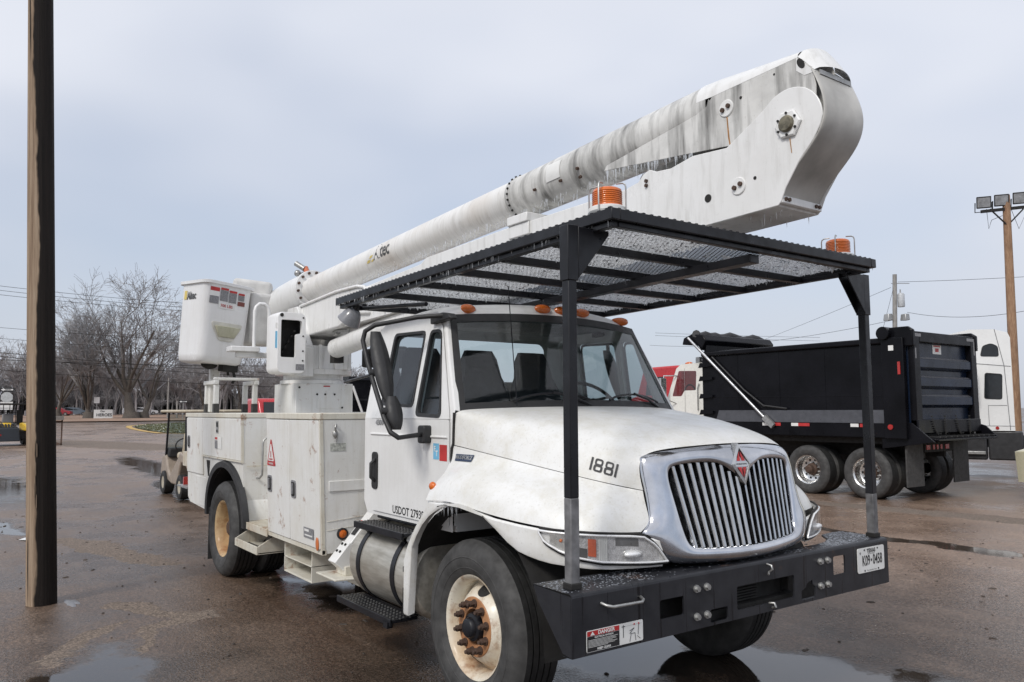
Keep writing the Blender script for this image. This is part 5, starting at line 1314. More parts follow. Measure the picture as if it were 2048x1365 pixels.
# ---- pedestal, turntable, turret
mb = MB(); mb.box(-5.75, -5.0, -0.36, 0.36, .95, 2.10); ped = obj('pedestal', mb, 'bodywhite', T, bevel=.006)
mb = MB(); mb.box(-5.0, -4.996, -.10, .22, 1.80, 1.98); obj('access_plate', mb, 'bodywhite', ped, bevel=.001)
mb = MB(); mb.mat(0); patch(mb, (-4.998, .02, 2.045), (0, 1, 0), (0, 0, 1), .09, .06); mb.mat(1); patch(mb, (-4.9965, .02, 2.067), (0, 1, 0), (0, 0, 1), .085, .014); obj('warning_sticker', mb, ['decalwhite', 'decalred'], ped, smooth=0)
mb = MB()
for y, z in ((-.10, 1.97), (.0, 1.97), (.12, 1.97), (.22, 1.81), (-.32, 2.05)): mb.cyl((-5.0, y, z), (-4.99, y, z), .012, n=8)
obj('bolt', mb, 'under', ped)
mb = MB(); mb.lathe([(.001, 2.10), (.40, 2.10), (.40, 2.14), (.36, 2.15), (.36, 2.21), (.46, 2.21), (.47, 2.27), (.001, 2.27)], (-5.38, 0, 0), 40, 'z'); tt = obj('turntable', mb, 'boomwhite', T, smooth=35)
mb = MB()
for s in (-1, 1): mb.prism([(-5.72, 2.27), (-4.92, 2.27), (-4.90, 2.55), (-5.05, 2.72), (-5.30, 3.05), (-5.62, 3.05), (-5.75, 2.7)], lambda a, b: (a, s * .20, b), lambda a, b: (a, s * .26, b))
mb.box(-4.98, -4.93, -.26, .26, 2.27, 2.55); mb.box(-5.7, -5.64, -.2, .2, 2.27, 2.9)
for y in (-.27, -.10, .10, .27): mb.box(-4.93, -4.90, y - .02, y + .02, 2.27, 2.56)
obj('turret', mb, 'boomwhite', tt, bevel=.006)
# lift cylinder
mb = MB(); mb.cyl((-4.62, -.02, 2.50), (-2.55, -.02, 2.70), .115, n=28); mb.ball((-4.62, -.02, 2.50), (.06, .113, .113)); lc = obj('lift_cylinder', mb, 'boomwhite', T, smooth=45)
mb = MB(); mb.box(-4.72, -4.60, -.06, .06, 2.33, 2.44); mb.cyl((-4.75, 0, 2.46), (-4.62, 0, 2.50), .05); obj('clevis', mb, 'under', lc)
mb = MB(); mb.tube([(-4.55, -.10, 2.66), (-4.40, -.12, 2.68), (-4.1, -.10, 2.66)], .018, 8); mb.cyl((-4.5, -.1, 2.66), (-4.4, -.1, 2.67), .03); obj('hose_fitting', mb, 'steel', lc, smooth=50)

# ---- lower boom
LBB = lambda x: pl([-5.3, 1.53], [2.675, 2.842], x)      # underside
LBT = lambda x: pl([-5.3, -3.6, -2.35, -2.25, -1.0, 0.5], [3.05, 3.07, 3.13, 3.175, 3.20, 3.20], x)
HW = 0.17
xs = [-5.35, -4.5, -3.6, -3.0, -2.35, -2.25, -1.6, -1.0, -.4, .2, .45, 1.0]
mb = MB(); rows = [[(x, -HW, LBB(x)), (x, -HW, LBT(x)), (x, HW, LBT(x)), (x, HW, LBB(x)), (x, -HW, LBB(x))] for x in xs]
mb.grid(rows); mb.add(rows[0][:4], [(0, 1, 2, 3)])
lboom = obj('lower_boom', mb, 'boomwhite', T, smooth=20, bevel=.006)
# root casting: wide box with rolled top
mb = MB(); mb.prism([(-5.42, 2.72), (-5.36, 2.66), (-4.15, 2.70), (-3.75, 2.80), (-3.40, 2.77), (-3.40, 3.06), (-3.55, 3.075), (-4.1, 3.10), (-5.30, 3.05), (-5.42, 2.98)], lambda a, b: (a, -.205, b), lambda a, b: (a, .205, b))
root_ = obj('boom_root', mb, 'boomwhite', lboom, bevel=.018, segs=3)
mb = MB(); mb.tube([(-5.30, -.215, 3.055), (-4.2, -.215, 3.10), (-3.65, -.215, 3.09), (-3.48, -.212, 3.06), (-3.45, -.20, 3.02)], .018, 8); obj('grab_rail', mb, 'boomwhite', root_, smooth=50)
# boom rest saddle
mb = MB(); mb.box(-0.92, -0.66, -.20, .20, 3.20, 3.27); mb.box(-0.92, -0.66, -.185, -.171, 3.10, 3.20); obj('boom_rest', mb, 'boomwhite', lboom, bevel=.008)
# elbow plates: profile in x-z, with a round head about the pin
pin = Vector((1.605, 3.255))
head_arc = [(pin.x + .195 * math.cos(R(a)), pin.y + .195 * math.sin(R(a))) for a in range(-8, 141, 8)]
plate = [(0.40, LBB(0.40)), (1.525, 2.842), (1.545, 2.862), (1.575, 2.93), (1.66, 3.05), (1.745, 3.14), (1.785, 3.205)] + head_arc[1:] + [(1.36, 3.33), (1.20, 3.245), (0.95, 3.265), (0.78, 3.235), (0.66, 3.245), (0.60, 3.272), (0.545, 3.255), (0.50, 3.215), (0.40, 3.20)]
elb = None
mb = MB()
for s in (-1, 1): mb.prism(plate, lambda a, b: (a, s * (HW + .001), b), lambda a, b: (a, s * (HW + .010), b))
mb.prism([(0.41, LBB(.41) - .002), (1.52, 2.840), (1.52, 2.86), (0.41, LBB(.41) + .02)], lambda a, b: (a, -HW, b), lambda a, b: (a, HW, b))
elb = obj('elbow_plates', mb, 'boomwhite', lboom, bevel=.004)
# wrapped rubber elbow cover (S-shaped sheet across the boom end)
cov = [(1.540, 2.892), (1.558, 2.925), (1.59, 2.972), (1.672, 3.05), (1.755, 3.13), (1.803, 3.20), (1.822, 3.28), (1.812, 3.36), (1.788, 3.43), (1.755, 3.51)]
mb = MB(); rows = []
for y in (-.178, -.176, -.09, 0, .09, .176, .178):
    rows.append([(x - (0.012 if abs(y) > .177 else 0), y, z) for x, z in cov])
mb.grid(rows)
o = obj('elbow_cover', mb, simple('grey_cover', (.50, .49, .46), .55, var=.3, vscale=3.5), lboom, smooth=60, sub=2)
sm_ = o.modifiers.new('thick', 'SOLIDIFY'); sm_.thickness = 0.008
mb = MB(); mb.box(1.515, 1.550, -.175, .175, 2.855, 2.895)
cs_ = obj('clamp_strip', mb, 'boomwhite', lboom, bevel=.003)
mb = MB()
for y in (-.15, -.12, .12, .15): mb.cyl((1.55, y, 2.876), (1.558, y, 2.876), .011, n=8)
obj('bolt', mb, 'rustnut', cs_)
# pin and bolted pads
mb = MB(); mb.mat(0).lathe([(.001, 0), (.070, 0), (.078, .006), (.078, .018)], (pin.x, -HW - .030, pin.y), 6, 'y'); mb.mat(1).lathe([(.001, -.018), (.036, -.018), (.044, -.010), (.044, .002)], (pin.x, -HW - .030, pin.y), 24, 'y')
obj('elbow_pin', mb, ['boomwhite', simple('worn_pin', (.20, .18, .13), .45, .6, var=.5, vscale=25)], lboom, smooth=30)
mb = MB()
for k in range(6): a = R(60 * k + 30); mb.cyl((pin.x + .058 * math.cos(a), -HW - .030, pin.y + .058 * math.sin(a)), (pin.x + .058 * math.cos(a), -HW - .036, pin.y + .058 * math.sin(a)), .007, n=8)
obj('bolt', mb, 'under', lboom)
def pad(par, x, z, y=-HW - .010):
    m_ = MB(); m_.mat(0).lathe([(.001, -.008), (.046, -.008), (.05, -.004), (.05, 0)], (x, y, z), 24, 'y')
    for dx_ in (-.020, .020): m_.mat(1).cyl((x + dx_, y - .008, z + dx_ * .35), (x + dx_, y - .020, z + dx_ * .35), .0135, n=8)
    return obj('bolted_pad', m_, ['boomwhite', 'rustnut'], par, smooth=30)
pad(lboom, 1.275, 3.005)
mb = MB(); mb.cyl((1.06, -HW - .0105, 2.985), (1.06, -HW - .0125, 2.985), .024, n=16); mb.cyl((1.385, -HW - .0105, 3.025), (1.385, -HW - .0125, 3.025), .010, n=12); obj('drain_hole', mb, 'under', lboom)
mb = MB()
for z in (3.205, 3.175): mb.cyl((.575, -HW - .010, z), (.575, -HW - .022, z), .012, n=8)
obj('bolt', mb, 'rustnut', lboom)
# connecting link seen in the gap
mb = MB(); mb.bar((.75, -.06, 3.20), (1.15, -.06, 3.33), .07, .07); mb.bar((.70, .06, 3.18), (1.2, .06, 3.36), .06, .06); obj('link_arm', mb, 'grimy', lboom, bevel=.01)

# ---- upper boom
UZ = lambda x: 3.285 + (x + 5.6) * 0.0405
mb = MB(); n_ = 48
stations = [(-5.45, .158), (-4.6, .158), (-3.0, .160), (-1.35, .161)]
rows = [[(x, r_ * math.cos(2 * math.pi * k / n_), UZ(x) + r_ * math.sin(2 * math.pi * k / n_)) for k in range(n_ + 1)] for x, r_ in [(lerp(-5.45, -0.95, i / 30), .160) for i in range(31)]]
mb.grid(rows); uboom = obj('upper_boom', mb, 'fibre', T, smooth=60)
mb = MB(); rows = [[(x, r_ * math.cos(2 * math.pi * k / n_), UZ(x) + r_ * math.sin(2 * math.pi * k / n_)) for k in range(n_ + 1)] for x, r_ in ((-1.0, .166), (-0.97, .172), (-0.93, .172), (-0.92, .168), (-0.20, .170), (0.5, .171), (1.05, .172))]
mb.grid(rows); slv = obj('steel_sleeve', mb, 'grimy', uboom, smooth=60)
mb = MB(); 
for k in range(24):
    a = 2 * math.pi * k / 24; mb.cyl((-0.95, .170 * math.cos(a), UZ(-.95) + .170 * math.sin(a)), (-0.95, .182 * math.cos(a), UZ(-.95) + .182 * math.sin(a)), .009, n=6)
obj('bolt', mb, 'under', slv)
mb = MB(); rows = []
for a in np.linspace(R(150), R(196), 6): rows.append([(x, .1735 * math.cos(a), UZ(x) + .1735 * math.sin(a)) for x in (-0.46, -0.30)])
mb.grid(rows); obj('name_plate', mb, 'decalwhite', slv, smooth=40)
mb = MB()
for x, a in ((-.6, 200), (-.3, 205), (-.1, 195), (.05, 88), (-.75, 60), (-.1, 215)):
    a = R(a); mb.cyl((x, .168 * math.cos(a), UZ(x) + .168 * math.sin(a)), (x, .188 * math.cos(a), UZ(x) + .188 * math.sin(a)), .012, n=6)
obj('bolt', mb, 'rustnut', slv)
# box head of the upper boom at the elbow
mb = MB()
uplate = [(0.17, UZ(.17) - .145), (0.20, UZ(.2) - .115), (0.98, UZ(.98) - .045), (1.055, UZ(1.05) - .02), (1.07, UZ(1.07) + .02), (1.080, 3.56), (1.095, 3.578), (1.664, 3.600), (1.745, 3.52), (1.765, 3.42), (1.76, 3.30), (1.55, 3.20), (1.20, 3.255), (0.95, 3.285)]
for s in (-1, 1): mb.prism(uplate, lambda a, b: (a, s * (HW - .006), b), lambda a, b: (a, s * (HW + .0002), b))
uh = obj('boom_head', mb, 'grimy', uboom, bevel=.003)
mb = MB(); rows = []
for x, ze, zc in ((0.98, 3.58, 3.725), (1.10, 3.578, 3.722), (1.35, 3.588, 3.70), (1.664, 3.600, 3.668)):
    rows.append([(x, -HW * math.cos(a), ze + (zc - ze) * math.sin(a)) for a in np.linspace(0, math.pi, 13)])
mb.grid(rows); obj('head_top', mb, 'boomwhite', uh, smooth=50)
# curved end shroud
mb = MB(); rows = []
for a in np.linspace(0, 1, 7):
    x = lerp(1.664, 1.755, a); z = 3.602 - .10 * a ** 1.15
    rows.append([(x + .045 * (1 - (y / HW) ** 2) , y, z + .066 * math.sqrt(max(0, 1 - (y / HW) ** 2)) * (1 - .6 * a)) for y in np.linspace(-HW, HW, 13)])
mb.grid(rows); mb.prism([(1.655, 3.605), (1.762, 3.49), (1.70, 3.49), (1.655, 3.53)], lambda a, b: (a, -HW - .002, b), lambda a, b: (a, -HW + .006, b))
sh_ = obj('end_shroud', mb, 'boomwhite', uh, smooth=50)
mb = MB(); mb.box(1.762, 1.772, -HW + .03, HW - .03, 3.482, 3.506); obj('clamp_strip', mb, 'steel', uh)
mb = MB(); mb.prism([(1.683 + .02 * math.cos(R(a)) - .012 * math.sin(R(a)), 3.560 + .030 * math.sin(R(a))) for a in range(0, 360, 20)], lambda a, b: (a, -HW - .0035, b), lambda a, b: (a, -HW - .0025, b)); obj('port_hole', mb, 'under', sh_, smooth=0)
pad(uh, 1.20, 3.475, -HW)
mb = MB(); mb.cyl((1.30, -HW - .0005, 3.505), (1.30, -HW - .002, 3.505), .009, n=12); mb.cyl((1.52, -HW - .0005, 3.56), (1.52, -HW - .002, 3.56), .006, n=12); obj('drain_hole', mb, 'under', uh)
mb = MB(); mb.prism([(1.198, 3.425), (1.206, 3.425), (1.216, 3.30), (1.222, 3.26), (1.214, 3.26), (1.206, 3.30)], lambda a, b: (a, -HW - .0008, b), lambda a, b: (a, -HW - .0016, b)); obj('rust_run', mb, simple('rust_run', (.40, .20, .07), .7, var=.4, vscale=30), uh, smooth=0)
mb = MB(); mb.prism([(1.606, 3.18), (1.612, 3.18), (1.619, 3.10), (1.615, 3.10)], lambda a, b: (a, -HW - .0108, b), lambda a, b: (a, -HW - .0116, b)); obj('rust_run', mb, bpy.data.materials['rust_run'], lboom, smooth=0)
# lettering on the boom tube, wrapped round it
mb = MB(); vs_, fs_ = text_flat('Altec', 0.21, 0.004, 0.80)
def wrap(a, b, x0, ang0, r_=.1625): 
    x = x0 + a; an = ang0 - b / r_; return (x, r_ * math.cos(an), UZ(x) + r_ * math.sin(an))
mb.mat(0).add([wrap(a, b, -3.20, R(172)) for a, b in vs_], fs_)
for k, (a, b, w, h) in enumerate(((-.36, -.06, .07, .03), (-.30, -.02, .06, .025), (-.27, -.065, .05, .02))):
    mb.mat(1).add([wrap(a - w / 2, b - h / 2, -3.15, R(172)), wrap(a + w / 2, b - h / 2, -3.15, R(172)), wrap(a + w / 2 + .03, b + h / 2, -3.15, R(172)), wrap(a - w / 2 + .03, b + h / 2, -3.15, R(172))], [(0, 1, 2, 3)])
tag(obj('boom_lettering', mb, [simple('faded_black', (.09, .09, .09), .5, var=.8, vscale=8), 'decalyellow'], uboom, smooth=0), 'faded Altec lettering on the boom')
# flange at the boom tip and tip casting
mb = MB(); mb.lathe([(.16, -5.40), (.245, -5.40), (.25, -5.415), (.25, -5.455), (.245, -5.47), (.16, -5.47)], (0, 0, UZ(-5.44)), 40, 'x'); fl = obj('flange', mb, 'boomwhite', uboom, smooth=35)
mb = MB()
for k in range(14):
    a = 2 * math.pi * (k + .3) / 14; c_ = (.215 * math.cos(a), UZ(-5.44) + .215 * math.sin(a)); mb.cyl((-5.40, *c_), (-5.375, *c_), .017, n=8)
obj('bolt', mb, 'rustnut', fl)
mb = MB()
path = [(-5.46, 0, 3.29), (-5.7, -.02, 3.26), (-5.95, -.08, 3.18), (-6.15, -.18, 3.08), (-6.25, -.30, 2.98)]
mb.tube(path, .2, 28, rs=[.235, .25, .27, .27, .22]); obj('tip_casting', mb, 'boomwhite', uboom, smooth=50)
mb = MB(); mb.bar((-6.18, -.62, 2.95), (-6.18, -.25, 2.95), .42, .66); mb.bar((-6.30, -.75, 3.35), (-6.12, -.30, 3.30), .25, .28); obj('bucket_mount', mb, simple('mount_cover', (.62, .61, .585), .6, var=.12), uboom, bevel=.05, segs=3)
mb = MB(); mb.cyl((-5.62, .0, 3.50), (-5.72, 0, 3.62), .035); obj('control_lever', mb, simple('lever_orange', (.55, .16, .08), .5), uboom, bevel=.004)
mb = MB(); mb.cyl((-5.70, -.02, 3.60), (-5.80, -.10, 3.68), .035); mb.cyl((-5.72, .05, 3.57), (-5.90, .02, 3.56), .03); mb.ball((-5.84, -.06, 3.56), .045); obj('valve', mb, 'steel', uboom)
# icicles under the upper boom and on its lower plate
mb = MB(); random.seed(21)
for k in range(420):
    x = random.uniform(-4.6, 0.95); r_ = .16 if x < -.95 else .17; a = R(random.uniform(232, 262))
    zb = UZ(x) + r_ * math.sin(a); L = min(0.012 + .075 * random.random() ** 2.4, zb - 3.135) if x < .9 else .03
    if L > .004: mb.cone((x, r_ * math.cos(a), zb + .004), .0042, L, 5)
for k in range(60):
    t = random.random(); x = lerp(.18, .95, t); zb = lerp(3.376, 3.29, t) if False else pl([.17, .95], [UZ(.17) - .145, 3.288], x); mb.cone((x, -HW + random.uniform(0, .01), zb), .0045, .02 + .09 * random.random() ** 2, 5)
for k in range(50): mb.cone((random.uniform(.4, 1.5), random.uniform(-.17, .17), 2.838), .004, .012 + .06 * random.random() ** 3, 5)
tag(obj('icicles', mb, 'ice', uboom, smooth=0), kind='stuff')

# ---- bucket
BK = MB()
def bsec(z, w, r_, n=5):
    pts = rrect(-w, w, -w, w, r_, n); return [(a, b, z) for a, b in pts]
secs = [bsec(-.50, .235, .09), bsec(-.497, .262, .09), bsec(-.47, .288, .09), bsec(-.40, .297, .09), bsec(.44, .315, .09), bsec(.46, .318, .09), bsec(.465, .345, .10), bsec(.50, .348, .10), bsec(.505, .33, .09), bsec(.50, .29, .08), bsec(-.4, .27, .08)]
BK.grid([s_ + [s_[0]] for s_ in secs]); BK.add(secs[0], [tuple(range(len(secs[0])))]); BK.add(secs[-1], [tuple(range(len(secs[0])))])
mat_b = Matrix.Rotation(R(8), 4, 'Z')
bucket = obj('bucket', BK, 'bucket', T, smooth=45)
_axis = Vector((-0.965, 0.26, 0.05)).normalized()
_rotm = Matrix.Rotation(R(4.2), 4, _axis) @ Matrix.Rotation(R(15), 4, 'Z')
bucket.matrix_local = Matrix.Translation((-6.14, -1.02, 2.855)) @ _rotm
mb = MB(); st_o = rpoly([(-.21, .03), (.21, .03), (.19, -.04), (.09, -.20), (-.09, -.20), (-.19, -.04)], .04); st_i = rpoly([(-.165, .0), (.165, .0), (.15, -.02), (.11, -.14), (-.11, -.14), (-.15, -.02)], .01)
FXB = .309
mb.prism(st_o, lambda a, b: (FXB - .004, a, b - .02), lambda a, b: (FXB + .006, a, b - .02))
obj('step_surround', mb, simple('step_tan', (.60, .585, .53), .6), bucket, bevel=.004)
mb = MB(); mb.prism([(-.165, .0), (.165, .0), (.105, -.13), (-.105, -.13)], lambda a, b: (FXB + .004, a, b - .04), lambda a, b: (FXB + .055 + b * .25, a * 1.0, b - .04)); obj('bucket_step', mb, white_paint('step_mould', base=(.55, .54, .42), grime=(.25, .24, .12), amount=.9, streak=.5), bucket, bevel=.008)
mb = MB()
dc = [(0, -.17, .385, .10, .04), (2, -.17, .34, .10, .05), (1, -.17, .275, .10, .075), (0, -.065, .40, .085, .022), (1, -.065, .33, .085, .11), (0, .03, .385, .085, .022), (1, .03, .32, .085, .10), (0, .125, .375, .07, .02), (1, .125, .335, .07, .055), (3, .13, .275, .08, .045), (2, -.03, .225, .175, .055)]
for i, y, z, w, h in dc: mb.mat(i); y = y * 1.22; z = .31 + (z - .31) * 1.2; patch(mb, (.3185 + (z - .3) * .02, y, z), (0, 1, 0), (.02, 0, 1), w * 1.22, h * 1.2)
mb.mat(0); add_text(mb, '700 LBS', (.320, -.036, .21), (0, 1, 0), (.02, 0, 1), .05, .0008)
obj('warning_decals', mb, ['decalred', 'decalgrey', 'decalwhite', simple('decal_maroon', (.20, .06, .05), .5)], bucket, smooth=0)
mb = MB(); mb.mat(0); add_text(mb, 'Altec', (-.02, -.3185, .315), (1, 0, 0), (0, -.02, 1), .13, .004, .75); mb.mat(1); patch(mb, (-.165, -.3185, .33), (1, 0, 0), (0, 0, 1), .06, .11)
tag(obj('bucket_lettering', mb, [bpy.data.materials['faded_black'], 'decalyellow'], bucket, smooth=0), 'worn Altec logo on the bucket side')
mb = MB(); mb.ball((.0, .0, -.50), (.10, .10, .06)); mb.box(.12, .24, .05, .26, -.58, -.48); mb.tube([(.2, .2, -.52), (.22, .24, -.66), (.2, .22, -.72)], .02, 6); mb.tube([(.15, .16, -.52), (.12, .2, -.62)], .018, 6); obj('bucket_controls', mb, 'under', bucket, bevel=.01)
# bucket access platform with hoop rail
mb = MB(); mb.box(-5.28, -5.20, -1.0, -.32, 2.395, 2.46); mb.box(-5.34, -5.14, -1.08, -.75, 2.46, 2.52); plat = obj('access_step', mb, 'boomwhite', T, bevel=.008)
mb = MB(); hp = [(-5.24, y - .095, z) for y, z in ((-.695, 2.46), (-.695, 2.95), (-.68, 3.0), (-.64, 3.04), (-.58, 3.04), (-.54, 3.0), (-.525, 2.95), (-.525, 2.46))]
mb.tube(hp, .021, 12); obj('hoop_rail', mb, 'boomwhite', plat, smooth=60)
# lower control box: moulded cover with an open front
YC = -.56; mb = MB(); bx0, bw, z0, z1 = -4.62, .16, 2.20, 2.88
outer = rrect(YC - bw, YC + bw, z0, z1, .06); op = [(YC - .125, 2.375), (YC + .05, 2.375), (YC + .05, 2.64), (YC + .115, 2.65), (YC + .115, 2.79), (YC + .08, 2.80), (YC - .125, 2.80)]
op = rpoly(op, .02)
vs_, fs_ = fill2d(outer, [op], lambda a, b: (bx0, a, b)); mb.add(vs_, fs_); n_ = len(outer)
mb.add([(bx0, *p) for p in outer] + [(bx0 - .03, YC + (p[0] - YC) * 1.06, 2.51 + (p[1] - 2.51) * 1.02) for p in outer] + [(bx0 - .34, YC + (p[0] - YC) * 1.06, 2.51 + (p[1] - 2.51) * 1.02) for p in outer], [(k, (k + 1) % n_, n_ + (k + 1) % n_, n_ + k) for k in range(n_)] + [(n_ + k, n_ + (k + 1) % n_, 2 * n_ + (k + 1) % n_, 2 * n_ + k) for k in range(n_)])
n_ = len(op); mb.add([(bx0, *p) for p in op] + [(bx0 - .05, *p) for p in op], [(k, (k + 1) % n_, n_ + (k + 1) % n_, n_ + k) for k in range(n_)])
cbx = obj('control_cover', mb, 'bucket', T, smooth=40)
mb = MB(); mb.add([(bx0 - .18, YC - .16, 2.22), (bx0 - .18, YC + .16, 2.22), (bx0 - .18, YC + .16, 2.86), (bx0 - .18, YC - .16, 2.86)], [(0, 1, 2, 3)])
for k in range(5): mb.tube([(bx0 - .17, YC - .09 + k * .035, 2.40 + .06 * k), (bx0 - .05, YC - .09 + k * .035, 2.44 + .06 * k)], .011, 6)
obj('valve_bank', mb, 'under', cbx)
mb = MB()
for y, z in ((YC + .13, 2.83), (YC + .13, 2.45), (YC + .13, 2.34), (YC + .13, 2.62)): mb.cyl((bx0 + .001, y, z), (bx0 + .006, y, z), .010, n=8)
mb.cyl((bx0 + .001, YC - .12, 2.85), (bx0 + .005, YC - .12, 2.85), .022, n=8); obj('bolt', mb, 'under', cbx)
mb = MB(); patch(mb, (bx0 + .002, YC + .10, 2.265), (0, 1, 0), (0, 0, 1), .10, .07); obj('rating_plate', mb, 'decalgrey', cbx, smooth=0)
mb = MB(); mb.mat(0); patch(mb, (bx0 - .012, YC - .168, 2.57), (.3, 1, 0), (0, 0, 1), .035, .19); mb.mat(1); patch(mb, (bx0 - .012, YC - .168, 2.73), (.3, 1, 0), (0, 0, 1), .035, .06); obj('side_sticker', mb, ['decalblue', 'decalwhite'], cbx, smooth=0)
mb = MB(); mb.bar((-4.90, -.45, 2.35), (-4.95, -.2, 2.35), .12, .35); obj('bracket', mb, 'boomwhite', cbx, bevel=.01)
mb = MB(); mb.tube([(-4.85, -.36, 2.66), (-4.80, -.36, 2.62), (-4.78, -.36, 2.5), (-4.80, -.36, 2.36)], .012, 8); obj('hose', mb, 'decalwhite', cbx, smooth=50)
# bucket rest stand on the side pack
mb = MB()
zt = 2.10; a_, b_, c_, d_ = (-5.93, -1.02), (-5.93, -.55), (-6.33, -1.02), (-6.33, -.55)
for p in (a_, b_, c_, d_): mb.box(p[0] - .03, p[0] + .03, p[1] - .03, p[1] + .03, 1.86, zt)
mb.box(-6.38, -5.88, -1.06, -1.0, zt, zt + .05); mb.box(-6.38, -5.88, -.57, -.51, zt, zt + .05); mb.box(-5.94, -5.88, -1.06, -.51, zt + .0502, zt + .085)
stand = obj('bucket_rest', mb, 'bodywhite', T, bevel=.008)
mb = MB()
for p in (a_, b_, c_, d_): mb.box(p[0] - .033, p[0] + .033, p[1] - .033, p[1] + .033, 1.75, 1.86)
obj('rubber_foot', mb, 'rubber', stand)
mb = MB(); mb.prism([(-1.02, 1.76), (-.93, 1.76), (-.90, 2.30), (-1.02, 2.30)], lambda a, b: (-6.30, a, b), lambda a, b: (-6.22, a, b)); obj('support_leg', mb, 'bodywhite', stand, bevel=.01)
# dark hydraulic unit beside the turret
mb = MB(); mb.box(-4.9, -4.55, .42, .95, 2.30, 2.52); mb.box(-4.85, -4.6, .5, .9, 2.52, 2.56); obj('hydraulic_unit', mb, 'under', T, bevel=.03)
mb = MB(); mb.box(-4.5, -3.5, .62, 1.19, 1.755, 1.76); obj('deck_mat', mb, 'under', body)

# ================================================================== leaning timber pole on the left
def timber_pole():
    root = empty('timber_pole', (-4.62, -2.885, 0), 0, 'tall weathered timber utility pole, half dark from wet and painted shade, standing left of the bucket truck', 'pole')
    mb = MB(); rows = []; rng = random.Random(4); n = 28
    for i in range(40):
        t = i / 39; z = -0.3 + t * 9.3; r_ = lerp(0.128, 0.098, t)
        rows.append([(r_ * (1 + 0.018 * math.sin(7 * a + z * 0.4) + 0.012 * math.sin(17 * a + 2 * z)) * math.cos(a),
                      r_ * (1 + 0.018 * math.sin(7 * a + z * 0.4)) * math.sin(a), z) for a in [2 * math.pi * k / n for k in range(n + 1)]])
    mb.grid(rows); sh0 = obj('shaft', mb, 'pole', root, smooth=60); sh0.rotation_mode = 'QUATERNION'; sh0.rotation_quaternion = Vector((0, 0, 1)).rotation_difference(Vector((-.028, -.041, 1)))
    mb = MB(); rng = random.Random(8)      # torn splinters of sapwood and a ground-wire guard
    for z, a in ((1.25, -.5), (1.42, -.42), (1.12, -.55), (0.95, -.45), (1.05, -.6)):
        r_ = 0.121; c = (r_ * math.cos(a), r_ * math.sin(a)); c2 = ((r_ + .006) * math.cos(a + .06), (r_ + .006) * math.sin(a + .06))
        mb.hexa([(c[0], c[1], z - .07), (c2[0], c2[1], z - .06), (c2[0] + .004, c2[1], z - .05), (c[0] + .004, c[1], z - .06), (c[0], c[1], z + .07), (c2[0], c2[1], z + .05), (c2[0] + .004, c2[1], z + .05), (c[0] + .004, c[1], z + .07)])
    sp0 = obj('splinter', mb, simple('pale_splinter', (.20, .15, .11), .8), root); sp0.rotation_mode = 'QUATERNION'; sp0.rotation_quaternion = sh0.rotation_quaternion
    mb = MB(); mb.prism(rrect(-.05, .05, 1.98, 2.75, .02), lambda a, b: (-.19 - .026 * b + a * .2, .02 - .0375 * b + a, b), lambda a, b: (-.13 - .026 * b + a * .2, .02 - .0375 * b + a, b)); obj('meter_box', mb, simple('meter_grey', (.50, .56, .58), .5), root, bevel=.01)
timber_pole()
# slush at the foot of the pole, paper on the ground
def blob(name, c, rx, ry, z, mat, label, cat, seed, h=0.012, jag=.3):
    rng = random.Random(seed); mb = MB(); n = 26; ring_ = []
    for k in range(n):
        a = 2 * math.pi * k / n; j = 1 + rng.uniform(-jag, jag); ring_.append((c[0] + rx * j * math.cos(a), c[1] + ry * j * math.sin(a), z))
    mid = [(lerp(x, c[0], .4), lerp(y, c[1], .4), z + h * rng.uniform(.6, 1.1)) for x, y, _ in ring_]
    mb.add(ring_ + mid + [(c[0], c[1], z + h)], [(k, (k + 1) % n, n + (k + 1) % n, n + k) for k in range(n)] + [(n + k, n + (k + 1) % n, 2 * n) for k in range(n)])
    return tag(obj(name, mb, mat, None, smooth=60), label, cat)
blob('slush_patch', (-4.47, -2.66, 0), .15, .06, .004, 'frost', 'small patch of melting ice at the foot of the timber pole', 'ice', 2)
blob('slush_patch', (1.75, -.15, 0), .22, .07, .004, 'frost', 'thin slush splash on the wet ground under the bumper', 'ice', 6, .006, .5)
mb = MB(); mb.add([(-8.95, -2.80, .012), (-8.70, -2.62, .02), (-8.80, -2.50, .014), (-9.08, -2.66, .03)], [(0, 1, 2, 3)]); mb.add([(-8.95, -2.80, .008), (-8.70, -2.62, .010), (-8.80, -2.50, .008), (-9.08, -2.66, .014)], [(3, 2, 1, 0)])
tag(obj('paper_sheet', mb, 'decalwhite', None), 'flattened white paper litter on wet ground left of the timber pole', 'litter')
rng = random.Random(31); mbs = MB()
for k in range(520):
    x, y = rng.uniform(-13, 2.4), rng.uniform(-4.2, 0.6)
    if rng.random() < .35: x, y = rng.uniform(-3, 3), rng.uniform(1.5, 10)
    r_ = rng.uniform(.004, .013); a = rng.random() * 6.28; L = rng.choice([1, 1, 1, 1.6, 3.2])
    q = [(x + r_ * L * math.cos(a) * cx - r_ * math.sin(a) * cy, y + r_ * L * math.sin(a) * cx + r_ * math.cos(a) * cy, cz * r_ * .8 + .001) for cx, cy, cz in ((-1, -1, 0), (1, -1, 0), (1, 1, 0), (-1, 1, 0), (-.6, -.6, 1), (.6, -.6, 1), (.6, .6, 1), (-.6, .6, 1))]
    mbs.hexa(q)
tag(obj('loose_grit', mbs, simple('grit', (.07, .055, .045), .8, var=.6, vscale=3), None), 'loose stones, leaves and twigs scattered over the tarmac', 'grit', kind='stuff')

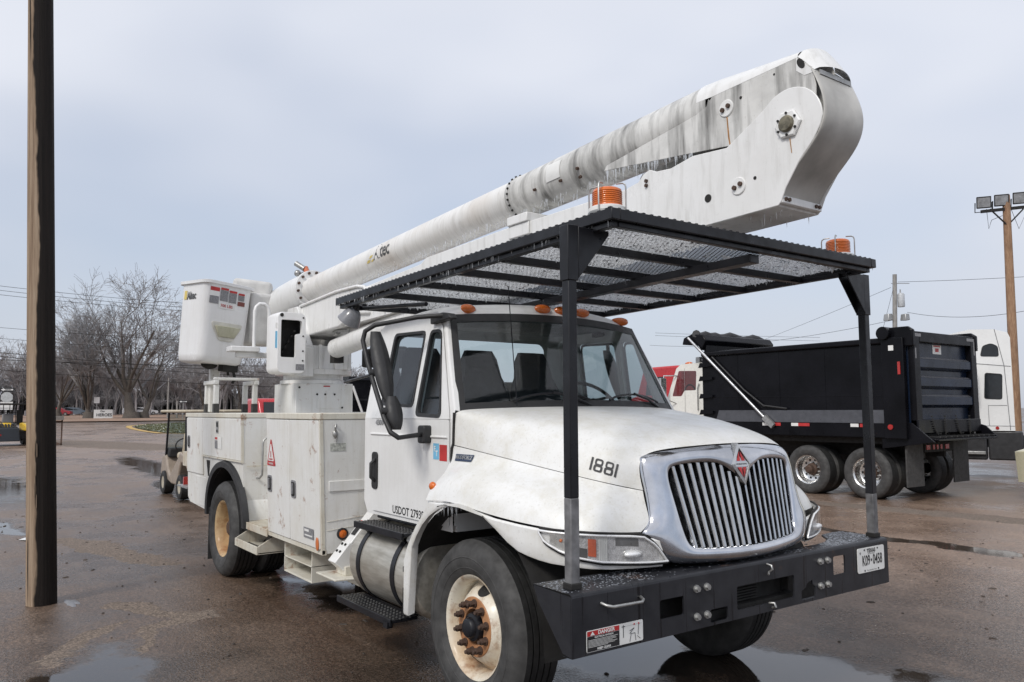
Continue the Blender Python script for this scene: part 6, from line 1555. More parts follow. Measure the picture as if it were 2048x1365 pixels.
# ================================================================== black dump truck
def dump_truck():
    t = empty('dump_truck', (-5.25, 12.35, 0), 0, 'white-cab dump truck with black dump box and tailgate, parked behind the bucket truck', 'dump truck')
    X = lambda x: x + 5.25; Y = lambda y: y - 12.35
    blk = simple('dump_black', (.006, .006, .008), .28, coat=.0, var=.35, vscale=2, spec=.14); M['dumpblack'] = blk
    navy = simple('dump_navy', (.008, .014, .030), .25, var=.5, vscale=1.2, spec=.25)
    grey = simple('dump_grey_band', (.075, .078, .09), .35, var=.15)
    y0, y1 = Y(11.02), Y(13.62)
    xf, xr = X(-8.65), X(-3.85)
    # box body: side walls, top rail, lower grey band
    mb = MB(); mb.box(xf, xr, y0, y1, 1.20, 1.28)
    for y in (y0, y1 - .08): mb.box(xf, xr, y, y + .08, 1.28, 3.02)
    mb.box(xf, xf + .08, y0 + .08, y1 - .08, 1.28, 3.42)
    box = obj('dump_box', mb, 'dumpblack', t, bevel=.01)
    mb = MB()
    for y in (y0 - .05, y1 - .08): mb.box(xf, xr, y, y + .13, 3.02, 3.14)
    obj('top_rail', mb, 'dumpblack', box, bevel=.03)
    mb = MB(); mb.prism([(X(-8.25), 1.49), (X(-4.0), 1.49), (X(-4.0), 1.745), (X(-8.15), 1.745)], lambda a, b: (a, y0 - .03, b), lambda a, b: (a, y0, b)); obj('grey_band', mb, grey, box)
    mb = MB(); mb.box(X(-8.1), X(-3.95), y0 - .02, y0 + .0, 1.22, 1.485); obj('lower_rail', mb, 'dumpblack', box)
    mb = MB()
    for x_ in (-7.6, -6.5, -5.4): mb.tube([(X(x_), y0 - .001, 1.75), (X(x_), y0 - .001, 3.02)], .006, 5)
    mb.tube([(X(-8.6), y0 - .001, 2.05), (X(-4.2), y0 - .001, 2.02)], .006, 5); obj('weld_seam', mb, 'dumpblack', box)
    for z in (1.70, 2.08, 2.50, 2.82):   # front corner ribs
        mb = MB(); mb.hexa([(xf - .07, y0 - .06, z - .06), (xf + .34, y0 - .06, z - .03), (xf + .34, y0, z - .03), (xf - .07, y0, z - .06), (xf - .02, y0 - .06, z + .06), (xf + .34, y0 - .06, z + .03), (xf + .34, y0, z + .03), (xf - .02, y0, z + .06)]); obj('corner_rib', mb, 'dumpblack', box)
    for x0, c in ((-6.95, 'w'), (-6.75, 'r'), (-6.22, 'w'), (-6.05, 'r'), (-4.86, 'w'), (-4.66, 'r')):
        mb = MB(); mb.box(X(x0), X(x0 + (.17 if c == 'w' else .27)), y0 - .034, y0 - .029, 1.41, 1.475); obj('reflective_tape', mb, 'decalwhite' if c == 'w' else 'decalred', box)
    # rear pillar
    mb = MB(); mb.box(X(-4.15), X(-3.72), y0 - .06, y0 + .06, 1.20, 3.12); mb.box(X(-3.88), X(-3.72), y1 - .08, y1 + .04, 1.20, 3.12)
    obj('rear_pillar', mb, 'dumpblack', box, bevel=.01)
    mb = MB(); mb.box(X(-3.83), X(-3.78), y0 - .075, y0 - .06, 2.42, 2.66); mb.lathe([(.001, 0), (.05, 0), (.05, .02)], (X(-4.02), y0 - .08, 1.42), 16, 'y'); obj('side_lamp', mb, 'red', box)
    mb = MB(); mb.box(X(-4.0), X(-3.90), y0 - .064, y0 - .060, 2.88, 2.98); obj('unit_sticker', mb, 'decalwhite', box)
    # tailgate with ribs
    tx = X(-3.70)
    mb = MB(); mb.box(tx - .05, tx, y0 + .10, y1 - .02, 1.42, 3.22); gate = obj('tailgate', mb, navy, t, bevel=.01)
    mb = MB(); mb.box(tx, tx + .12, y0 + .08, y0 + .30, 1.42, 3.24); mb.box(tx, tx + .12, y1 - .22, y1 - .0, 1.42, 3.24); mb.box(tx, tx + .12, y0 + .30, y1 - .22, 3.04, 3.24); mb.box(tx, tx + .14, y0 + .08, y1, 1.30, 1.56)
    obj('gate_frame', mb, 'dumpblack', gate, bevel=.012)
    for z in (1.98, 2.34, 2.70):
        mb = MB(); mb.prism([(tx, z - .20), (tx + .10, z - .14), (tx + .10, z + .02), (tx + .02, z + .06), (tx, z + .06)], lambda a, b: (a, y0 + .30, b), lambda a, b: (a, y1 - .22, b)); rib = obj('gate_rib', mb, navy, gate, bevel=.006)
        mb = MB(); mb.hexa([(tx + .004, y0 + .30, z + .064), (tx + .10, y0 + .30, z + .024), (tx + .10, y1 - .30, z + .024), (tx + .004, y1 - .22, z + .064), (tx + .004, y0 + .30, z + .068), (tx + .10, y0 + .30, z + .028), (tx + .10, y1 - .30, z + .028), (tx + .004, y1 - .22, z + .068)]); obj('ledge', mb, grey, rib)
    mb = MB(); mb.mat(0).box(tx + .002, tx + .006, y0 + 1.02, y0 + 1.36, 2.84, 3.02); mb.mat(1); mb.box(tx + .006, tx + .008, y0 + 1.06, y0 + 1.32, 2.985, 3.012); patch(mb, (tx + .009, y0 + 1.19, 2.92), (0, 1, 0), (0, 0, 1), .14, .07)
    obj('maker_plate', mb, ['decalwhite', 'decalred'], gate, smooth=0)
    mb = MB(); mb.box(tx + .121, tx + .124, y0 + .14, y0 + .36, 3.14, 3.20); mb.box(tx + .121, tx + .124, y1 - .40, y1 - .08, 3.14, 3.20); mb.box(tx + .121, tx + .124, y1 - .12, y1 - .07, 2.86, 3.14); mb.box(tx + .121, tx + .124, y0 + .12, y0 + .16, 2.72, 2.92); obj('reflective_tape', mb, 'decalgrey', gate)
    for y in (y0 + .05, y1 - .02):      # hinge horns
        mb = MB(); mb.prism([(tx - .40, 3.0), (tx - .45, 3.22), (tx - .38, 3.33), (tx + .05, 3.33), (tx + .15, 3.26), (tx + .15, 2.95), (tx, 2.95)], lambda a, b: (a, y - .05, b), lambda a, b: (a, y + .05, b)); obj('hinge_horn', mb, 'dumpblack', gate, bevel=.02)
    mb = MB(); mb.cyl((tx - .38, y0 - .12, 3.22), (tx - .38, y0 + .1, 3.22), .13, n=20); obj('tarp_motor', mb, 'dumpblack', box, bevel=.01)
    for ys in ((.55, .85), (1.5, 1.75), (1.05, 1.10), (2.05, 2.10)):   # chains
        mb = MB(); a, b = y0 + ys[0], y0 + ys[1]
        for k in range(14):
            tt_ = k / 13; y = lerp(a, b, tt_); z = 1.62 - .35 * math.sin(math.pi * tt_ * .6) ; mb.box(tx + .15, tx + .17, y - .022, y + .022, z - .012, z + .012)
        obj('chain', mb, 'under', gate)
    # spill apron, mud flaps, tail lamps
    mb = MB(); mb.hexa([(tx, y0 + .15, 1.20), (tx + .42, y0 + .25, 1.16), (tx + .42, y1 + .02, 1.16), (tx, y1 + .02, 1.20), (tx, y0 + .15, 1.24), (tx + .42, y0 + .25, 1.20), (tx + .42, y1 + .02, 1.20), (tx, y1 + .05, 1.24)])
    mb.prism([(tx, 1.24), (tx + .42, 1.20), (tx + .2, 1.42), (tx, 1.48)], lambda a, b: (a, y1 + .05, b), lambda a, b: (a, y1 + .08, b)); mb.prism([(tx - .55, 1.0), (tx + .45, 1.15), (tx + .05, 1.50), (tx - .55, 1.50)], lambda a, b: (a, y0 + .02, b), lambda a, b: (a, y0 + .06, b))
    apron = obj('spill_apron', mb, 'dumpblack', t, bevel=.006)
    for k in range(11):
        mb = MB(); y = y0 + .32 + k * .22; mb.box(tx + .1, tx + .40, y, y + .05, 1.225, 1.25); obj('apron_slat', mb, 'blackmatte', apron)
    mb = MB(); mb.box(tx - .15, tx - .12, y0 + .1, y0 + .72, .28, 1.15); obj('mud_flap', mb, 'rubber', t); mb = MB(); mb.box(tx - .15, tx - .12, y1 - .68, y1 - .05, .28, 1.15); obj('mud_flap', mb, 'rubber', t)
    mb = MB(); mb.box(tx - .2, tx - .1, y0 + .75, y1 - .72, .92, 1.10); bar_ = obj('lamp_bar', mb, 'under', t)
    for y in (.80, 1.05, 1.20, 1.35, 1.55):
        mb = MB(); mb.box(tx - .1, tx - .09, y0 + y, y0 + y + (.14 if y in (.8, 1.55) else .07), .97, 1.06); obj('tail_lamp', mb, 'red', bar_)
    # frame
    mb = MB(); mb.box(X(-10.8), X(-3.9), -.46, -.38, .80, 1.15); mb.box(X(-10.8), X(-3.9), .38, .46, .80, 1.15); mb.box(X(-8.4), X(-4.0), y0 + .2, y1 - .2, 1.08, 1.20)
    for x in (-5.95, -4.63): mb.cyl((X(x), -1.1, .5), (X(x), 1.1, .5), .11)
    obj('chassis_frame', mb, 'under', t)
    for x in (-5.93, -4.62): wheel_dish('wheel', t, (X(x), Y(11.10), .503), rimmat='polished', alu=True); wheel_dish('wheel', t, (X(x), Y(13.60), .503), (0, 0, math.pi), rimmat='polished', alu=True)
    wheel_front('steer_wheel', t, (X(-10.6), Y(11.2), .503), rimmat='polished'); wheel_front('steer_wheel', t, (X(-10.6), Y(13.5), .503), (0, 0, math.pi), rimmat='polished')
    # tarp housing and arms
    mb = MB(); mb.prism([(X(-9.25), 3.36), (X(-9.2), 3.52), (X(-8.95), 3.60), (X(-8.6), 3.56), (X(-8.5), 3.42), (X(-8.65), 3.18), (X(-8.75), 3.30)], lambda a, b: (a, y0 - .02, b), lambda a, b: (a, y1 + .02, b)); ht = obj('tarp_housing', mb, 'dumpblack', t, bevel=.02)
    mb = MB(); rr = random.Random(2)
    mb.tube([(X(-8.85) + rr.uniform(-.03, .03), y0 + k * (y1 - y0) / 14, 3.56 + rr.uniform(-.03, .05)) for k in range(15)], .10, 8); obj('rolled_tarp', mb, 'blackmatte', ht, smooth=60)
    mb = MB(); mb.mat(0).cyl((X(-8.98), y0 - .10, 3.50), (X(-6.75), y0 - .10, 1.50), .033, n=12); mb.mat(1).bar((X(-6.85), y0 - .10, 1.60), (X(-6.62), y0 - .10, 1.40), .07, .12); obj('tarp_arm', mb, ['polished', 'steel'], t, smooth=40)
    mb = MB(); mb.cyl((X(-8.98), y1 + .10, 3.50), (X(-6.75), y1 + .10, 1.50), .033, n=12); obj('tarp_arm', mb, 'polished', t, smooth=40)
    mb = MB(); mb.tube([(X(-8.3), y0 - .05, 3.0), (X(-7.4), y0 - .05, 2.2), (X(-6.9), y0 - .05, 1.85), (X(-6.3), y0 - .05, 1.78)], .02, 6); obj('tarp_cable', mb, 'blackmatte', t, smooth=50)
    # load under a blue-white tarpaulin edge
    mb = MB(); mb.ball((X(-5.6), 0.2, 3.02), (1.2, .9, .25), 20, 8); obj('tarp_heap', mb, simple('blue_tarp', (.30, .45, .66), .5, var=.3, vscale=4), t, smooth=60)
    # cab
    cab_side = [(X(-10.15), 1.05), (X(-8.82), 1.05), (X(-8.82), 2.86), (X(-8.95), 2.92), (X(-9.62), 2.90), (X(-9.78), 2.80), (X(-10.15), 1.95)]
    wnd = rpoly([(X(-9.93), 2.10), (X(-9.62), 2.10), (X(-9.52), 2.24), (X(-9.15), 2.24), (X(-9.12), 2.72), (X(-9.70), 2.74)], .04)
    wmat = simple('dump_cab_white', (.80, .79, .74), .3, coat=.3, var=.06); ylo, yhi = Y(11.35), Y(13.35)
    mb = MB()
    for y in (ylo, yhi):
        vs_, fs_ = fill2d(cab_side, [wnd], lambda a, b: (a, y, b)); mb.add(vs_, fs_)
    mb.grid([[(a, ylo, b), (a, yhi, b)] for a, b in [cab_side[i] for i in (1, 2, 3, 4, 5)]])
    cb = obj('cab', mb, wmat, t, smooth=30)
    mb = MB()
    for y in (ylo + .01, yhi - .01): vs_, fs_ = fill2d(wnd, [], lambda a, b: (a, y, b)); mb.add(vs_, fs_)
    obj('window', mb, 'sideglass', cb, smooth=0)
    mb = MB(); mb.add([(X(-9.79), ylo, 2.80), (X(-9.79), yhi, 2.80), (X(-10.15), yhi, 1.95), (X(-10.15), ylo, 1.95)], [(0, 1, 2, 3)]); obj('windscreen', mb, 'glass', cb, smooth=0)
    mb = MB(); mb.tube([(X(-9.08), ylo - .02, 1.75), (X(-9.06), ylo - .04, 1.8), (X(-9.06), ylo - .04, 2.3), (X(-9.02), ylo - .03, 2.4)], .014, 8); mb.tube([(X(-9.50), ylo - .01, 1.15), (X(-9.50), ylo - .01, 2.8)], .004, 4); obj('grab_handle', mb, 'steel', cb)
    mb = MB(); mb.bar((X(-9.25), ylo + .2, 3.0), (X(-9.25), ylo + .45, 3.0), .14, .16); mb.ball((X(-9.08), ylo + .3, 3.0), (.12, .1, .06)); obj('roof_lamp', mb, 'steel', cb, bevel=.02)
    mb = MB(); mb.ball((X(-9.62), ylo + .3, 2.93), (.12, .08, .05)); obj('marker_light', mb, 'orange', cb, smooth=60)
    mb = MB(); mb.prism([(X(-11.45), 1.0), (X(-10.15), 1.0), (X(-10.15), 1.95), (X(-11.2), 1.72), (X(-11.45), 1.4)], lambda a, b: (a, ylo + .1, b), lambda a, b: (a, yhi - .1, b)); obj('hood', mb, wmat, t, bevel=.06, segs=3)
    mb = MB(); mb.tube([(X(-9.75), ylo, 2.62), (X(-9.95), ylo - .28, 2.62), (X(-9.95), ylo - .30, 2.05), (X(-9.8), ylo, 1.92)], .016, 8); mb.box(X(-10.0), X(-9.92), ylo - .42, ylo - .22, 2.10, 2.56); obj('mirror', mb, 'polished', cb, bevel=.01)
    mb = MB(); rr = [(X(-9.78), ylo + .5 + .2 * math.cos(a), 2.22 + .18 * math.sin(a)) for a in np.linspace(0, 6.28, 20)]; mb.tube(rr, .018, 6); obj('steering_wheel', mb, 'blackmatte', cb)
    return t
dump_truck()

# ================================================================== white sleeper tractor behind it
def sleeper():
    # local x runs back to front (0 = rear edge of the sleeper), local y into the truck
    t = empty('sleeper_tractor', (-4.70, 18.05, 0), R(22), 'white high-roof sleeper semi tractor behind the dump truck tailgate', 'semi truck')
    w = simple('sleeper_white', (.80, .80, .79), .3, coat=.4, var=.05, vscale=1.5); blk = simple('skirt_black', (.028, .028, .030), .42, var=.3)
    y0, y1 = 0.0, 2.45
    prof = [(-5.6, 1.2), (0, 1.2), (0, 3.55), (-.05, 3.68), (-.35, 3.78), (-.9, 3.80), (-2.0, 3.55), (-3.4, 2.95), (-4.2, 2.3), (-5.6, 2.0)]
    wind = [rpoly([(-.62, 2.02), (-.25, 2.0), (-.22, 2.62), (-.58, 2.66)], .06), rpoly([(-.66, 3.10), (-.27, 3.08), (-.28, 3.34), (-.42, 3.42), (-.60, 3.36)], .06)]
    mb = MB()
    for y in (y0, y1): vs_, fs_ = fill2d(prof, wind, lambda a, b: (a, y, b)); mb.add(vs_, fs_)
    mb.grid([[(a, y0, b), (a, y1, b)] for a, b in prof])
    cb = obj('sleeper_cab', mb, w, t, smooth=30, bevel=.03)
    for h in wind:
        mb = MB(); vs_, fs_ = fill2d(h, [], lambda a, b: (a, y0 + .012, b)); mb.add(vs_, fs_); obj('window', mb, 'darkglass', cb, smooth=0)
        mb = MB(); n_ = len(h); c_ = (sum(p[0] for p in h) / n_, sum(p[1] for p in h) / n_); o_ = [(lerp(c_[0], a, 1.07), lerp(c_[1], z, 1.05)) for a, z in h]
        mb.add([(a, y0 - .006, z) for a, z in o_] + [(a, y0 - .006, z) for a, z in h], [(k, (k + 1) % n_, n_ + (k + 1) % n_, n_ + k) for k in range(n_)]); obj('window_seal', mb, 'blackmatte', cb, smooth=0)
    mb = MB(); mb.tube([(-2, -.004, 2.96), (-.9, -.004, 2.93), (-.02, -.004, 2.82)], .009, 4); mb.tube([(-.33, -.004, 3.78), (-.16, -.004, 2.84), (-.10, -.004, 1.22)], .008, 4); mb.tube([(-.55, -.004, 1.34), (-.55, -.004, 1.84), (-.14, -.004, 1.84)], .007, 4); mb.tube([(-1.6, -.004, 1.33), (0, -.004, 1.32)], .007, 4); mb.tube([(-.75, -.004, 1.34), (-.78, -.004, 2.9)], .006, 4)
    obj('panel_seam', mb, 'decalgrey', cb)
    mb = MB(); mb.lathe([(.001, 0), (.04, 0), (.04, .02)], (-.38, -.02, 1.27), 14, 'y'); obj('side_lamp', mb, 'red', cb)
    mb = MB(); mb.prism(rrect(-.98, -.74, 2.08, 2.86, .10), lambda a, b: (a, -.42, b), lambda a, b: (a, -.25, b)); mb.tube([(-.86, -.33, 2.86), (-.9, -.2, 2.94), (-.95, 0, 2.94)], .025, 8); mb.tube([(-.86, -.33, 2.08), (-.9, -.2, 1.98), (-.95, 0, 1.96)], .02, 8); mi = obj('mirror', mb, 'polished', t, bevel=.03, segs=3)
    mb = MB(); mb.prism(rrect(-.88, -.80, 2.24, 2.68, .03), lambda a, b: (a, -.423, b), lambda a, b: (a, -.421, b)); obj('red_stripe', mb, 'red', mi)  # red stripe on the chrome face of the mirror
    for a, b_ in ((-5.0, -.62), (-.60, .16)):
        mb = MB(); mb.box(a, b_, .02, .5, .46, 1.19); sk = obj('side_skirt', mb, blk, t, bevel=.04)
    mb = MB(); mb.box(-1.4, -.66, -.06, .02, .60, .68); obj('cab_step', mb, 'steel', sk, bevel=.01)
    mb = MB(); mb.box(-5.6, 2.2, .85, 1.6, .75, 1.05); obj('chassis_frame', mb, 'under', t)
    mb = MB(); mb.prism([(-7.3, .6), (-5.6, .6), (-5.6, 2.0), (-6.9, 1.65), (-7.3, 1.2)], lambda a, b: (a, .15, b), lambda a, b: (a, y1 - .15, b)); obj('hood', mb, w, t, bevel=.1, segs=3)
    for x in (1.5, -6.3):
        wheel_front('wheel', t, (x, .1, .503), rimmat='polished'); wheel_front('wheel', t, (x, y1 - .1, .503), (0, 0, math.pi), rimmat='polished')
sleeper()

# ================================================================== cream car nose at the right edge
def cream_car():
    t = empty('parked_car', (-1.28, 15.05, 0), R(72), 'cream parked car cut off by the right edge of the picture', 'car')
    cm = simple('cream_paint', (.66, .63, .46), .25, coat=.5, var=.05)
    prof = [(-2.2, .35), (2.1, .35), (2.25, .6), (2.15, .85), (1.2, .98), (.5, 1.42), (-1.0, 1.45), (-1.7, 1.05), (-2.25, .95)]
    rows = []
    for y, k in ((-.88, .93), (-.90, .98), (-.7, 1.0), (0, 1.01), (.7, 1.0), (.90, .98), (.88, .93)):
        rows.append([(x * (k if abs(x) > 1.9 else 1), y * (.86 if z > 1.2 else 1), z * k if z > .5 else z) for x, z in prof + [prof[0]]])
    mb = MB(); mb.grid(rows); mb.add(rows[0][:-1], [tuple(range(len(prof)))]); mb.add(rows[-1][:-1], [tuple(range(len(prof)))]); b = obj('body', mb, cm, t, smooth=60, bevel=.03)
    for s in (-1, 1):
        mb = MB(); mb.add([(.45, s * .795, 1.36), (1.05, s * .86, 1.0), (-1.5, s * .86, 1.0), (-.95, s * .795, 1.38)], [(0, 1, 2, 3)]); obj('window', mb, 'darkglass', b, smooth=0)
        mb = MB(); mb.ball((2.12, s * .66, .74), (.08, .18, .08)); obj('headlight', mb, 'polished', b, smooth=60)
        for x in (-1.4, 1.35):
            mb = MB(); mb.lathe([(.19, -.09), (.31, -.10), (.32, 0), (.31, .10), (.19, .09)], (x, s * .80, .32), 28, 'y', close=True); wv = obj('wheel', mb, 'rubber', t, smooth=50); mb = MB(); mb.lathe([(.001, s * .07), (.19, s * .085)], (x, s * .80, .32), 20, 'y'); obj('rim', mb, 'steel', wv)
cream_car()
# cream box trailer beyond the light pole
t = empty('box_trailer', (-8.9, 34.0, 0), 0, 'cream box trailer standing behind the floodlight pole', 'trailer')
mb = MB(); mb.box(-.55, 6.5, -1.25, 1.25, 1.1, 4.35); bx_ = obj('trailer_box', mb, simple('trailer_cream', (.72, .70, .58), .5, var=.1), t, bevel=.05)
mb = MB(); 
for z in (1.9, 2.9, 3.6): mb.box(-.56, -.40, -1.27, -1.2, z, z + .12)
obj('hinge', mb, 'under', bx_)
mb = MB()
for s in (-1, 1): mb.lathe([(.25, -.12), (.48, -.13), (.5, 0), (.48, .13), (.25, .12)], (4.6, s * 1.1, .5), 24, 'y', close=True)
mb.box(0.0, 6.3, -.5, .5, .85, 1.1); obj('running_gear', mb, 'under', t)

# ================================================================== floodlight pole and transformer pole
def flood_pole():
    t = empty('floodlight_pole', (-11.52, 35.2, 0), 0, 'brown wooden pole carrying three floodlights at the right edge', 'light pole')
    top = Vector((.515, -.93, 11.25)); mb = MB(); mb.tube([(0, 0, -.2), top * .5, top], .2, 16, rs=[.21, .185, .15]); obj('shaft', mb, 'polewood', t, smooth=60)
    ax = Vector((.58, .81, 0)); c = Vector((.50, -.91, 10.62)); mb = MB(); mb.bar(c - ax * 1.15 + Vector((0, 0, -.12)), c + ax * 1.5 + Vector((0, 0, .16)), .10, .13); 
    mb.bar(c - ax * .75, c + Vector((0, 0, -.75)), .05, .05); mb.bar(c + ax * .75, c + Vector((0, 0, -.75)), .05, .05); obj('cross_arm', mb, 'under', t)
    fw = Vector((.72, -.66, -.22)).normalized()
    for k, (off, rot) in enumerate(((-1.02, -.12), (-.22, .0), (.62, .12))):
        p = c + ax * off + Vector((0, 0, .42 + off * .12)); up = Vector((0, 0, 1)); f = (fw + ax * -.25).normalized(); r_ = f.cross(up).normalized(); u2 = r_.cross(f)
        def q(a, b, d): return p + r_ * a + u2 * b + f * d
        mb = MB(); mb.hexa([q(-.30, -.27, .08), q(.30, -.27, .08), q(.18, -.16, -.32), q(-.18, -.16, -.32), q(-.30, .27, .08), q(.30, .27, .08), q(.18, .16, -.32), q(-.18, .16, -.32)]); fl_ = obj('floodlight', mb, 'under', t, bevel=.03)
        mb = MB(); mb.add([q(-.25, -.21, .085), q(.25, -.21, .085), q(.25, .21, .085), q(-.25, .21, .085)], [(0, 1, 2, 3)]); obj('lamp_glass', mb, simple('lamp_glass', (.50, .52, .54), .08, .7, var=.3, vscale=5), fl_)
        mb = MB(); mb.tube([q(-.33, 0, 0), q(-.33, -.42, -.05), q(.33, -.42, -.05), q(.33, 0, 0)], .025, 6); obj('yoke', mb, 'under', fl_)
    mb = MB(); mb.tube([c - ax * .9, c - ax * .85 + Vector((0, 0, -.9)), c - ax * .7 + Vector((0, 0, -.5)), c - ax * .2 + Vector((0, 0, -.3))], .012, 5); mb.tube([c + ax * .2, c + ax * .5 + Vector((0, 0, -.9)), c + ax * .9 + Vector((0, 0, -.1)), c + ax * 1.2 + Vector((0, 0, -1.0))], .012, 5); obj('cable_loop', mb, 'under', t, smooth=50)
flood_pole()
def transformer_pole():
    t = empty('transformer_pole', (-27.95, 55.3, 0), 0, 'grey wooden power pole with a transformer can and floodlights behind the dump truck', 'power pole')
    mb = MB(); mb.tube([(0, 0, 0), (.4, -.25, 6), (.80, -.52, 12.0)], .15, 12, rs=[.2, .18, .15]); obj('shaft', mb, bark('grey_pole', (.22, .21, .20), (.42, .41, .39)), t, smooth=60)
    ax = Vector((.58, .81, 0)); c = Vector((.68, -.45, 10.0)); mb = MB(); mb.lathe([(.001, -.5), (.24, -.5), (.26, -.45), (.26, .45), (.2, .55), (.001, .58)], c + ax * .48, 20, 'z'); obj('transformer', mb, simple('transformer_grey', (.48, .50, .52), .5), t, smooth=40)
    mb = MB(); mb.tube([c + ax * .45 + Vector((0, 0, .5)), c + ax * .45 + Vector((0, 0, .85))], .05, 8); mb.bar((.78, -.50, 11.3), Vector((.78, -.50, 11.3)) + ax * 1.1, .05, .05); mb.bar((.78, -.50, 11.3), Vector((.78, -.50, 11.3)) - ax * .3, .05, .05); obj('insulator_arm', mb, 'steel', t)
    for s in (-.55, .75):
        p = Vector((.60, -.40, 8.7)) + ax * s; mb = MB(); mb.hexa([p + Vector(v) for v in ((-.25, -.25, -.25), (.25, -.3, -.3), (.3, .25, -.2), (-.25, .25, -.2), (-.2, -.2, .25), (.22, -.25, .25), (.25, .25, .3), (-.2, .2, .3))]); obj('floodlight', mb, 'steel', t, bevel=.05)
transformer_pole()

# ================================================================== wires
def wire(p, q, sag, r_, label, grp):
    p, q = Vector(p), Vector(q); mb = MB(); pts = []
    for k in range(17):
        tt_ = k / 16; v = p.lerp(q, tt_); v.z -= sag * 4 * tt_ * (1 - tt_); pts.append(v)
    mb.tube(pts, r_, 4); tag(obj('power_line', mb, 'under', None), label, 'power line', grp)
LG = 'power lines crossing the trees on the left'
for (p, q, sg, nm) in (((-80.5, -2.6, 13.3), (-74.4, 14.6, 12.0), .15, 'highest of the power lines crossing the sky at left'), ((-80.5, -2.6, 12.9), (-74.4, 14.7, 11.6), .15, 'second highest power line crossing the sky at left'), ((-80.6, -2.6, 12.5), (-74.5, 14.7, 11.3), .15, 'third highest power line crossing the sky at left'),
                   ((-92.9, -2.3, 10.6), (-79.5, 25.2, 8.9), .2, 'thin power line across the left treetops, fourth from the top'), ((-93.0, -2.2, 9.5), (-79.6, 25.3, 7.7), .2, 'thin power line across the left treetops, fifth from the top'), ((-93.1, -2.2, 8.1), (-79.7, 25.4, 5.8), .2, 'thick dark cable across the left trees, uppermost of the four low ones'),
                   ((-93.1, -2.1, 7.7), (-79.8, 25.4, 5.3), .2, 'thick dark cable across the left trees, second of the four low ones'), ((-93.1, -2.1, 7.2), (-79.7, 25.4, 6.6), .2, 'thick dark cable across the left trees, third of the four low ones'), ((-93.2, -2.1, 6.3), (-79.8, 25.5, 4.3), .2, 'thick dark cable across the left trees, lowest one')):
    wire(p, q, sg, .028 if 'thick' in nm else .018, nm, LG)
RG = 'power lines around the transformer pole'
for (p, q, sg, nm) in (((-27.0, 54.9, 11.4), (-16.2, 53.1, 10.2), .05, 'high wire running right from the transformer pole'), ((-26.8, 55.7, 9.1), (-14.3, 47.5, 7.6), .5, 'sagging cable running right from the transformer pole'), ((-27.5, 54.8, 8.5), (-59.7, 61.5, 9.1), .8, 'sagging cable running left from the transformer pole'),
                   ((-27.4, 54.6, 11.0), (-59.3, 79.1, 9.9), .1, 'high wire running left from the transformer pole'), ((-59.2, 61.9, 10.5), (-48.2, 77.3, 9.9), .05, 'upper wire above the dump truck cab'), ((-59.2, 61.9, 10.2), (-48.2, 77.3, 9.5), .05, 'lower wire above the dump truck cab'), ((-27.3, 54.7, 10.8), (-28.5, 53.6, 5.0), 0, 'guy wire slanting down from the transformer pole')):
    wire(p, q, sg, .014, nm, RG)

# ================================================================== trees
def grow_tree(seed, H, r0, forks, spread=1.0, twig=.030, dens=1.0, lean=(0, 0), clear=.22):
    rng = random.Random(seed); big, fine = MB(), MB()
    def branch(p, d, r_, L, depth):
        n = 4 if depth < 2 else 3; pts = [p]; rs = [r_]; dirs = []
        for i in range(n):
            d = (d + Vector((rng.gauss(0, .11), rng.gauss(0, .11), rng.gauss(.09 if depth < 4 else .03, .07)))).normalized()
            p = p + d * (L / n); pts.append(p); dirs.append(d); rs.append(max(twig * .7, r_ * (1 - .62 * (i + 1) / n)))
        (big if depth < 2 else fine).tube(pts, r_, 9 if depth == 0 else (6 if depth == 1 else 3), caps=False, rs=rs)
        if depth >= 5: return
        nk = (0, 6, 6, 5, 4)[depth] if depth > 0 else forks
        nk = max(2, int(nk * (dens * .85 if depth > 1 else 1)))
        for k in range(nk):
            tt_ = rng.uniform(.35, 1.0) if depth else rng.uniform(.75, 1.0); i = min(n - 1, int(tt_ * n)); q = pts[i].lerp(pts[i + 1], tt_ * n - i)
            az = rng.uniform(0, 6.283) if depth else 6.283 * k / nk + rng.uniform(-.4, .4); a = rng.uniform(.35, .95) * spread if depth else rng.uniform(.22, .75) * spread
            dd = dirs[i]; u = dd.cross(Vector((0, 0, 1)) if abs(dd.z) < .95 else Vector((1, 0, 0))).normalized(); v = dd.cross(u)
            nd = (dd * math.cos(a) + (u * math.cos(az) + v * math.sin(az)) * math.sin(a)); 
            if depth >= 3: nd.z -= .10
            nd.normalize(); rr = max(twig, rs[i] * rng.uniform(.45, .72)); LL = L * rng.uniform(.42, .72) if depth else H * (1 - clear) * rng.uniform(.50, .66)
            branch(q, nd, rr, LL, depth + 1)
        if depth > 0 and depth < 5: pass
    branch(Vector((0, 0, -.3)), Vector((lean[0], lean[1], 1)).normalized(), r0, H * clear + .3, 0)
    # root flare
    big.tube([(0, 0, -.4), (0, 0, .15), (0, 0, 1.0)], r0, 10, caps=False, rs=[r0 * 1.65, r0 * 1.3, r0 * 1.02])
    return big, fine
def place_tree(nm, x, y, label, group=None, **k):
    t = empty(nm, (x, y, elev(x, y)), 0, label, 'tree', group); big, fine = grow_tree(**k)
    obj('trunk', big, 'bark', t, smooth=60); tag(obj('crown', fine, 'twig', t, smooth=0), 'bare twigs glazed with ice'); return t
place_tree('oak_tree', -123.7, 18.4, 'largest bare oak, with two thick trunks, right of the small white sign', seed=5, H=22, r0=.95, forks=6, twig=.026, clear=.20)
place_tree('oak_tree', -124.5, 20.3, 'second trunk of the big bare oak, leaning right', seed=12, H=17, r0=.62, forks=4, twig=.026, lean=(-.02, .16), clear=.17)
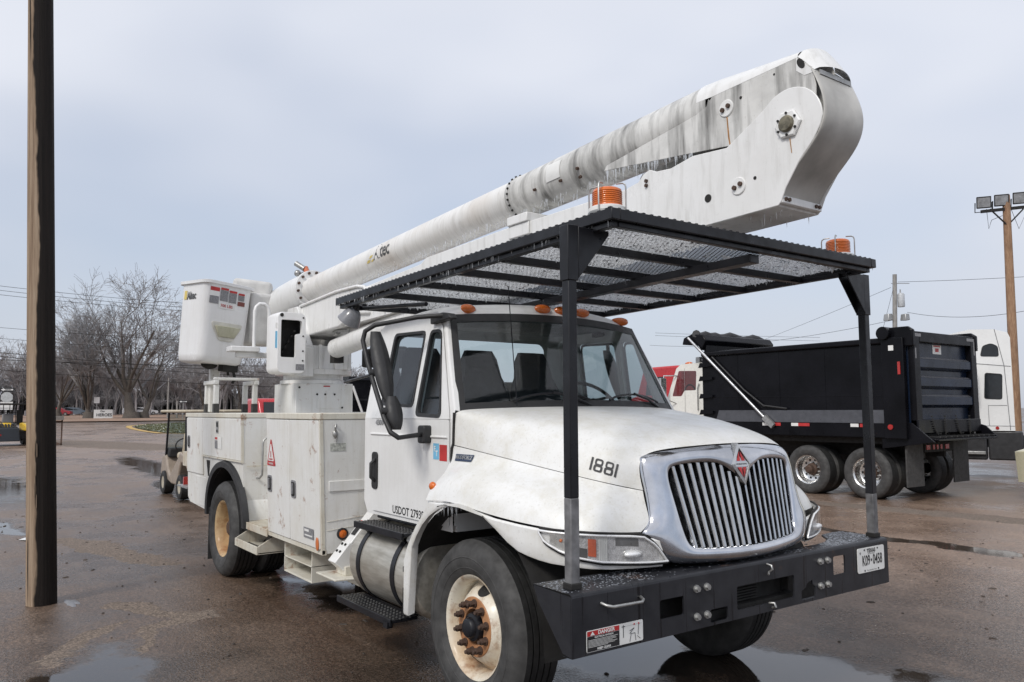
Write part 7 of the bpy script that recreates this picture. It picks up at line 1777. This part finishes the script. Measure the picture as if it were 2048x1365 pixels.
place_tree('maple_tree', -127.6, 13.4, 'bare multi-stemmed tree directly left of the small white sign', seed=23, H=15.5, r0=.72, forks=8, spread=.7, twig=.026, clear=.10)
place_tree('small_tree', -130.5, 9.6, 'slender bare tree just right of the timber pole', seed=31, H=13, r0=.45, forks=5, twig=.026, clear=.2)
place_tree('roadside_tree', -120.0, 33.0, 'bare tree right of the bucket, behind the control box', seed=44, H=11, r0=.40, forks=5, twig=.025, clear=.25)
place_tree('roadside_tree', -118.0, 27.2, 'bare tree seen directly below the bucket', seed=47, H=11, r0=.42, forks=5, twig=.025, clear=.22)
place_tree('roadside_tree', -118.0, 42.0, 'bare tree seen between the control box and the cab mirror', seed=53, H=10, r0=.36, forks=5, twig=.025, clear=.25)
place_tree('edge_tree', -138.0, -1.5, 'bare tree at the left edge behind the stop sign', seed=58, H=13, r0=.45, forks=5, twig=.026, clear=.2)
# the far wood: one grey mass of trunks and twigs
protos = []
for sd in range(6):
    big, fine = grow_tree(seed=100 + sd, H=11.5, r0=.22, forks=5, spread=.75, twig=.05, dens=.62, clear=.30)
    v = np.array([tuple(p) for p in big.v + fine.v], dtype=np.float32); o_ = len(big.v)
    f = big.f + [tuple(i + o_ for i in q) for q in fine.f]; f = np.array([q for q in f if len(q) == 4], dtype=np.int32); protos.append((v, f))
rs_ = np.random.RandomState(3); VV = []; FF = []; base = 0
def put(x, y, sc, hz):
    global base
    v, f = protos[rs_.randint(6)]; a = rs_.rand() * 6.28; c, s = math.cos(a), math.sin(a)
    w = np.stack([(v[:, 0] * c - v[:, 1] * s) * sc + x, (v[:, 0] * s + v[:, 1] * c) * sc + y, v[:, 2] * hz + elev(x, y)], 1); VV.append(w); FF.append(f + base); base += len(v)
for k in range(150):
    az = math.radians(rs_.uniform(153, 181)); d = rs_.uniform(165, 250); put(CAM.x + d * math.cos(az), CAM.y + d * math.sin(az), rs_.uniform(.8, 1.2), rs_.uniform(.75, 1.15))
for k in range(300):
    az = math.radians(rs_.uniform(150, 182)); d = rs_.uniform(190, 280); put(CAM.x + d * math.cos(az), CAM.y + d * math.sin(az), rs_.uniform(.5, .9), rs_.uniform(.30, .5))
v = np.concatenate(VV); f = np.concatenate(FF)
me = bpy.data.meshes.new('far_wood'); me.vertices.add(len(v)); me.vertices.foreach_set('co', v.ravel()); me.loops.add(f.size); me.loops.foreach_set('vertex_index', f.ravel())
me.polygons.add(len(f)); me.polygons.foreach_set('loop_start', np.arange(0, f.size, 4, dtype=np.int32)); me.polygons.foreach_set('loop_total', np.full(len(f), 4, dtype=np.int32)); me.update(); me.validate()
me.materials.append(M['woodstuff']); wo = bpy.data.objects.new('far_wood', me); COL.objects.link(wo); tag(wo, 'grey leafless wood behind the field on the left', 'woods', kind='stuff')
# brush floor of the wood: a low ragged hedge of earth and undergrowth
mb = MB(); rows = []; rr = random.Random(12)
for k in range(321):
    az = math.radians(lerp(148, 186, k / 320)); d = 235 + rr.uniform(-6, 6); h = 7.0 + rr.uniform(-2.4, 2.4)
    c, s = math.cos(az), math.sin(az); rows.append([(CAM.x + (d - 9) * c, CAM.y + (d - 9) * s, .9), (CAM.x + (d - 5) * c, CAM.y + (d - 5) * s, 1 + h * .6), (CAM.x + d * c, CAM.y + d * s, 1 + h), (CAM.x + (d + 12) * c, CAM.y + (d + 12) * s, .9)])
mb.grid(rows); tag(obj('undergrowth', mb, simple('undergrowth', (.085, .075, .068), .9, var=.5, vscale=.5), None, smooth=0), 'dark undergrowth along the edge of the far wood', 'undergrowth', kind='stuff')

# ================================================================== far signs, cars, road marks
def sheet(name, pts, mat, kind='structure', dz=.02, label=None, cat=None):
    mb = MB(); mb.add([(x, y, elev(x, y) + dz) for x, y in pts], [tuple(range(len(pts)))]); o = obj(name, mb, mat, None, smooth=0); tag(o, label, cat, kind=kind); return o
def strip(name, path, w, mat, dz=.025):
    mb = MB(); rows = []
    for i, p in enumerate(path):
        p = Vector(p); d = Vector(path[min(i + 1, len(path) - 1)]) - Vector(path[max(i - 1, 0)]); n_ = Vector((-d.y, d.x)).normalized() * w / 2
        rows.append([(p.x - n_.x, p.y - n_.y, elev(p.x, p.y) + dz), (p.x + n_.x, p.y + n_.y, elev(p.x, p.y) + dz)])
    mb.grid(rows); o = obj(name, mb, mat, None, smooth=0); tag(o, kind='structure'); return o
strip('road_line', [(-48.4 + k * -.1, 1.4 + k * .72, ) for k in range(16)], .16, simple('worn_line', (.42, .38, .33), .7))
isl = [(-92, 20.3), (-84, 13.5), (-78, 10.8), (-73.9, 10.1), (-68, 9.4), (-61, 9.0), (-56, 9.0), (-54.5, 10.2), (-53.5, 12.5), (-54, 20), (-75, 26)]
strip('yellow_kerb_line', [(-92, 20.0), (-84, 13.2), (-78, 10.4), (-73.5, 9.55), (-67.5, 8.9), (-60.6, 8.5), (-55.5, 8.5), (-53.7, 9.8), (-52.7, 12.5)], .5, simple('kerb_yellow', (.50, .33, .10), .7), .03)
island = sheet('traffic_island', isl, simple('frosty_grass', (.105, .115, .06), .9, var=.6, vscale=2.2), dz=.05)
rr = random.Random(77); mb = MB()
for k in range(5200):
    x, y = rr.uniform(-91, -53.5), rr.uniform(9, 21)
    inside = False; j = len(isl) - 1
    for i in range(len(isl)):
        if (isl[i][1] > y) != (isl[j][1] > y) and x < (isl[j][0] - isl[i][0]) * (y - isl[i][1]) / (isl[j][1] - isl[i][1]) + isl[i][0]: inside = not inside
        j = i
    if not inside: continue
    z = elev(x, y) + .05; h = rr.uniform(.04, .11); a = rr.random() * 6.28; w = rr.uniform(.03, .09); mb.cur = 1 if rr.random() < .16 else 0
    mb.add([(x - w * math.cos(a), y - w * math.sin(a), z), (x + w * math.cos(a), y + w * math.sin(a), z), (x + rr.uniform(-.05, .05), y + rr.uniform(-.05, .05), z + h)], [(0, 1, 2)])
tag(obj('island_grass', mb, [simple('winter_grass', (.12, .118, .055), .9, var=.5, vscale=3), simple('frosted_blade', (.42, .43, .40), .8)], None, smooth=0), 'frosty winter grass on the traffic island', 'grass', kind='stuff')
sheet('field', [(-100, -40), (-100, 70), (-176, 90), (-186, -60)], simple('brown_field', (.29, .19, .135), .9, var=.3, vscale=.25), dz=.04)
# HEROES board
def board():
    x, y = -126.3, 15.05; t = empty('heroes_board', (x, y, elev(x, y)), R(-10), 'white board lettered HEROES between the two large trees', 'sign')
    mb = MB(); mb.mat(0).box(-.04, .0, -1.25, 1.25, .05, 1.35); o = obj('panel', mb, 'decalwhite', t)
    mb = MB(); mb.mat(0); add_text(mb, 'HEROES', (.02, .12, .55), (0, 1, 0), (0, 0, 1), .62, .015, .92); add_text(mb, 'Our', (.02, -.10, 1.10), (0, 1, 0), (0, 0, 1), .36, .01); obj('lettering', mb, 'decalblack', o, smooth=0)
    mb = MB(); mb.box(-.1, -.04, -1.1, -1.0, -.2, 1.2); mb.box(-.1, -.04, 1.0, 1.1, -.2, 1.2); obj('stake', mb, 'under', t)
board()
def post_sign(nm, x, y, h, panels, label, post=.04):
    t = empty(nm, (x, y, elev(x, y)), R(-8), label, 'sign'); mb = MB(); mb.cyl((0, 0, -.2), (0, 0, h), post, n=8); obj('post', mb, 'steel', t)
    for z, w, hh, mt, kind in panels:
        mb = MB()
        if kind == 'oct': mb.prism([(w / 2 * math.cos(R(22.5 + 45 * k)), w / 2 * math.sin(R(22.5 + 45 * k))) for k in range(8)], lambda a, b: (post + .01, a, z + b), lambda a, b: (post + .02, a, z + b))
        else: mb.box(post + .01, post + .02, -w / 2, w / 2, z - hh / 2, z + hh / 2)
        o = obj('sign_plate', mb, mt, t)
        if kind == 'oneway':
            mb = MB(); xx = post + .028; mb.add([(xx, -w * .44, z), (xx, -w * .24, z - hh * .38), (xx, -w * .24, z - hh * .18), (xx, w * .42, z - hh * .18), (xx, w * .42, z + hh * .18), (xx, -w * .24, z + hh * .18), (xx, -w * .24, z + hh * .38)], [tuple(range(7))]); mb.mat(1); 
            vs_, fs_ = text_flat('ONE WAY', hh * .30, .004, .9); mb.add([(xx + .01, a + w * .07, z + b) for a, b in vs_], fs_); obj('arrow', mb, ['decalwhite', 'decalblack'], o, smooth=0)
post_sign('road_sign', -126.9, 14.2, 3.1, [(2.75, .75, .9, 'decalwhite', 'rect')], 'small blank white sign on a post left of the white board')
post_sign('stop_sign', -69.9, .05, 3.2, [(3.22, .95, .32, 'decalblack', 'oneway'), (2.62, .86, .8, simple('sign_back', (.48, .50, .50), .5), 'oct'), (1.95, .85, .62, 'decalwhite', 'rect')], 'one way sign above the grey back of an octagonal stop sign at the left edge')
post_sign('one_way_sign', -102.0, 20.65, 2.6, [(2.45, 1.0, .34, 'decalblack', 'oneway')], 'one way arrow sign on a post beyond the golf cart roof')
def wood_post(x, y, h, label):
    mb = MB(); z = elev(x, y); mb.cyl((x, y, z - .3), (x, y, z + h), .12, .10, n=10); tag(obj('road_post', mb, bark('grey_post_%d' % int(x * 10), (.20, .19, .18), (.38, .37, .35)), None, smooth=60), label, 'post')
wood_post(-120.2, 22.7, 6.0, 'thin grey post between the white car and the one way arrow sign'); wood_post(-119.3, 23.8, 2.6, 'short thick grey post just left of the one way arrow sign')
# distant cars
def suv(x, y, rz, col, label, sc=1.0):
    t = empty('parked_suv', (x, y, elev(x, y)), rz, label, 'car'); cm = simple('car_paint_%s' % label.split()[0], col, .25, coat=.5, var=.05)
    prof = [(-2.3, .35), (2.25, .35), (2.35, .65), (2.25, .92), (1.25, 1.05), (.55, 1.55), (-1.2, 1.62), (-2.0, 1.50), (-2.3, 1.0)]
    rows = [[(a * k, yy * (.84 if z > 1.2 else 1), z) for a, z in prof + [prof[0]]] for yy, k in ((-.92, .97), (-.8, 1), (.8, 1), (.92, .97))]
    mb = MB(); mb.grid(rows); mb.add(rows[0][:-1], [tuple(range(9))]); mb.add(rows[-1][:-1], [tuple(range(9))]); b = obj('body', mb, cm, t, smooth=50, bevel=.05)
    for s in (-1, 1):
        for q in ([(.45, 1.48), (1.05, 1.10), (-.3, 1.10), (-.3, 1.52)], [(-.4, 1.52), (-.4, 1.10), (-1.95, 1.12), (-1.75, 1.48)]):
            mb = MB(); mb.add([(a, s * (.90 - (z - 1.1) * .30), z) for a, z in q], [(0, 1, 2, 3)]); obj('window', mb, 'darkglass', b, smooth=0)
        for wx in (-1.45, 1.42):
            mb = MB(); mb.lathe([(.20, -.11), (.34, -.12), (.36, 0), (.34, .12), (.20, .11)], (wx, s * .84, .36), 20, 'y', close=True); wv = obj('wheel', mb, 'rubber', t, smooth=50); mb = MB(); mb.lathe([(.001, s * .10), (.21, s * .11)], (wx, s * .84, .36), 16, 'y'); obj('rim', mb, 'steel', wv)
suv(-171.5, 29.4, R(78), (.72, .72, .73), 'white estate car parked at the wood edge right of the big oak')
suv(-173.5, 27.6, R(84), (.60, .60, .62), 'silver car half hidden behind the white estate car')
suv(-166.5, 13.2, R(70), (.35, .03, .04), 'red car parked behind the multi-stemmed tree at left')
suv(-170.5, 16.6, R(76), (.16, .20, .24), 'blue-grey estate car beside the red car at the wood edge')
suv(-165.5, 11.0, R(70), (.30, .04, .05), 'maroon car behind the slender tree right of the timber pole')

# ================================================================== rusty gate frame and yellow loader at left
def gate_frame():
    t = empty('steel_frame', (-41.0, .62, elev(-41.0, .62)), R(0), 'rusty steel mesh frame standing right of the timber pole', 'frame'); rm = simple('rusty_steel', (.12, .075, .055), .8, var=.4, vscale=6)
    mb = MB(); mb.box(-.03, .03, -1.0, -.94, 0, 1.45); mb.box(-.03, .03, .32, .38, 0, 1.45); mb.box(-.03, .03, -1.0, .38, 1.16, 1.22); mb.box(-.03, .03, -1.0, .38, .02, .08); mb.bar((0, -.4, .35), (0, .33, .05), .05, .05); fr = obj('frame', mb, rm, t)
    mb = MB()
    for k in range(26): mb.box(-.008, .008, -.94 + k * .05, -.93 + k * .05, .08, 1.16)
    tag(obj('mesh_bars', mb, rm, fr), kind='stuff')
    mb = MB(); mb.box(-.25, .25, -.9, .40, 1.25, 1.45); obj('timber_tray', mb, simple('grey_timber', (.22, .20, .18), .8), t)
gate_frame()
def loader():
    x, y = -42.5, -1.1; t = empty('yellow_loader', (x, y, elev(x, y)), R(12), 'yellow and black compact loader with a mesh roll cage left of the timber pole', 'loader'); yl = simple('loader_yellow', (.62, .40, .025), .4, coat=.2, var=.15)
    mb = MB(); mb.box(-1.2, .9, -.75, .75, .3, .75); obj('chassis', mb, 'under', t, bevel=.05)
    mb = MB(); mb.prism([(.2, .72), (1.3, .72), (1.25, .98), (.6, 1.12), (.2, 1.10)], lambda a, b: (a, .30, b), lambda a, b: (a, .78, b)); mb.prism([(-.2, .72), (.9, .72), (.5, 1.12), (-.2, 1.10)], lambda a, b: (a, -.5, b), lambda a, b: (a, -.1, b)); obj('hood', mb, yl, t, bevel=.05)
    mb = MB(); mb.prism([(.5, .22), (1.15, .22), (1.0, .85), (.5, .95)], lambda a, b: (a, -.85, b), lambda a, b: (a, .12, b)); obj('front_bucket', mb, simple('loader_dark', (.02, .024, .03), .5), t, bevel=.04)
    mb = MB()
    for k in range(7): mb.tube([(.75, -.80 + k * .13, .86), (.65, -.78 + k * .13, 1.0), (.4, -.76 + k * .13, 1.06), (.1, -.76 + k * .13, 1.0)], .05, 6)
    obj('hose_bundle', mb, 'blackmatte', t, smooth=50)
    mb = MB()
    for px, py in ((-.9, -.72), (-.9, .72), (.25, -.72), (.25, .72)): mb.box(px - .04, px + .04, py - .04, py + .04, .7, 2.05)
    mb.box(-.95, .3, -.76, .76, 2.0, 2.08); cg = obj('roll_cage', mb, 'under', t, bevel=.02)
    mb = MB()
    for k in range(6): mb.box(-.9, -.88, -.7 + k * .28, -.67 + k * .28, .8, 2.0)
    for k in range(5): mb.box(-.9, -.88, -.72, .72, .95 + k * .22, .975 + k * .22)
    tag(obj('cage_mesh', mb, 'under', cg), kind='stuff')
    mb = MB(); mb.box(-.5, -.05, -.28, .22, .95, 1.10); mb.box(-.55, -.42, -.28, .22, 1.1, 1.55); obj('seat', mb, 'decalgrey', t, bevel=.05)
    mb = MB(); mb.box(-.3, -.2, .3, .5, 1.0, 1.75); obj('control_tower', mb, 'under', t, bevel=.02)
    for px, py in ((-.75, -.85), (-.75, .85), (.55, .85), (.55, -.85)):
        mb = MB(); mb.lathe([(.2, -.13), (.36, -.14), (.38, 0), (.36, .14), (.2, .13)], (px, py, .38), 20, 'y', close=True); wv = obj('wheel', mb, 'rubber', t, smooth=50); mb = MB(); mb.lathe([(.001, .10 * (1 if py > 0 else -1)), (.2, .12 * (1 if py > 0 else -1))], (px, py, .38), 16, 'y'); obj('rim', mb, yl, wv)
    mb = MB(); mb.box(1.14, 1.16, -.85, -.70, .50, .58); obj('tail_lamp', mb, 'red', t)
loader()

# ================================================================== golf cart
def golf_cart():
    t = empty('golf_cart', (-13.55, .72, 0), 0, 'tan golf cart with a roof, half hidden behind the rear of the bucket truck', 'golf cart'); tan = simple('cart_tan', (.30, .245, .195), .45, coat=.15, var=.15); bg = simple('cart_seat_beige', (.46, .40, .30), .6)
    mb = MB(); mb.prism([(-1.15, .25), (-.95, .25), (-.62, .32), (-.2, .25), (.35, .25), (.45, .55), (.60, .72), (.95, .72), (1.10, .60), (1.15, .85), (.5, .95), (.30, .80), (-.35, .42), (-.55, .55), (-.80, .85), (-1.1, .80), (-1.2, .5)], lambda a, b: (a, -.52, b), lambda a, b: (a, .52, b)); obj('body', mb, tan, t, bevel=.04, segs=3)
    mb = MB(); mb.box(.15, .62, -.5, .5, .78, .93); obj('seat', mb, bg, t, bevel=.05); mb = MB(); mb.prism([(.55, .90), (.70, .90), (.80, 1.32), (.70, 1.35)], lambda a, b: (a, -.5, b), lambda a, b: (a, .5, b)); obj('seat_back', mb, bg, t, bevel=.05, segs=3)
    mb = MB(); mb.box(-1.05, 1.10, -.60, .60, 1.74, 1.80); rf = obj('roof', mb, bg, t, bevel=.03, segs=3)
    mb = MB()
    for px, qx in ((-.82, -.65), (.92, .88)):
        for y in (-.50, .50): mb.tube([(px, y, .8), (qx, y, 1.75)], .022, 8)
    obj('roof_post', mb, 'black', t, smooth=50)
    mb = MB(); mb.add([(-.80, -.48, .92), (-.80, .48, .92), (-.67, .48, 1.70), (-.67, -.48, 1.70)], [(0, 1, 2, 3)]); obj('windscreen', mb, 'glass', t, smooth=0)
    mb = MB(); mb.box(-.95, -.62, -.48, .48, .78, .98); obj('dashboard', mb, 'blackmatte', t, bevel=.03)
    mb = MB(); rr = [(-.45 + .1 * math.sin(a), -.22 + .17 * math.cos(a), 1.05 + .14 * math.sin(a)) for a in np.linspace(0, 6.28, 18)]; mb.tube(rr, .014, 6); mb.tube([(-.45, -.22, 1.05), (-.7, -.22, .8)], .018, 6); obj('steering_wheel', mb, 'blackmatte', t)
    for px in (-.75, .72):
        for s in (-1, 1):
            mb = MB(); mb.lathe([(.13, -.09), (.20, -.11), (.245, -.09), (.25, 0), (.245, .09), (.20, .11), (.13, .09)], (px, s * .47, .25), 24, 'y', close=True); wv = obj('wheel', mb, 'tread', t, smooth=50); mb = MB(); mb.lathe([(.001, s * .07), (.08, s * .085), (.13, s * .09)], (px, s * .47, .25), 16, 'y'); obj('rim', mb, simple('cart_hub', (.42, .38, .30), .5), wv)
golf_cart()

# ================================================================== vehicles glimpsed behind
t = empty('red_truck', (-25.9, 6.9, 0), 0, 'red truck whose roof shows above the utility body', 'truck'); rd = simple('truck_red', (.46, .022, .028), .3, coat=.4, var=.08)
mb = MB(); mb.prism([(-1.6, .6), (1.5, .6), (1.5, 1.5), (.6, 1.6), (.35, 2.18), (.2, 2.24), (-1.4, 2.24), (-1.6, 2.1)], lambda a, b: (a, -1.15, b), lambda a, b: (a, 1.15, b)); cb_ = obj('cab', mb, rd, t, bevel=.10, segs=3)
mb = MB(); mb.add([(.64, -1.0, 1.62), (.64, 1.0, 1.62), (.41, .95, 2.1), (.41, -.95, 2.1)], [(0, 1, 2, 3)]); obj('windscreen', mb, 'darkglass', cb_, smooth=0)
mb = MB(); mb.box(-.2, -.1, -.08, .08, 2.24, 2.30); obj('roof_lamp', mb, 'steel', cb_)
for px in (-1.1, .95):
    for s in (-1, 1): mb = MB(); mb.lathe([(.2, -.12), (.45, -.13), (.48, 0), (.45, .13), (.2, .12)], (px, s * 1.0, .48), 24, 'y', close=True); obj('wheel', mb, 'rubber', t, smooth=50)
t = empty('red_truck', (-17.2, 19.4, 0), 0, 'red truck cab glimpsed behind the dump truck cab', 'truck')
mb = MB(); mb.prism([(-2.0, .7), (1.3, .7), (1.3, 3.25), (1.1, 3.4), (-.6, 3.38), (-1.0, 2.3), (-2.0, 2.0)], lambda a, b: (a, -1.15, b), lambda a, b: (a, 1.15, b)); cb_ = obj('cab', mb, rd, t, bevel=.08, segs=3)
mb = MB(); mb.add([(-.5, -1.155, 2.3), (.5, -1.155, 2.3), (.5, -1.155, 3.0), (-.4, -1.155, 3.0)], [(0, 1, 2, 3)]); obj('window', mb, 'darkglass', cb_, smooth=0)
for px in (-1.4, .8):
    for s in (-1, 1): mb = MB(); mb.lathe([(.2, -.12), (.48, -.13), (.5, 0), (.48, .13), (.2, .12)], (px, s * 1.0, .5), 24, 'y', close=True); obj('wheel', mb, 'rubber', t, smooth=50)
t = empty('tipper_body', (-16.6, 7.1, 0), 0, 'black tipper truck glimpsed between the pedestal and the cab', 'truck')
mb = MB(); mb.box(-1.9, .15, -1.7, 1.2, 1.0, 2.62); bb = obj('tipper_box', mb, 'dumpblack', t, bevel=.02)
mb = MB(); mb.box(-1.95, .20, -1.75, 1.25, 2.62, 2.72); mb.box(.15, .17, -1.6, 1.1, 2.05, 2.10); obj('top_rail', mb, 'black', bb)
mb = MB(); mb.cyl((.25, -1.65, 2.45), (.25, -1.15, 1.2), .035, n=8); obj('tarp_arm', mb, 'decalwhite', bb)
mb = MB(); mb.box(-1.8, .1, -.5, .5, .6, 1.0)
obj('chassis_frame', mb, 'under', t)
for s in (-1, 1): mb = MB(); mb.lathe([(.2, -.12), (.48, -.13), (.5, 0), (.48, .13), (.2, .12)], (-.9, s * 1.0, .5), 24, 'y', close=True); obj('wheel', mb, 'rubber', t, smooth=50)
